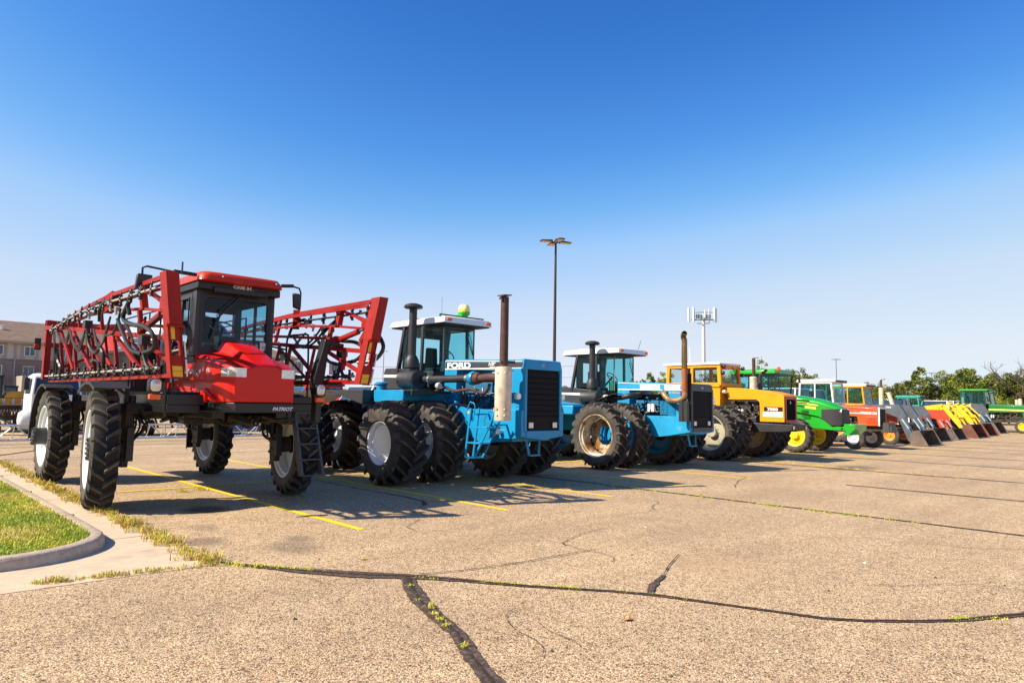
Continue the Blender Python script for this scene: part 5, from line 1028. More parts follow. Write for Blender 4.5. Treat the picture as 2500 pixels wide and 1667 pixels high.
articulated('articulated_tractor', 'blue tractor with tall white muffler, green roof globe and wide dual tyres', 10.36, 12.2,
            dict(v=1, dz=0, f=9.8, gz=(1.17, 2.43), paint=BLUE, grille_frame=BLUE, stripe=STRIPE, dash=TRIM, fx=0, air=dict(x=-1.10, top=3.99), exh=(-1.00, 9.97), tyre=T_WIDE, rims=(RIM_WO, RIM_WI), wx=(-2.07, -1.0, .90, 1.95), R=.885))
T_42 = tyre_mesh(.92, .52, .565, 21, lugh=.07, lw=.056, k=1.0, mats=(TYRE, TYREK), rounded=1.4)
RIM42O = rim_mesh(.565, .52, .22, .2, .05, RIMR, hole=.26, nb=10, cone=.0, studs=12, m2=STEEL); RIM42I = rim_mesh(.565, .52, -.05, .2, .12, BLUE, nb=10)
articulated('articulated_tractor', 'blue tractor with black grille, curved rusty exhaust and rust-stained white wheels', 16.82, 11.95,
            dict(v=2, dz=-.28, f=9.95, gz=(1.16, 2.2), paint=BLUE2, grille_frame=mat('black_shell_paint', (.028, .028, .032), .35, var=.25), stripe=BLUE2, dash=mat('olive_cab_liner', (.14, .17, .08), .7), fx=0, air=dict(x=-1.08, top=3.62), exh=(-.82, 10.0), tyre=T_42, rims=(RIM42O, RIM42I), wx=(-1.92, -.98, .92, 1.88), R=.92))
# ================================================================== smaller tractors further down the row
class Part:   # builds parts of one thing in a local frame: x across, y along (front = -y), shifted and scaled to its place
    def __init__(s, root, xc, dy=0, k=1.0): s.root, s.xc, s.dy, s.k = root, xc, dy, k
    def w(s, x, y, z): return (s.xc + x * s.k, 12 + s.dy + (y - 12) * s.k, z * s.k)
    def __call__(s, b, nm, m, parent=None, **kw):
        b.v = [s.w(*p) for p in b.v]; return b.build(nm, m, parent or s.root, **kw)
    def text(s, st, m, parent, x, y, z, size, stretch=1.2, bold=.002, depth=.004):
        return text('lettering', st, m, parent, s.w(x, y, z), (0, -1, 0), (0, 0, 1), size * s.k, stretch=stretch, bold=bold, depth=depth)
def side_poly(b, poly, x0, x1): b.prism(poly, 'x', x0, x1)
def simple_cab(P, x, y0, y1, z0, z1, post_m, front_m, roof_m, glass_m=None, over=.12, roof_h=.12, front_over=.1, tw=.07, lean=.12, roof_x=None, lower=None):
    """x: half width"""
    glass_m = glass_m or GL
    b = MB(); pl = y1 - .9 * (y1 - y0) * .5
    for s in (-1, 1):
        b.bar((s * x, y0, z0), (s * (x - .02), y0 + lean, z1), tw, tw); b.bar((s * x, y1, z0), (s * (x - .02), y1 - lean * .4, z1), tw, tw); b.bar((s * x, (y0 + y1) / 2 + .05, z0), (s * (x - .02), (y0 + y1) / 2 + .05, z1), tw * .8, tw * .8)
        b.bar((s * x, y0, z0 + .02), (s * x, y1, z0 + .02), tw, tw * 1.2); b.bar((s * (x - .02), y0 + lean, z1 - .03), (s * (x - .02), y1 - lean * .4, z1 - .03), tw, tw)
    b.bar((-x, y1, z0 + .02), (x, y1, z0 + .02), tw, tw); b.bar((-x, y1 - lean * .4, z1 - .03), (x, y1 - lean * .4, z1 - .03), tw, tw)
    b.bar((-x, y0, z0 + .02), (x, y0, z0 + .02), tw, tw); b.bar((-x, y0 + lean, z1 - .03), (x, y0 + lean, z1 - .03), tw, tw * 1.4)
    if lower: b.box(-x, x, y0 + .02, y1, lower, z0)
    cab = P(b, 'cab', post_m, bevel=.01)
    b = MB(); b.add([(-x + .03, y0 - .01, z0 + .04), (x - .03, y0 - .01, z0 + .04), (x - .04, y0 + lean - .01, z1 - .06), (-x + .04, y0 + lean - .01, z1 - .06)], [(0, 1, 2, 3)]); P(b, 'windshield', glass_m, cab)
    for s in (-1, 1):
        b = MB(); b.add([(s * (x - .01), y0 + .04, z0 + .05), (s * (x - .01), y1 - .04, z0 + .05), (s * (x - .03), y1 - lean * .4 - .04, z1 - .06), (s * (x - .03), y0 + lean + .04, z1 - .06)], [(0, 1, 2, 3)]); P(b, 'side_window', glass_m, cab)
    b = MB(); b.add([(-x + .03, y1 - .01, z0 + .04), (x - .03, y1 - .01, z0 + .04), (x - .04, y1 - lean * .4 - .01, z1 - .06), (-x + .04, y1 - lean * .4 - .01, z1 - .06)], [(0, 1, 2, 3)]); P(b, 'rear_window', glass_m, cab)
    b = MB(); xo = (roof_x or x) + over * .6; b.loft([[(px, py, z) for px, py in ((-xo + d, y0 + lean - front_over + d), (xo - d, y0 + lean - front_over + d), (xo - d, y1 + over - d), (-xo + d, y1 + over - d))] for d, z in ((.04, z1 - .01), (0, z1 + .01), (0, z1 + roof_h * .7), (.07, z1 + roof_h))]); rf = P(b, 'roof', roof_m, cab, bevel=.015)
    b = MB(); ym = (y0 + y1) / 2; b.box(-.22, .22, ym + .1, ym + .5, z0 - .1, z0 + .1); b.box(-.2, .2, ym + .42, ym + .54, z0 + .05, z0 + .6, .03, 0); P(b, 'seat', SEATM, cab, bevel=.03)
    b = MB(); wc = Vector((0, y0 + .42, z0 + .28)); n1 = Vector((0, -.6, .8)).normalized(); u2 = n1.cross(Vector((1, 0, 0)))
    b.tube([wc + (Vector((1, 0, 0)) * math.cos(i * math.pi / 8) + u2 * math.sin(i * math.pi / 8)) * .2 for i in range(17)], .016, 5, cap=False); b.tube([wc, wc - n1 * .5], .04, 7); b.box(-.2, .2, y0 + .08, y0 + .25, z0 - .1, z0 + .15); P(b, 'steering_wheel', PLAST, cab, smooth=True)
    return cab, rf
def engine_bits(P, x, y0, y1, z0, z1, seed=1, filters=0, m=GRIME):
    random.seed(seed); b = MB(); b.box(-x * .6, x * .6, y0, y1, z0, z1)
    for _ in range(22):
        y = random.uniform(y0, y1 - .05); z = random.uniform(z0, z1 - .05); b.box(-x, -x * .55, y, y + random.uniform(.03, .16), z, z + random.uniform(.03, .10))
    for _ in range(8):
        y = random.uniform(y0, y1); z = random.uniform(z0, z1); b.curve([(-x * .9, y, z), (-x * 1.0, y + random.uniform(-.2, .2), z - .1), (-x * .9, y + random.uniform(-.3, .3), z + random.uniform(-.2, .2))], .015, 5, 3)
    P(b, 'engine', m)
    b = MB()
    for _ in range(9):
        y = random.uniform(y0, y1 - .05); z = random.uniform(z0, z1 - .05); b.lathe([(-x * 1.02, .025), (-x * .8, .03)], 'x', (0, y, z), n=8, close=True)
    P(b, 'engine_fittings', STEEL)
    for i in range(filters):
        b = MB(); b.lathe([(z0 + .05, .05), (z0 + .27, .05)], 'z', (-x * 1.0, y1 - .18 - i * .13, 0), n=12, close=True); P(b, 'oil_filter', WHITE, smooth=True, sharp=40)
def std_wheels(P, pts, tm, rm, R, label=None):
    for x, y in pts:
        w = wheel(P.root, P.w(x, y, R), tm, rm, flip=x > 0, rot=random.uniform(0, 6)); w.scale = (P.k,) * 3
# ---------------- orange articulated tractor
X0 = 22.45
rt = thing('articulated_tractor', 'orange yellow articulated tractor with 7580 on its hood', 'tractor', (X0, 14, 0)); P = Part(rt, X0)
hx = .47
b = MB()
hp = [(10.03, 1.29), (10.03, 2.14), (10.09, 2.20), (10.6, 2.31), (11.2, 2.38), (12.15, 2.44), (12.0, 2.02), (11.0, 2.02), (10.92, 1.98), (10.87, 1.92), (10.87, 1.29)]
side_poly(b, hp, -hx, -hx + .05); side_poly(b, hp, hx - .05, hx)
for (ya, za), (yb, zb) in zip(hp[1:5], hp[2:6]): b.hexa([(-hx + .05, ya, za - .03), (hx - .05, ya, za - .03), (hx - .05, yb, zb - .03), (-hx + .05, yb, zb - .03), (-hx + .05, ya, za), (hx - .05, ya, za), (hx - .05, yb, zb), (-hx + .05, yb, zb)])
b.box(-hx + .05, hx - .05, 10.04, 10.1, 2.06, 2.15); hood = P(b, 'hood', OCHRE, bevel=.02)
b = MB(); surround(b, -hx + .16, hx - .10, 1.36, 2.04, 10.02, .09, .05); P(b, 'grille_surround', mat('red_trim_paint', (.5, .03, .015), .4), hood)
b = MB(); b.box(-hx + .06, hx - .06, 10.07, 10.4, 1.30, 2.14)
for i in range(9): b.box(-hx + .16 + i * .075, -hx + .18 + i * .075, 10.05, 10.07, 1.36, 2.04)
P(b, 'grille', GRIL, hood)
b = MB(); b.prism([(-.02, 1.9), (.05, 1.9), (.015, 1.99)], 'y', 10.03, 10.045); P(b, 'grille_emblem', WHITE, hood)
b = MB(); b.add([(-hx - .004, y, z) for y, z in ((10.72, 1.64), (10.08, 1.64), (10.08, 1.78), (10.72, 1.78))], [(0, 3, 2, 1)]); dec = P(b, 'number_plate', BLACK, hood)
P.text('7580', WHITE, dec, -hx - .008, 10.60, 1.665, .12, stretch=1.5, bold=.006)
b = MB(); b.add([(-hx - .004, y, z) for y, z in ((10.76, 1.46), (10.08, 1.46), (10.08, 1.62), (10.76, 1.62))], [(0, 3, 2, 1)]); P(b, 'decal', WHITE, hood)
engine_bits(P, .42, 10.9, 11.95, 1.42, 1.95, 4, 3)
b = MB(); b.prism([(9.72, 1.22), (9.78, 1.02), (10.1, .97), (11.1, .93), (11.6, 1.1), (12.4, 1.05), (12.4, 1.5), (11.4, 1.5), (11.4, 1.25)], 'x', -hx - .05, hx + .05); b.box(-hx, hx, 11.0, 11.6, 1.22, 1.42); fr = P(b, 'front_frame', SATIN, bevel=.02)
b = MB(); b.box(-.45, .45, 13.6, 17.0, .9, 1.6); b.box(-.3, .3, 12.4, 13.7, .8, 1.3); P(b, 'rear_frame', OCHRE, bevel=.02)
for s in (-1, 1):
    b = MB(); b.box(s * .45 - .04, s * .45 + .04, 9.715, 9.73, 1.08, 1.17); P(b, 'front_lamp', LAMP, fr)
OCH2 = OCHRE
cab, rf = simple_cab(P, .66, 12.2, 14.3, 2.5, 3.22, OCH2, OCH2, WHITE, GLC, over=.16, roof_h=.10, tw=.13, lean=.04, front_over=.08)
b = MB(); b.box(-.66, .66, 12.21, 12.3, 1.75, 2.5); b.prism([(12.2, 1.72), (12.2, 2.5), (13.3, 2.5), (13.3, 1.68), (12.45, 1.62)], 'x', -.68, -.62); b.prism([(12.2, 1.72), (12.2, 2.5), (13.3, 2.5), (13.3, 1.68), (12.45, 1.62)], 'x', .62, .68); b.box(-.66, .66, 13.3, 14.3, 1.6, 2.5); P(b, 'door', OCHRE, cab, bevel=.02)
b = MB(); b.add([(-.685, y, z) for y, z in ((12.45, 1.85), (13.1, 1.85), (13.1, 2.35), (12.45, 2.35))], [(0, 1, 2, 3)]); P(b, 'door_window', GLD, cab)
for x, y, z in ((-.62, 12.1, 3.16), (-.66, 12.12, 2.93), (.72, 12.1, 3.14), (.72, 12.12, 2.9), (-.6, 12.1, 2.28)):
    b = MB(); b.lathe([(y - .07, .001), (y - .07, .065), (y - .04, .075), (y + .03, .06), (y + .07, .02)], 'y', (x, 0, z), n=16, close=True); P(b, 'work_light', BLACK if z > 2.5 else LAMP, cab, smooth=True, sharp=40)
b = MB(); b.bar((.1, 12.14, 3.15), (.45, 12.12, 2.75), .02, .02); P(b, 'wiper', BLACK, cab)
b = MB(); b.tube([(.0, 13.8, 3.3), (.0, 13.8, 3.95)], .01, 5); P(b, 'antenna', WHITE, rf)
b = MB(); b.lathe([(2.34, .115), (2.78, .115), (2.80, .09)], 'z', (-.25, 11.2, 0), n=20, close=True); mf = P(b, 'muffler', MUFF, smooth=True, sharp=40)
b = MB(); b.lathe([(2.78, .058), (3.42, .058)], 'z', (-.25, 11.17, 0), n=14, close=True); b.bar((-.3, 11.15, 3.44), (-.08, 11.1, 3.45), .1, .015); P(b, 'exhaust_stack', RUST, mf, smooth=True, sharp=40)
b = MB(); b.lathe([(2.36, .08), (2.80, .08), (2.82, .05)], 'z', (.15, 11.15, 0), n=16, close=True); b.m(1).curve([(.15, 11.15, 2.8), (.15, 11.12, 2.9), (.2, 11.0, 2.98), (.24, 10.95, 3.06)], .045, 10); P(b, 'air_stack', [SATIN, RUST], smooth=True, sharp=40)
for s in (-1, 1):
    b = MB(); b.prism([(12.9, 1.6), (13.0, 1.78), (16.5, 1.78), (17.2, 1.55), (17.1, 1.5), (16.5, 1.7), (13.1, 1.7)], 'x', s * .7, s * 1.5); P(b, 'fender', OCHRE, bevel=.01)
std_wheels(P, [(x, y) for x in (-1.83, -1.0, 1.0, 1.9) for y in (11.85, 15.5)], T_42, rim_mesh(.565, .52, .10, .16, .12, mat('beige_rim_paint', (.42, .38, .28), .5, dirt=(.15, .08, .03), dirt_amt=.3), nb=10, cone=.03, studs=12, m2=STEEL), .91)
# ---------------- green tractor
X0 = 28.45
rt = thing('row_tractor', 'bright green tractor with yellow wheels, black nose and green front weight bracket', 'tractor', (X0, 14, 0)); P = Part(rt, X0)
def hring(y, w, zt, zb, sl=.12): return [(-w, y, zb), (-w, y, zt - sl), (-w + .10, y, zt - sl * .35), (-w * .45, y, zt), (w * .45, y, zt), (w - .10, y, zt - sl * .35), (w, y, zt - sl), (w, y, zb)]
b = MB(); b.loft([hring(13.2, .50, 2.36, 1.62), hring(12.2, .50, 2.28, 1.60), hring(11.4, .48, 2.14, 1.45), hring(10.9, .45, 1.98, 1.2), hring(10.6, .40, 1.85, 1.1), hring(10.52, .34, 1.80, 1.14, .08)]); hood = P(b, 'hood', GREEN, bevel=.02)
b = MB(); b.loft([[(x, y, z) for x, z in ((-w, zb), (-w - .03 * 0, (zb + zt) / 2), (-w, zt), (w, zt), (w, zb))] for y, w, zb, zt in ((11.25, .505, 1.4, 1.74), (10.9, .475, 1.1, 1.76), (10.55, .42, 1.1, 1.76), (10.47, .34, 1.14, 1.72))]); gr = P(b, 'grille', mat('mesh_black', (.03, .025, .03), .6, var=.5, vscale=60), hood, bevel=.02)
for s in (-1, 1):
    b = MB(); b.lathe([(10.5, .001), (10.5, .09), (10.62, .10)], 'y', (s * .33, 0, 1.67), n=14); P(b, 'headlight', LAMP, hood, smooth=True)
b = MB(); b.add([(-.507, y, z) for y, z in ((12.4, 1.98), (11.35, 1.86), (11.4, 1.92), (12.4, 2.06))], [(0, 1, 2, 3)]); b.add([(-.497, y, z) for y, z in ((11.9, 1.78), (11.45, 1.73), (11.47, 1.82), (11.9, 1.87))], [(0, 1, 2, 3)]); P(b, 'yellow_stripe', mat('pale_yellow_decal', (.85, .7, .1), .4), hood)
b = MB()
for i in range(3): b.add([(-.508, y, z - i * .12) for y, z in ((12.3, 2.10), (11.7 + i * .1, 2.05), (11.72 + i * .1, 2.09), (12.3, 2.15))], [(0, 1, 2, 3)])
for i in range(6): b.box(-.512, -.5, 11.75, 12.05, 1.42 + i * .05, 1.44 + i * .05)
P(b, 'hood_vent', BLACK, hood)
b = MB(); b.prism([(10.9, .92), (10.55, .92), (10.5, 1.06), (10.9, 1.12), (11.4, 1.5), (12.2, 1.75), (12.9, 1.62), (12.6, 1.3), (12.0, 1.0)], 'x', -.40, .40); P(b, 'front_frame', GREEN, bevel=.02)
b = MB(); b.prism([(11.25, .98), (10.9, .98), (11.3, 1.38), (11.75, 1.62), (12.3, 1.68), (12.8, 1.5), (12.85, 1.42), (12.3, 1.58), (11.8, 1.52), (11.4, 1.3)], 'x', -1.45, -.42); b.prism([(11.25, .98), (10.9, .98), (11.3, 1.38), (11.75, 1.62), (12.3, 1.68), (12.8, 1.5), (12.85, 1.42), (12.3, 1.58), (11.8, 1.52), (11.4, 1.3)], 'x', .42, 1.45) if False else None
P(b, 'front_fender', GREEN, bevel=.01) if False else None
b = MB(); b.prism([(9.95, .98), (9.95, 1.17), (10.35, 1.19), (10.35, .95), (10.28, .9), (10.28, .86), (10.36, .86), (10.36, .76), (10.2, .76)], 'x', -.62, .62); b.bar((0, 10.3, 1.0), (0, 10.8, 1.0), .7, .15); wb = P(b, 'weight_bracket', GREEN, bevel=.012)
engine_bits(P, .36, 11.3, 12.9, 1.2, 1.65, 7)
cab, rf = simple_cab(P, .78, 13.05, 14.9, 2.3, 3.18, BLACK, BLACK, GREEN, GL, over=.12, roof_h=.2, tw=.06, lean=-.1, front_over=.0, lower=1.7)
b = MB(); b.box(-.7, .7, 12.98, 13.1, 3.14, 3.24); P(b, 'light_bar', BLACK, rf, bevel=.02)
b = MB(); b.tube([(-.55, 12.95, 2.6), (-.55, 12.95, 3.3)], .015, 6); b.m(1).lathe([(3.3, .07), (3.38, .085), (3.46, .06), (3.48, .001)], 'z', (-.55, 12.95, 0), n=16, close=True); P(b, 'beacon', [BLACK, AMBER], smooth=True)
b = MB(); b.curve([(.5, 13.1, 3.3), (.8, 12.9, 3.34), (1.1, 12.8, 3.3), (1.12, 12.8, 3.0)], .015, 6); b.box(1.04, 1.2, 12.78, 12.82, 2.85, 3.1); P(b, 'mirror', BLACK, cab)
b = MB(); b.curve([(-.78, 13.0, 2.3), (-.85, 12.8, 2.5), (-.86, 12.75, 2.9), (-.8, 13.0, 3.0)], .015, 6); P(b, 'cab_rail', BLACK, cab)
b = MB(); b.tube([(.1, 14, 3.38), (.1, 14, 4.0)], .006, 5); P(b, 'antenna', SATIN, rf)
for s in (-1, 1):
    b = MB(); b.prism([(13.6, 1.75), (14.1, 2.0), (15.4, 2.0), (15.9, 1.7), (15.85, 1.65), (15.4, 1.93), (14.1, 1.93)], 'x', s * .8, s * 1.35); P(b, 'rear_fender', GREEN, bevel=.01)
T_FR = tyre_mesh(.70, .42, .42, 19, lugh=.04, lw=.05, mats=(TYRE, TYREK)); RIMYF = rim_mesh(.42, .42, -.02, .15, .10, YEL, nb=10, cone=.05)
T_RR = tyre_mesh(.95, .50, .58, 21, lugh=.05, lw=.06, mats=(TYRE, TYREK)); RIMYR = rim_mesh(.58, .50, .0, .17, .10, YEL, nb=10, cone=.04)
std_wheels(P, [(-1.02, 12.05), (1.02, 12.05)], T_FR, RIMYF, .69); std_wheels(P, [(-1.05, 14.9), (1.05, 14.9)], T_RR, RIMYR, .94)
# ---------------- row-crop tractor builder
T_SM = tyre_mesh(.47, .30, .24, 0, mats=(TYRE,), ribbed=True); RIMS = rim_mesh(.24, .30, -.04, .05, .03, RIMW, nb=6, cone=.02); RIMSY = rim_mesh(.24, .30, -.04, .05, .03, YEL, nb=6, cone=.02); RIMSO = rim_mesh(.24, .30, -.04, .05, .03, mat('orange_rim_paint', (.85, .28, .03), .5), nb=6, cone=.02)
T_RC = tyre_mesh(.88, .46, .50, 20, lugh=.045, lw=.06, mats=(TYRE, TYREK)); RIMRC = {}
def rowcrop(label, xc, paint, dy=0, k=1.0, cab=None, roof=WHITE, posts=None, front=10.9, top=1.93, rim=RIMS, rearrim=WHITE, group=None, muffler=None, stripe=None, words=None, hood_len=1.85, name='row_tractor', vents=True, trim=WHITE, axle=None):
    axle = axle or front + .85
    rt = thing(name, label, 'tractor', (xc, 14 + dy, 0), group); P = Part(rt, xc, dy, k)
    w = .40; ye = front + hood_len
    b = MB(); b.loft([hring(ye, w + .04, top + .08, 1.45, .06), hring(front + .3, w, top, 1.45, .06), hring(front + .06, w, top - .04, 1.45, .06)]); b.box(-w, w, front + .06, front + .95, 1.03, 1.46); hood = P(b, 'hood', paint, bevel=.02)
    b = MB(); b.box(-w - .004, w + .004, front, front + .06, 1.03, top - .03); b.m(1).box(-w + .05, w - .05, front - .012, front + .03, 1.08, top - .1); P(b, 'grille', [trim, GRIL], hood, bevel=.004)
    if vents:
        b = MB()
        for i in range(10): b.box(-w - .006, -w + .01, front + .14, front + .55, 1.12 + i * .032, 1.13 + i * .032)
        P(b, 'side_vent', mat('vent_shadow_red', tuple(c * .45 for c in paint.node_tree.nodes['Color Ramp'].color_ramp.elements[0].color[:3]), .6) if False else SATIN, hood)
    if stripe:
        b = MB(); b.add([(-w - .045, y, z) for y, z in ((ye - .05, 1.60), (front + .12, 1.55), (front + .12, 1.65), (ye - .05, 1.70))], [(0, 1, 2, 3)]); b.v = [(x if y > front + .4 else x + .04, y, z) for x, y, z in b.v]; sp_ = P(b, 'hood_stripe', stripe, hood)
        if words:
            P.text(words[0], words[2], sp_, -w - .05, ye - .25, 1.63, .075); P.text(words[1], words[2], sp_, -w - .012, front + .5, 1.575, .085, stretch=1.5)
    engine_bits(P, .34, front + .95, ye, 1.0, 1.42, int(xc), 2)
    b = MB(); b.prism([(front - .1, .85), (front - .1, 1.02), (ye, 1.02), (ye + 1.6, 1.3), (ye + 1.6, .75), (ye, .7), (front + .4, .78)], 'x', -.22, .22); b.lathe([(-.95, .07), (.95, .07)], 'x', (0, axle, .62), n=8, close=True); b.bar((0, axle, .6), (0, axle, .9), .3, .2); b.lathe([(-.85, .1), (.85, .1)], 'x', (0, ye + 1.35, .87), n=10, close=True); P(b, 'chassis', GRIME)
    if cab:
        c, rf = simple_cab(P, .68, ye + .05, ye + 1.65, 2.02, cab, posts or paint, posts or paint, roof, GL, over=.1, roof_h=.15, tw=.075, lean=.1, front_over=.22, lower=1.3)
        b = MB(); b.box(-.6, .6, ye - .12, ye - .04, cab + .0, cab + .10); P(b, 'light_bar', SATIN, rf, bevel=.01)
    else:
        b = MB(); b.box(-.22, .22, ye + .9, ye + 1.3, 1.35, 1.5); b.box(-.22, .22, ye + 1.25, ye + 1.35, 1.5, 1.9); P(b, 'seat', SEATM, bevel=.03)
        b = MB(); b.tube([(0, ye + .2, 1.5), (0, ye + .5, 1.95)], .03, 6); b.tube([(math.cos(i * math.pi / 8) * .2, ye + .5 + math.sin(i * math.pi / 8) * .17, 1.97 + math.sin(i * math.pi / 8) * .1) for i in range(17)], .015, 5); P(b, 'steering_wheel', PLAST)
        b = MB(); b.box(-.4, .4, ye, ye + .3, 1.2, 1.85); P(b, 'cowl', paint, bevel=.03)
    for s in (-1, 1):
        b = MB(); b.prism([(ye + .5, 1.5), (ye + .75, 1.85), (ye + 1.9, 1.85), (ye + 2.2, 1.55), (ye + 2.14, 1.5), (ye + 1.88, 1.79), (ye + .78, 1.79)], 'x', s * .68, s * 1.15); P(b, 'rear_fender', paint, bevel=.01)
    if muffler:
        mx, my, z0, z1, z2, tilt = muffler
        b = MB(); b.tube([(mx, my, z0), (mx, my + tilt, z1)], .12, 16); b.m(1).tube([(mx, my + tilt, z1), (mx, my + tilt * 1.4, z2)], .055, 10); b.m(2).bar((mx, my + tilt * 1.4, z2), (mx, my + tilt * 1.4 - .22, z2 + .05), .1, .02); P(b, 'muffler', [MUFF, RUST, BLACK], smooth=True, sharp=40)
    if rearrim not in RIMRC: RIMRC[rearrim] = rim_mesh(.50, .46, .0, .14, .06, rearrim, nb=8, cone=.03)
    std_wheels(P, [(-1.12, axle), (1.12, axle)], T_SM, rim, .465); std_wheels(P, [(-.98, ye + 1.35), (.98, ye + 1.35)], T_RC, RIMRC[rearrim], .875)
    return rt, P
BUCKET_PROF = [(10.33, .02), (10.33, .045), (10.95, .05), (11.1, .14), (11.16, .35), (11.1, .55), (10.95, .70), (10.75, .76), (10.75, .78), (10.98, .74), (11.14, .58), (11.20, .35), (11.14, .11), (10.98, .01)]
def loader(label, xc, paint, words=None, dy=0, style='plate', width=1.22, guard=False, k=1.0, bcol=None):
    """front loader frame with a bucket resting on the ground"""
    rt = thing('front_loader', label, 'loader', (xc, 11.5 + dy, 0)); P = Part(rt, xc, dy, k); ar = .88
    for s in (-1, 1):
        b = MB(); x0, x1 = s * ar - .04, s * ar + .04
        if style == 'plate':
            b.prism([(13.6, 2.02), (11.72, 2.06), (11.35, 1.48), (11.50, 1.30), (11.72, 1.36), (12.3, 1.60), (12.9, 1.74), (13.6, 1.80)], 'x', x0, x1)
            b.prism([(11.78, 1.42), (11.45, 1.45), (11.10, .62), (11.22, .20), (11.34, .22)], 'x', x0 + .01, x1 - .01); b.bar((s * ar, 13.4, 1.9), (s * ar, 13.4, 1.2), .1, .12)
            b.bar((s * ar, 12.6, 1.65), (s * ar, 12.9, 1.1), .08, .10)
        else:
            b.bar((s * ar, 13.5, 1.62), (s * ar, 12.15, 1.82), .11, .22); b.bar((s * ar, 12.15, 1.85), (s * ar, 11.15, .45), .11, .22); b.bar((s * ar, 12.2, 1.75), (s * ar, 12.35, 1.25), .1, .14); b.bar((s * ar, 12.5, 1.3), (s * ar, 11.75, 1.35), .08, .12)
            b.bar((s * (ar - .12), 11.9, 1.95), (s * (ar - .12), 11.2, 1.2), .06, .08); b.bar((s * (ar - .1), 12.4, 1.65), (s * (ar - .1), 11.7, 2.02), .06, .07); b.bar((s * (ar - .1), 12.1, 1.9), (s * (ar - .1), 11.85, 1.25), .06, .09); b.bar((s * ar, 13.2, 1.5), (s * ar, 13.0, .9), .1, .12)
        P(b, 'loader_arm', paint, bevel=.008)
        for d in (-.16, .16) if style == 'plate' else (-.12,):
            b = MB(); b.tube([(s * ar + d, 11.55, 1.32), (s * ar + d, 11.25, .85)], .045, 10); b.m(1).tube([(s * ar + d, 11.3, .92), (s * ar + d, 11.12, .60)], .028, 8); P(b, 'lift_cylinder', [mat('pale_cylinder', (.6, .72, .72), .25, .5) if style == 'plate' else paint, CHROME], smooth=True, sharp=40)
        if style == 'plate' and guard:
            b = MB(); b.hexa([(s * ar - .02, 11.70, 2.05), (s * ar + .30, 11.70, 2.03), (s * ar + .30, 11.36, 1.46), (s * ar - .02, 11.36, 1.46), (s * ar - .02, 11.72, 2.07), (s * ar + .30, 11.72, 2.05), (s * ar + .30, 11.38, 1.48), (s * ar - .02, 11.38, 1.48)]); P(b, 'arm_guard', paint, bevel=.006)
    b = MB(); b.bar((-ar, 11.5, 1.1), (ar, 11.5, 1.1), .1, .1); P(b, 'cross_tube', paint)
    if words: P.text(words, WHITE, rt, -ar - .05, 12.35, 1.86, .14, stretch=1.3)
    b = MB(); b.prism(BUCKET_PROF, 'x', -width, width)
    for s in (-1, 1): b.prism([(10.31, .015), (10.73, .79), (10.98, .75), (11.14, .58), (11.20, .35), (11.14, .11), (10.98, .01)], 'x', s * width, s * (width + .025))
    bk = P(b, 'bucket', bcol or BUCK, bevel=.006)
    return rt
RIMO = mat('orange_rim_paint', (.85, .28, .03), .5)
rowcrop('red orange tractor with white cab and white stripe beside the green tractor', 33.9, mat('red_orange_paint', (.78, .085, .012), .4, coat=.2), cab=3.02, posts=WHITE, top=1.90, rim=RIMS, stripe=WHITE, words=('MASSEY FERGUSON', '3650', BLACK), group='tractors further down the row')
b = MB(); b.box(33.4, 34.4, 10.5, 10.78, .75, 1.2, .05, .02); 
for i in range(4): b.m(1).box(33.5, 33.7, 10.495, 10.5, .82 + i * .06, .84 + i * .06)
mfroot = [o for o in bpy.data.objects if o.name.startswith('row_tractor') and 'white stripe' in o.get('label', '')][0]
b.build('front_weight', [SATIN, STEEL], mfroot, bevel=.01)
rowcrop('tractor with orange cab and orange front hubs behind the first grey loader', 39.75, ORANGE, cab=3.0, posts=OCHRE, roof=mat('cream_paint', (.75, .68, .5), .4), front=11.9, axle=12.1, top=1.8, hood_len=1.5, rim=RIMSO, rearrim=RIMO, muffler=(-.22, 12.75, 1.95, 2.95, 3.35, 0), stripe=None, group='tractors further down the row')
loader('grey loader marked 784 with a rusty bucket, nearest in the row', 39.75, GREYL, '784', guard=True)
rowcrop('tractor with a tilted cream muffler behind the second grey loader', 46.0, GREYL, dy=1.2, cab=None, front=12.0, axle=12.3, top=1.8, rim=RIMSO, muffler=(-.25, 12.9, 1.95, 2.85, 3.0, .25), group='tractors further down the row')
loader('second grey loader, partly hidden behind the nearest bucket', 46.6, GREYL, None, dy=1.2)
rowcrop('dark red tractor behind the red loader', 51.3, REDF, dy=1.2, cab=None, front=12.1, axle=12.4, top=1.8, trim=SATIN, rim=RIMSO, group='tractors further down the row')
loader('orange red loader arms with a worn dark bucket', 51.0, mat('loader_red_paint', (.5, .045, .012), .5, var=.3, dirt=(.2, .05, .03), dirt_amt=.3), None, dy=1.2, width=1.25, k=.9)
rowcrop('faded orange tractor with a white cowl behind the first yellow loader', 56.6, mat('faded_pink_orange', (.62, .22, .12), .6, var=.2), dy=1.5, cab=None, front=12.1, axle=12.4, top=1.8, trim=SATIN, rim=RIMSY, muffler=(.2, 12.4, 1.9, 2.5, 2.6, 0), group='tractors further down the row')
loader('first yellow loader with open bars and rust brown bucket', 56.0, LYEL, None, dy=1.6, style='bars', k=1.18, bcol=mat('rust_brown_bucket', (.14, .05, .03), .7, var=.4))
rowcrop('faded orange tractor behind the second yellow loader', 62.6, mat('faded_orange', (.55, .17, .08), .6, var=.2), dy=2.0, cab=None, front=12.1, axle=12.4, top=1.8, trim=SATIN, rim=RIMSY, group='tractors further down the row')
loader('second yellow loader, further right, with rust red bucket', 62.0, LYEL, None, dy=2.2, style='bars', k=1.18, bcol=mat('rust_red_bucket', (.18, .055, .03), .7, var=.4))
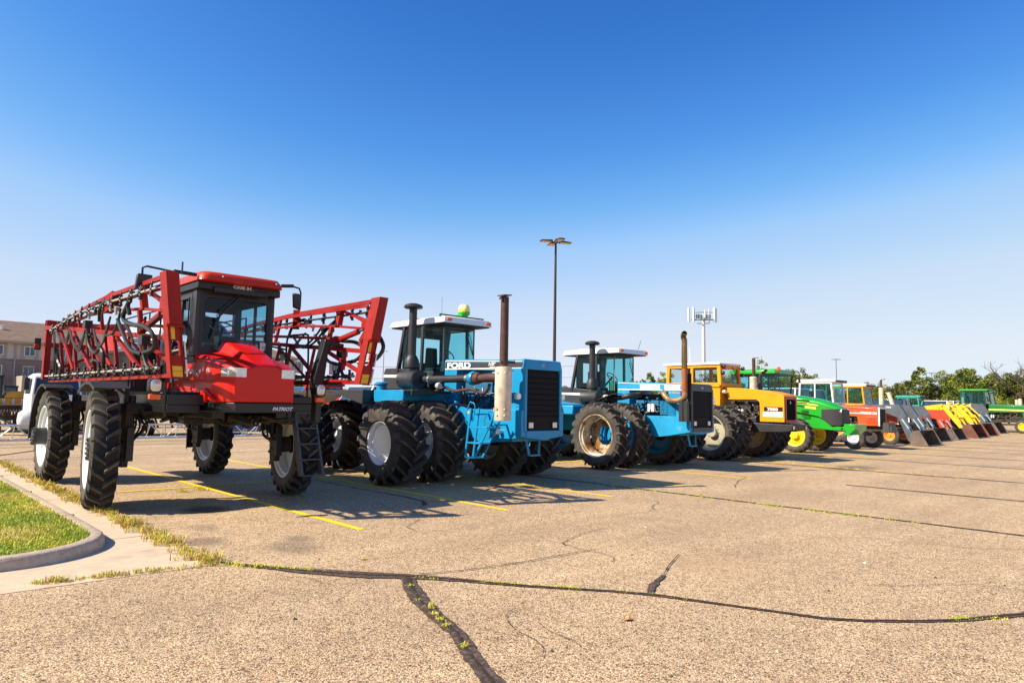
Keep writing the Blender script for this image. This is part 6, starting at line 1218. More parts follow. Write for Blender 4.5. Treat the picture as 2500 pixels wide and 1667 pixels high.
rowcrop('grey tractor behind the farthest grey loader', 70.5, GREYL, dy=3.0, k=1.15, cab=None, front=12.1, axle=12.4, top=1.8, trim=SATIN, rim=RIMSY, group='tractors further down the row')
loader('farthest grey loader marked 844 with a small tan bucket', 70.5, GREYL, '844', dy=3.2, k=1.2)
JG = mat('deep_green_tractor_paint', (.008, .17, .022), .4, coat=.3)
JGR = mat('light_green_roof', (.05, .30, .03), .4)
rowcrop('green tractor with yellow stripe and yellow front wheel at the right edge', 74, JG, dy=1.2, k=1.22, cab=3.0, posts=mat('black_green_cab', (.006, .05, .012), .4), roof=JGR, front=10.4, hood_len=3.0, top=1.98, rim=RIMSY, rearrim=YEL, muffler=(-.1, 11.5, 2.0, 2.45, 2.9, 0), stripe=mat('yellow_hood_stripe', (.85, .75, .2), .4), group='green tractors at the right edge', trim=JG)
rowcrop('second green tractor, its roof showing behind the nearer green cab', 80, JG, dy=2.0, k=1.22, cab=3.0, posts=mat('black_green_cab', (.006, .05, .012), .4), roof=JGR, front=10.4, hood_len=3.0, top=1.98, rim=RIMSY, rearrim=YEL, muffler=(-.1, 11.9, 2.0, 2.45, 2.9, 0), group='green tractors at the right edge', trim=JG)
# ================================================================== surroundings
def at_depth(u, v, D):
    d = ray(u, v); return Vector(O + d * (D / FPX))
def hor(u): return 957 + (u + 370) * .0181
# ---------------- trees
LEAF = [mat('leaf_dark', (.040, .068, .008), .6, var=.3), mat('leaf_mid', (.13, .17, .012), .6, var=.3), mat('leaf_yellow_green', (.27, .30, .022), .6, var=.3), mat('leaf_brown', (.22, .13, .03), .7, var=.3)]
BARK = mat('bark', (.10, .075, .055), .9, var=.3, bump=.4)
def tree_meshes(kind, seed, leaf):
    rnd = random.Random(seed); b = MB(); t = MB()
    # crown of clumps: unit height 1, crown radius ~.4
    H0 = .12 if kind != 'bare' else .3
    cl = []
    if kind == 'cone':
        for i in range(120):
            z = H0 + (1 - H0) * rnd.random() ** 1.2; r = .34 * (1 - (z - H0) / (1 - H0)) ** .85 + .02; a = rnd.uniform(0, 6.28); q = r * rnd.uniform(.55, 1.05); cl.append((q * math.cos(a), q * math.sin(a), z, .075 * (1.25 - z * .75)))
    elif kind == 'round':
        for i in range(150):
            a = rnd.uniform(0, 6.28); ph = rnd.uniform(-.9, 1.3); r = rnd.uniform(.6, 1.08) * (1 + .18 * math.sin(a * 3 + seed)); cl.append((.40 * r * math.cos(a) * math.cos(ph), .40 * r * math.sin(a) * math.cos(ph), .56 + .40 * r * math.sin(ph) * .98, rnd.uniform(.05, .10)))
    elif kind == 'loose':
        for i in range(75):
            a = rnd.uniform(0, 6.28); ph = rnd.uniform(-.7, 1.4); r = rnd.uniform(.5, 1.15) * (1 + .25 * math.sin(a * 2 + seed)); cl.append((.34 * r * math.cos(a) * math.cos(ph), .34 * r * math.sin(a) * math.cos(ph), .60 + .38 * r * math.sin(ph), rnd.uniform(.04, .075)))
    else:   # low bush
        for i in range(90):
            a = rnd.uniform(0, 6.28); r = rnd.random() ** .5; cl.append((.62 * r * math.cos(a), .62 * r * math.sin(a), rnd.uniform(.1, .95 - .45 * r * r), rnd.uniform(.08, .14)))
    if kind != 'bare':
        for (x, y, z, r) in cl:
            mi = rnd.choice([0, 0, 1, 1, 1, 1, 2]); n = int(85 * (r / .08) ** 1.3)
            for _ in range(n):
                while True:
                    p = (rnd.uniform(-1, 1), rnd.uniform(-1, 1), rnd.uniform(-1, 1))
                    if sum(q * q for q in p) < 1: break
                px, py, pz = x + p[0] * r, y + p[1] * r, z + p[2] * r * .8; s = leaf * rnd.uniform(.6, 1.3)
                u = Vector((rnd.gauss(0, 1), rnd.gauss(0, 1), rnd.gauss(0, .6))).normalized(); w = u.cross(Vector((rnd.gauss(0, 1), rnd.gauss(0, 1), rnd.gauss(0, 1)))).normalized()
                b.m(mi if rnd.random() < .75 else rnd.choice([0, 1, 2, 3])); c = Vector((px, py, pz)); b.add([c - u * s, c - w * s * .6, c + u * s, c + w * s * .6], [(0, 1, 2, 3)])
    def limb(p, d, L, r, lev):
        q = p + d * L; t.tube([p, (p + q) / 2 + Vector((rnd.gauss(0, .01), rnd.gauss(0, .01), 0)), q], [r, r * .8, r * .55], 6, cap=False)
        if lev:
            for _ in range(3 if kind != 'bare' else 4):
                limb(p + d * L * rnd.uniform(.5, 1), (d + Vector((rnd.gauss(0, .5), rnd.gauss(0, .5), rnd.uniform(0, .4)))).normalized(), L * rnd.uniform(.5, .75), r * .5, lev - 1)
    limb(Vector((0, 0, 0)), Vector((0, 0, 1)), .45 if kind != 'bush' else .3, .022, 3 if kind != 'bare' else 4)
    return (b.mesh('crown', LEAF) if b.v else None), t.mesh('trunk', [BARK], True)
TREES = {}
def tree(u, vt, D, kind, label, seed=0, leaf=.0165, wide=1.0, group='trees beyond the parking lot', name='tree'):
    p = at_depth(u, hor(u), D); h = 1.72 + (hor(u) - vt) / FPX * D + 0.0; key = (kind, seed % 3)
    if key not in TREES: TREES[key] = tree_meshes(kind, seed % 3 + hash_(kind), leaf)
    cr, tr = TREES[key]; t = thing(name, label, 'tree', (p.x, p.y, 0), group); t.rotation_euler = (0, 0, seed * 1.3); t.scale = (h * wide, h * wide, h)
    for nm, me in (('trunk', tr), ('crown', cr)):
        if me: o = bpy.data.objects.new(nm, me); COL.objects.link(o); o.parent = t
    return t
def hash_(s): return sum(ord(c) for c in s)
T_ = [(733, 925, 105, 'round', 'green tree between the sprayer ladder and the boom, leftmost of the left group', 1.0), (800, 918, 100, 'cone', 'slim pale green tree behind the right boom', .9), (775, 945, 90, 'bush', 'low bushy tree under the right boom beside the red tractor cab', 1.3), (845, 948, 95, 'round', 'green tree behind the lower corner of the right boom', 1.2), (905, 936, 110, 'round', 'bright green round tree left of the first blue tractor cab', 1.1), (875, 955, 85, 'bush', 'low hedge tree behind the white car roof', 1.4), 
      (1372, 938, 110, 'loose', 'small tree showing between the two blue tractors', 1.0), (1586, 910, 90, 'cone', 'sparse treetop above the second blue tractor hood', 1.0), (1622, 916, 90, 'loose', 'thin branched treetop right of the sparse one above the blue hood', 1.0),
      (1762, 905, 120, 'round', 'tree seen through the orange tractor cab', 1.3), (1860, 893, 120, 'loose', 'leafy treetop behind the green tractor roof', .9), (1918, 908, 125, 'round', 'tree right of the orange beacon', 1.2), (1960, 908, 120, 'loose', 'thin yellowing treetop above the white tractor cab', 1.1), (1900, 940, 115, 'bush', 'bush between the green and white cabs', 1.3), (1998, 925, 120, 'round', 'tree behind the white tractor cab', 1.1),
      (2108, 932, 125, 'round', 'tree between the two cream mufflers', 1.0), (2135, 938, 118, 'round', 'rounded tree right of the tilted muffler', .9), (2175, 941, 114, 'round', 'broad green tree behind the black pickup', 1.2), (2218, 926, 112, 'loose', 'open branched tree left of the pointed one', 1.2), (2250, 896, 106, 'cone', 'tall pointed dark green tree left of the lamp pole', 1.25), (2225, 950, 108, 'bush', 'bushy tree at the foot of the pointed tree', 1.3), (2295, 944, 112, 'round', 'yellow green tree right of the lamp pole', 1.2), (2340, 906, 106, 'round', 'large spreading tree, left half of the big pair', 1.15), (2388, 905, 108, 'round', 'large spreading tree above the green cab, right half of the big pair', 1.1),
      (2365, 945, 100, 'bush', 'bush below the big spreading trees', 1.5), (2462, 922, 104, 'round', 'tree behind the two cream mufflers at the right edge', 1.0), (2496, 905, 100, 'round', 'tree cut by the right edge of the picture', 1.1), (2150, 965, 106, 'bush', 'low shrubs behind the tilted muffler', 1.5), (2280, 970, 98, 'bush', 'low shrubs behind the yellow loaders', 1.6), (2060, 950, 110, 'bush', 'low shrubs behind the orange cab', 1.4)]
for i, (u, vt, D, kd, lab, wd) in enumerate(T_): tree(u, vt, D, kd, lab, i, wide=wd)
tree(2494, 872, 98, 'bare', 'bare reddish twigs of a leafless tree above the right edge trees', 3, wide=1.2)
tree(66, 888, 60, 'bare', 'small leafless pale tree in front of the hotel', 4, wide=.8, group='bare trees')
tree(6, 905, 58, 'bare', 'leafless pale tree at the left edge in front of the hotel', 5, wide=.8, group='bare trees')
# a far wood closing the horizon
fw = MB(); rnd = random.Random(2)
for i in range(26000):
    u = rnd.uniform(-200, 2900); D = rnd.uniform(170, 215); h = 5.0 + 2.2 * math.sin(u * .013) + 1.3 * math.sin(u * .041 + 1) + rnd.gauss(0, .5)
    p = at_depth(u, hor(u), D); z = h * rnd.random() ** .8; s = rnd.uniform(.25, .55)
    if u < 760: z *= .45
    a = Vector((rnd.gauss(0, 1), rnd.gauss(0, 1), rnd.gauss(0, 1))).normalized(); w = a.cross(Vector((rnd.gauss(0, 1), rnd.gauss(0, 1), rnd.gauss(0, 1)))).normalized(); c = Vector((p.x, p.y, z))
    fw.m(rnd.choice([0, 0, 1, 1, 2])).add([c - a * s, c - w * s, c + a * s, c + w * s], [(0, 1, 2, 3)])
tag(fw.build('far_wood', LEAF), 'far line of trees closing the horizon behind the tractors', 'wood', kind='stuff')
# ---------------- hotel
HB = mat('hotel_tan_stucco', (.36, .30, .25), .9, var=.06); HL = mat('hotel_pale_stucco', (.50, .46, .42), .9, var=.06); HD = mat('hotel_dark_stucco', (.24, .20, .18), .9, var=.06); HW = mat('hotel_brown_surround', (.26, .17, .12), .9, var=.08); HR = mat('hotel_shingle_roof', (.20, .13, .09), .95, var=.25, vscale=1.5, dirt=(.30, .2, .14), dirt_amt=.4, dscale=.8); HG = mat('hotel_window_glass', (.10, .12, .16), .15, var=.5, vscale=.4)
ho = thing('hotel', 'three storey tan hotel with brown shingle roof behind the sprayer', 'building', (35, 129, 0)); Y0 = 122.5
b = MB(); b.box(-12, 60.5, Y0, Y0 + 15, 0, 3.4); lower_ = b.build('lower_wall', HD, ho); b = MB(); b.box(-12, 60.5, Y0 + .02, Y0 + 15, 3.4, 6.75); b.build('middle_wall', HD, ho); b = MB(); b.box(-12, 60.5, Y0 + .01, Y0 + 15, 6.95, 9.4); b.build('upper_wall', HL, ho)
b = MB(); b.box(-12.1, 60.6, Y0 - .1, Y0 + 15.1, 6.75, 6.95); b.build('band', HW, ho)
b = MB(); b.hexa([(-13, Y0 - .9, 9.5), (61.4, Y0 - .9, 9.5), (61.4, Y0 + 16, 9.5), (-13, Y0 + 16, 9.5), (-13, Y0 + 7.4, 13.1), (53.5, Y0 + 7.4, 13.1), (53.5, Y0 + 7.8, 13.1), (-13, Y0 + 7.8, 13.1)]); rf = b.build('roof', HR, ho)
b = MB(); b.box(-13, 61.45, Y0 - .95, Y0 - .85, 9.25, 9.55); b.box(-12, 60.8, Y0 - .85, Y0, 9.2, 9.3); b.build('gutter', HB, rf)
b = MB(); b.box(15.6, 15.9, Y0 + 3.5, Y0 + 3.8, 11, 12.1); b.build('vent_pipe', WHITE, rf)
wins = []
for i in range(19):
    xw = 15.0 + (i - 4) * 3.85
    for j, zc in enumerate((8.0, 5.1, 2.0)):
        b = MB(); b.box(xw - 1.1, xw + 1.1, Y0 - .08, Y0 - .0, zc - 1.15, zc + 1.15); w_ = b.build('window', HW if j else HB, ho)
        b = MB(); zt = zc + .1
        b.box(xw - .68, xw + .68, Y0 - .11, Y0 - .085, zt - .62, zt + .8); fr_ = b.build('window_frame', WHITE, w_)
        b = MB(); b.box(xw - .60, xw - .04, Y0 - .125, Y0 - .112, zt - .54, zt + .72); b.box(xw + .04, xw + .60, Y0 - .125, Y0 - .112, zt - .54, zt + .72); b.build('pane', HG, w_)
        b = MB(); b.box(xw - .55, xw + .55, Y0 - .16, Y0 - .085, zt - 1.05, zt - .78); b.build('air_vent', HL if j == 0 else HD, w_)
b = MB()
for i in range(0, 10): b.box(13.0 + i * 7.7 - 26.8, 13.2 + i * 7.7 - 26.8, Y0 - .2, Y0 - .02, 0, 9.3)
b.build('downpipe', HB, ho); b = MB(); b.box(17.0, 24, Y0 - 8, Y0 - .1, 0, 4.4); b.build('annexe', HB, ho)
# ---------------- lamps and tower
POLE = mat('bronze_pole', (.055, .04, .03), .5, .3, var=.2); POLEG = mat('grey_pole', (.16, .22, .26), .5, .3, var=.1)
def lamp_pole(u, vt, D, label, heads=4, m=POLE, r=.11):
    p = at_depth(u, hor(u), D); h = 1.72 + (hor(u) - vt) / FPX * D; t = thing('lamp_pole', label, 'street lamp', (p.x, p.y, 0), 'parking lot lamps')
    b = MB(); b.tube([(p.x, p.y, 0), (p.x, p.y, h)], [r, r * .5], 10); b.build('pole', m, t, smooth=True, sharp=60)
    if heads == 4: angs = [.35, .35 + math.pi / 2, .35 + math.pi, .35 + 1.5 * math.pi]
    else: angs = [-.76, -.76 + math.pi]
    for a in angs:
        d = Vector((math.cos(a), math.sin(a), 0)); q = Vector((-d.y, d.x, 0)); c = Vector((p.x, p.y, h - .05)); s = D / 43 if heads == 4 else 1
        b = MB(); L0, L1, w = (.28, 1.0, .22) if heads == 4 else (.12, .85, .15)
        if heads == 4: d, q = (d + q).normalized(), (d - q).normalized()
        b.bar(c + d * .0, c + d * L0, .06, .06); k = c + d * L0; e = c + d * L1
        b.hexa([k - q * w, k + q * w, e + q * w, e - q * w, k - q * w * .8 + Vector((0, 0, .13)), k + q * w * .8 + Vector((0, 0, .13)), e + q * w * .7 + Vector((0, 0, .07)), e - q * w * .7 + Vector((0, 0, .07))]); hd_ = b.build('lamp_head', m, t)
        b = MB(); b.add([k + d * .05 - q * w * .8 - Vector((0, 0, .006)), k + d * .05 + q * w * .8 - Vector((0, 0, .006)), e - d * .05 + q * w * .8 - Vector((0, 0, .006)), e - d * .05 - q * w * .8 - Vector((0, 0, .006))], [(0, 1, 2, 3)]); b.build('lens', mat('amber_glass_lens', (.55, .38, .15), .3), hd_)
    return t
lamp_pole(1352, 583, 42, 'tall bronze lamp pole with four flat heads rising between the blue tractors', 4, POLE, .13)
lamp_pole(933, 857, 125, 'thin distant lamp pole left of the first blue tractor cab', 2, POLEG)
lamp_pole(2044, 877, 120, 'thin blue grey lamp pole above the white tractor cab', 2, POLEG)
lamp_pole(2278, 911, 120, 'thin grey lamp pole rising among the trees at the right', 2, POLEG)
D = 185; p = at_depth(1719, hor(1719), D); ct = thing('cell_tower', 'white cell tower with a ring of panel antennas on a slim pole', 'tower', (p.x, p.y, 0))
sc = D / FPX; ztop = 1.72 + (hor(1719) - 745) * sc
b = MB(); b.tube([(p.x, p.y, 0), (p.x, p.y, ztop - 2)], [.6, .42], 14); b.build('mast', mat('pale_steel_mast', (.6, .58, .56), .5, .2, var=.1), ct, smooth=True, sharp=60)
b = MB(); zp = ztop - 34 * sc; R3 = 30 * sc; fwd = Vector(R[:, 2]); rt_ = Vector(R[:, 0]); c0 = Vector((p.x, p.y, zp))
for s in (-1, 1): b.bar(c0, c0 + rt_ * s * R3, .3, .3)
corners = [c0 + rt_ * R3 * math.cos(a) + fwd * R3 * .8 * math.sin(a) for a in (0.2, 2.3, 4.2)]
for i in range(3): b.bar(corners[i], corners[(i + 1) % 3], .25, .25); b.bar(c0, corners[i], .25, .25); b.bar(corners[i] + Vector((0, 0, 2)), corners[(i + 1) % 3] + Vector((0, 0, 2)), .1, .1)
b.bar(c0 - rt_ * R3 * .5 - Vector((0, 0, 1)), c0 + rt_ * R3 * .5 - Vector((0, 0, 1)), .2, .2); b.build('antenna_platform', POLEG, ct)
for dx, dy, w in ((-34, .6, 5), (-25, -.2, 6), (0, -1, 4.5), (9, .8, 4), (18, .9, 4), (26, -.3, 7), (33, .5, 6)):
    q = c0 + rt_ * dx * sc + fwd * dy * R3 * .5; b = MB(); w2 = w * sc / 2
    b.box(q.x - w2, q.x + w2, q.y - w2 * .6, q.y + w2 * .6, zp - 5 * sc + (0 if abs(dx) > 12 else 8 * sc), zp + 30 * sc - (0 if abs(dx) > 12 else 8 * sc)); b.build('panel_antenna', WHITE, ct, bevel=.05)
b = MB()
for dx in (-15, -6, 5, 14): q = c0 + rt_ * dx * sc; b.box(q.x - .35, q.x + .35, q.y - .3, q.y + .3, zp + 3 * sc, zp + 13 * sc)
b.build('radio_box', POLEG, ct)
for k_, (v1, v2) in enumerate(((888, 893), (918, 920))):
    a = at_depth(640, v1, 150); c = at_depth(1420, v2, 190); b = MB(); b.tube([a.lerp(c, i / 12) - Vector((0, 0, 4 * .6 * (i / 12) * (1 - i / 12))) for i in range(13)], .035, 4); tag(b.build('power_line', POLEG), ('upper' if k_ == 0 else 'lower') + ' of the two thin power lines behind the tractors', 'power line', 'power lines')
# ---------------- aluminium truss and machines behind the sprayer
tr = thing('boom_truss', 'long silver truss boom lying low across the lot behind the sprayer', 'truss', (5, 30, 0)); b = MB(); Yt = 29.6; xs = np.arange(1.0, 17.5, .55)
for z, y in ((.14, Yt), (.66, Yt), (.14, Yt + .5)): b.tube([(.5, y, z), (17.5, y, z)], .035, 6)
for i, x in enumerate(xs[:-1]):
    b.tube([(x, Yt, .14 if i % 2 else .66), (x + .55, Yt, .66 if i % 2 else .14)], .022, 5); b.tube([(x, Yt, .66), (x, Yt + .5, .14)], .018, 5)
    if i % 2: b.tube([(x, Yt, .14), (x, Yt, .66)], .02, 5)
b.build('truss_frame', mat('silver_tube', (.55, .58, .62), .35, .6, var=.15), tr)
b = MB()
for x in (1.5, 6, 11, 16): b.box(x - .1, x + .1, Yt - .05, Yt + .55, 0, .11)
b.build('support_block', BLACK, tr)
def wheelset(P_, xs_, ys_, r, w, root):
    for x in xs_:
        for y in ys_:
            wh = bpy.data.objects.new('wheel', None); COL.objects.link(wh); wh.parent = root; wh.matrix_parent_inverse = Matrix.Translation(-world_loc(root)); wh.location = (x, y, r)
            o = bpy.data.objects.new('tyre', SMALLT); COL.objects.link(o); o.parent = wh; o.scale = (w / .2, r / .34, r / .34)
def small_tyre():
    b = MB(); b.lathe([(-.08, .2), (-.1, .24), (-.1, .31), (-.07, .34), (.07, .34), (.1, .31), (.1, .24), (.08, .2)], 'x', n=22); b.m(1).lathe([(-.07, .001), (-.07, .2), (.07, .2), (.07, .001)], 'x', n=16); m = b.mesh('tyre', [TYREK, ALU], True); m.set_sharp_from_angle(angle=.6); return m
SMALLT = small_tyre()
SBLUE = mat('lift_blue', (.02, .12, .35), .45); CARW = mat('car_white', (.75, .76, .78), .25, coat=.6, var=.02); CARB = mat('car_blue', (.05, .16, .35), .25, coat=.8, var=.03); CARK = mat('car_black', (.015, .018, .03), .2, coat=.9, var=.05); CGL = mat('car_dark_glass', (.03, .05, .07), .08, var=.1)
# blue platform lift
pl_ = thing('platform_lift', 'blue railed platform lift parked behind the sprayer', 'lift', (13.9, 33.5, 0)); b = MB()
for x in (12.2, 13.9, 15.6):
    for y in (32.9, 34.1): b.tube([(x, y, .9), (x, y, 2.35)], .03, 6)
for y in (32.9, 34.1):
    for z in (1.6, 2.35): b.tube([(12.2, y, z), (15.6, y, z)], .03, 6)
b.build('guard_rail', mat('rail_blue', (.03, .22, .5), .4), pl_); b = MB(); b.box(12.1, 15.7, 32.8, 34.2, .75, .92); b.box(12.4, 15.4, 33, 34, .28, .6); b.build('chassis', SBLUE, pl_); wheelset(None, (12.3, 15.5), (33, 34), .22, .2, pl_)
b = MB()
for i in range(3): b.bar((12.4, 33.1, .55 + i * .0), (15.2, 33.1, .8), .05, .08); b.bar((15.2, 33.9, .55), (12.4, 33.9, .8), .05, .08)
b.build('scissor_arm', STEEL, pl_)
# dark equipment trailer
tl = thing('flatbed_trailer', 'long dark trailer with grey rails behind the silver truss', 'trailer', (9.5, 35, 0)); b = MB(); b.box(6.8, 12.0, 34.2, 36.4, .75, .95); b.box(6.6, 12.2, 34.15, 34.25, .9, 1.0); b.build('deck', BLACK, tl)
b = MB()
for x in (6.8, 8.1, 9.4, 10.7, 12): b.tube([(x, 34.2, .9), (x, 34.2, 1.6)], .03, 5)
b.tube([(6.8, 34.2, 1.6), (12, 34.2, 1.6)], .035, 6); b.build('side_rail', ALU, tl); wheelset(None, (7.4, 8.2, 11.0, 11.6), (34.4,), .36, .24, tl)
b = MB(); b.box(9.6, 10.9, 34.6, 36.0, .96, 1.7); b.build('load_box', mat('load_box_dark', (.03, .035, .05), .6, var=.4), tl, bevel=.03)
b = MB(); b.box(9.95, 10.05, 34.19, 34.195, 1.1, 1.35); b.box(10.15, 10.25, 34.19, 34.195, 1.1, 1.35); b.build('red_marker', RED, tl)
cr_t = thing('crate_stack', 'brown slatted crate behind the blue platform rails', 'crate', (15.5, 37.5, 0)); b = MB(); b.box(13.9, 17.0, 37, 38.4, .3, 1.15)
for i in range(14): b.box(14.0 + i * .21, 14.14 + i * .21, 36.96, 37.0, .35, 1.1)
b.build('slats', mat('brown_wood', (.22, .13, .07), .8, var=.3), cr_t); b = MB(); b.box(13.8, 17.1, 36.95, 38.5, 1.15, 1.25); b.box(13.8, 17.1, 36.95, 38.5, 0, .3); b.build('crate_rim', HL, cr_t)
ig = thing('implement_gang', 'dark tillage implement with white framed tanks behind the right truss', 'implement', (13, 44, 0)); b = MB(); rnd = random.Random(4)
for i in range(12): x = 9.5 + i * .8; b.box(x, x + rnd.uniform(.3, .7), 43, 44, .6, rnd.uniform(1.1, 1.9)); b.bar((x, 43, 1.0), (x + .4, 43.2, 0), .06, .1)
b.box(9, 19, 43.4, 43.6, .9, 1.1); b.build('tool_frame', GRIME, ig); b = MB(); b.box(16, 18.5, 44.2, 45.6, 1.0, 2.0); b.build('seed_hopper', HL, ig, bevel=.1)
# left edge: white truck, yellow machines, dark pile, sprayer tank
def lorry():
    q = at_depth(138, 964, 31); X, Y = q.x, q.y
    t = thing('cab_truck', 'white cabover truck behind the rear sprayer fender', 'truck', (X, Y + 2, 0)); z0 = .55
    b = MB(); b.loft([[(X - .95, Y, z0), (X + 1.0, Y, z0), (X + 1.0, Y + 1.8, z0), (X - .95, Y + 1.8, z0)], [(X - .95, Y - .02, 1.75), (X + 1.0, Y - .02, 1.75), (X + 1.0, Y + 1.8, 1.75), (X - .95, Y + 1.8, 1.75)], [(X - .85, Y + .2, 2.6), (X + .9, Y + .2, 2.6), (X + .9, Y + 1.7, 2.6), (X - .85, Y + 1.7, 2.6)], [(X - .7, Y + .4, 2.72), (X + .8, Y + .4, 2.72), (X + .8, Y + 1.6, 2.72), (X - .7, Y + 1.6, 2.72)]]); c_ = b.build('cab', WHITE, t, bevel=.05)
    b = MB(); b.add([(X - .85, Y - .03, 1.78), (X + .9, Y - .03, 1.78), (X + .82, Y + .15, 2.5), (X - .77, Y + .15, 2.5)], [(0, 1, 2, 3)]); b.build('windshield', CGL, c_)
    b = MB(); b.add([(X - .965, Y + .3, 1.8), (X - .965, Y + 1.5, 1.8), (X - .89, Y + 1.5, 2.48), (X - .89, Y + .45, 2.48)], [(0, 1, 2, 3)]); b.build('side_window', CGL, c_)
    for s in (-1, 1): b = MB(); b.box(X + s * 1.15 - .1, X + s * 1.15 + .1, Y - .1, Y - .02, 1.95, 2.5); b.build('mirror', BLACK, c_, bevel=.03)
    b = MB(); b.box(X - .8, X + .9, Y - .04, Y - .01, .9, 1.25); b.build('grille', BLACK, c_)
    b = MB(); b.box(X - .5, X + .6, Y + 1.8, Y + 5, .7, .9); b.box(X - .9, X + .95, Y + 1.9, Y + 2.6, .9, 1.5); b.build('frame_deck', BLACK, t, bevel=.03); wheelset(None, (X - .85, X + .9), (Y + .9, Y + 4.3), .42, .26, t)
lorry()
def skid(X, Y, k, label, body_m):
    t = thing('wheel_loader', label, 'construction machine', (X, Y, 0), 'yellow machines at the left edge'); b = MB()
    b.box(X - 1.2 * k, X + 1.4 * k, Y, Y + 1.6 * k, .8 * k, 1.55 * k, .05, .05); b.box(X - .1, X + 1.5 * k, Y + .1, Y + 1.5 * k, 1.55 * k, 1.95 * k, .15, .1); b.build('body', body_m, t, bevel=.05)
    b = MB(); b.box(X - 1.1 * k, X - .2 * k, Y + .1, Y + 1.5 * k, 1.55 * k, 2.75 * k, .06, .06); c_ = b.build('cab', mat('cab_dark_glass', (.05, .07, .09), .15, var=.3), t, bevel=.03)
    b = MB(); b.box(X - 1.15 * k, X - .15 * k, Y + .05, Y + 1.55 * k, 2.75 * k, 2.87 * k)
    for x in (X - 1.08 * k, X - .24 * k): b.box(x - .04, x + .04, Y + .08, Y + .14, 1.55 * k, 2.75 * k)
    b.build('cab_frame', BLACK, c_); b = MB()
    for i in range(5): b.box(X - 1.1 * k + i * .45 * k, X - .95 * k + i * .45 * k, Y - .12, Y - .02, .9 * k, 1.5 * k)
    b.build('lift_cylinder', CHROME, t); wheelset(None, (X - .8 * k, X + 1.0 * k), (Y + .2, Y + 1.4 * k), .55 * k, .4, t)
q = at_depth(16, 963, 40); skid(q.x, q.y, 1.0, 'black cabbed yellow loader at the left edge in front of the hotel', mat('deep_yellow', (.65, .30, .02), .5, var=.3)); q = at_depth(50, 964, 47); skid(q.x, q.y, .82, 'pale yellow low loader right of the black cabbed one', mat('lemon_yellow_paint', (.75, .58, .06), .5, var=.1))
def blob(name, label, cat, X, Y, L, H, m, seed):
    rnd = random.Random(seed); b = MB()
    for _ in range(260):
        x = X + rnd.uniform(-L, L); y = Y + rnd.uniform(-.5, .5); z = rnd.uniform(0, H); a = Vector((rnd.gauss(0, 1), rnd.gauss(0, .6), rnd.gauss(0, .5))).normalized(); b.bar((x, y, z), Vector((x, y, z)) + a * rnd.uniform(.2, .6), .05, .07)
    return tag(b.build(name, m), label, cat)
dk = thing('tillage_implement', 'dark brown tillage implement at the left edge', 'implement', (1.8, 33.8, 0)); b = MB(); b.box(-.5, 3.2, 33.6, 34.2, .95, 1.25); b.box(-.5, 3.2, 33.4, 34.4, .55, .75); b.box(2.75, 3.1, 33.3, 34.3, .5, 1.1); b.build('frame', GRIME, dk, bevel=.02)
b = MB(); rnd = random.Random(3)
for i in range(30): x = -.4 + i * .115; b.bar((x, 33.5, .95), (x + rnd.uniform(-.05, .1), 33.3, .3), .03, .05); b.lathe([(-.01, .16), (.01, .16)], 'x', (x, 33.3, .9), n=10, close=True)
b.build('disc_gang', mat('dark_rust', (.09, .05, .035), .8, var=.4), dk)
ts = thing('tank_cart', 'white plastic tank on a green cart at the left edge', 'tank cart', (3.1, 30.9, 0)); b = MB(); b.lathe([(2.85, .05), (2.9, .32), (3.0, .42), (3.3, .46), (3.6, .42), (3.7, .32), (3.75, .05)], 'x', (0, 30.9, .64), n=28, close=True); b.build('tank', CREAM, ts, smooth=True)
b = MB(); b.box(2.0, 4.0, 30.7, 31.1, .15, .22); b.bar((1.9, 30.6, .9), (2.7, 30.6, .45), .5, .06); b.lathe([(1.2, .02), (1.2, .2), (2.2, .2), (2.2, .02)], 'x', (0, 31.4, .55), n=16, close=True); b.build('cart_frame', mat('jade_green_frame', (.01, .12, .06), .5), ts, bevel=.01); wheelset(None, (2.2, 3.6), (31.0,), .3, .2, ts)
dk.location.x += 4.9; dk.location.y += 6.3; ts.location.x += 2.5; ts.location.y += 5.6; tl.location.x += 1.9
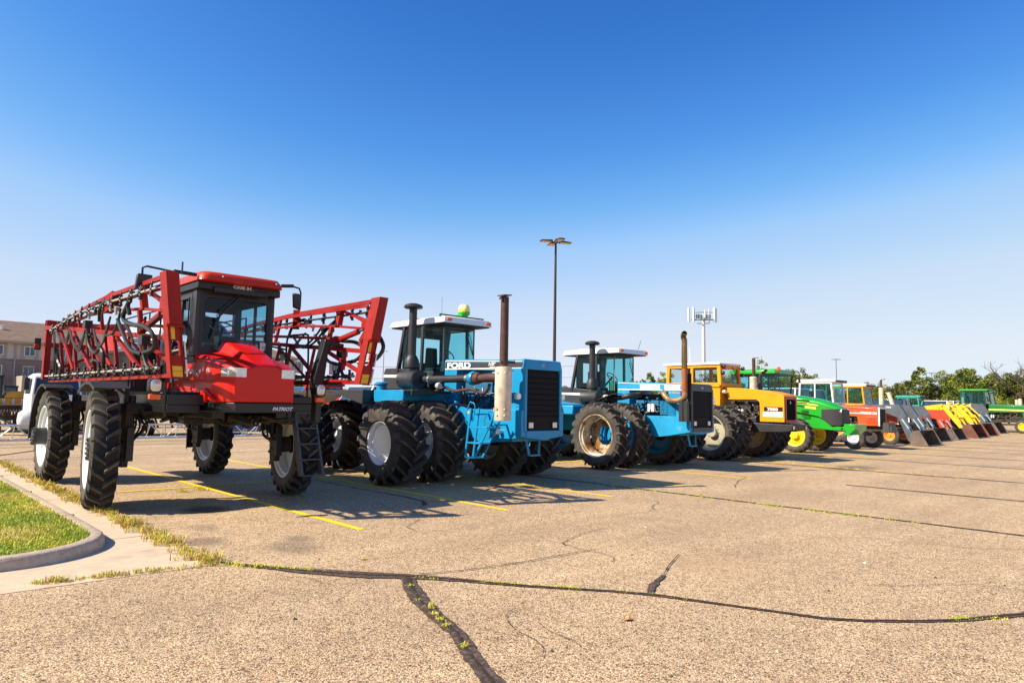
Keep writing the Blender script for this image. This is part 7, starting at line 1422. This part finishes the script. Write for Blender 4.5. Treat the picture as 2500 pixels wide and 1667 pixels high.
# red tractor, cars behind the boom
p = at_depth(792, 978, 37); rr_, PR = rowcrop('red tractor with red cab roof under the right boom of the sprayer', p.x, RED, dy=p.y - 13.6, k=1.0, cab=2.5, posts=RED, roof=RED, front=11, top=1.9, group='machines in the rear row', trim=RED)
def car(X, Y, m, label, kind='suv', k=1.0, L=4.6):
    t = thing('parked_car', label, 'car', (X, Y, 0), 'cars parked behind the tractors'); h1 = 1.0 * k; h2 = (1.75 if kind != 'sedan' else 1.45) * k; w = .92 * k
    b = MB(); P0 = [(X - L / 2, .45 * k), (X - L / 2 + .05, .85 * k), (X - L / 2 + .9, h1), (X + L / 2 - .1, h1 + .02), (X + L / 2, .8 * k), (X + L / 2, .4 * k)]; b.prism(P0, 'y', Y - w, Y + w); b.build('body', m, t, bevel=.08)
    b = MB(); xf, xr = (X - L / 2 + 1.0, X + L / 2 - .15) if kind == 'suv' else (X - L / 2 + 1.1, X + L / 2 - .8); 
    if kind == 'pickup': xr = X + .6
    b.hexa([(xf, Y - w + .05, h1), (xr, Y - w + .05, h1), (xr, Y + w - .05, h1), (xf, Y + w - .05, h1), (xf + .75, Y - w + .2, h2 - .06), (xr - .25, Y - w + .2, h2 - .06), (xr - .25, Y + w - .2, h2 - .06), (xf + .75, Y + w - .2, h2 - .06)]); gh = b.build('window_band', CGL, t, bevel=.03)
    b = MB(); b.box(xf + .72, xr - .2, Y - w + .18, Y + w - .18, h2 - .06, h2, .05, .08); b.build('roof', m, gh, bevel=.04)
    b = MB()
    for y in (Y - w + .10, Y + w - .10):
        s = 1 if y > Y else -1
        for xa, xb in ((xf + .03, xf + .74), ((xf + xr) / 2 + .1, (xf + xr) / 2 + .15), (xr - .03, xr - .26)): b.bar((xa, y - s * -.06, h1), (xb, y - s * .09, h2 - .05), .07, .05)
    b.build('pillar', m, t)
    for y in (Y - w + .1, Y + w - .1):
        for x in (X - L / 2 + .8, X + L / 2 - .9):
            o = bpy.data.objects.new('wheel', SMALLT); COL.objects.link(o); o.parent = t; o.matrix_parent_inverse = Matrix.Translation(-world_loc(t)); o.location = (x, y, .34 * k); o.rotation_euler = (0, 0, math.pi / 2); o.scale = (k, k, k)
p = at_depth(742, 975, 40); car(p.x, p.y, CARB, 'blue vehicle roof seen through the sprayer handrail', 'suv', 1.42)
p = at_depth(905, 975, 34); car(p.x, p.y, CARW, 'white van roofed car behind the black tractor fender', 'suv', 1.42)
p = at_depth(2175, 1000, 48); car(p.x, p.y, CARK, 'black pickup truck behind the orange tractors', 'pickup', 1.45, 6.2)
p = at_depth(1915, 1000, 45); car(p.x, p.y, CARW, 'white truck behind the green tractor hood', 'suv', 1.75, 6.5)
p = at_depth(2295, 1000, 66); car(p.x, p.y, CARW, 'white rounded vehicle among the faded hoods at the right', 'suv', 1.6, 4.8)
# teal tractor and others in the rear row on the right
TEAL = mat('teal_paint', (.03, .33, .26), .5, var=.15)
p = at_depth(2232, 1006, 62); rowcrop('small teal tractor with an open roof frame in the rear row', p.x, TEAL, dy=p.y - 13.5, k=1.1, cab=2.7, posts=TEAL, roof=TEAL, group='machines in the rear row', trim=TEAL)
p = at_depth(2330, 1006, 70); rowcrop('small turquoise tractor with a white stack in the rear row', p.x, mat('turquoise_paint', (.02, .35, .45), .5), dy=p.y - 13, k=1.25, cab=None, muffler=(.2, 12.2, 1.9, 2.6, 2.7, 0), group='machines in the rear row')
p = at_depth(2290, 1006, 60); rowcrop('faded pink orange tractor in the rear row beside the turquoise one', p.x, mat('salmon_paint', (.6, .2, .12), .6), dy=p.y - 13, k=1.15, cab=None, group='machines in the rear row')
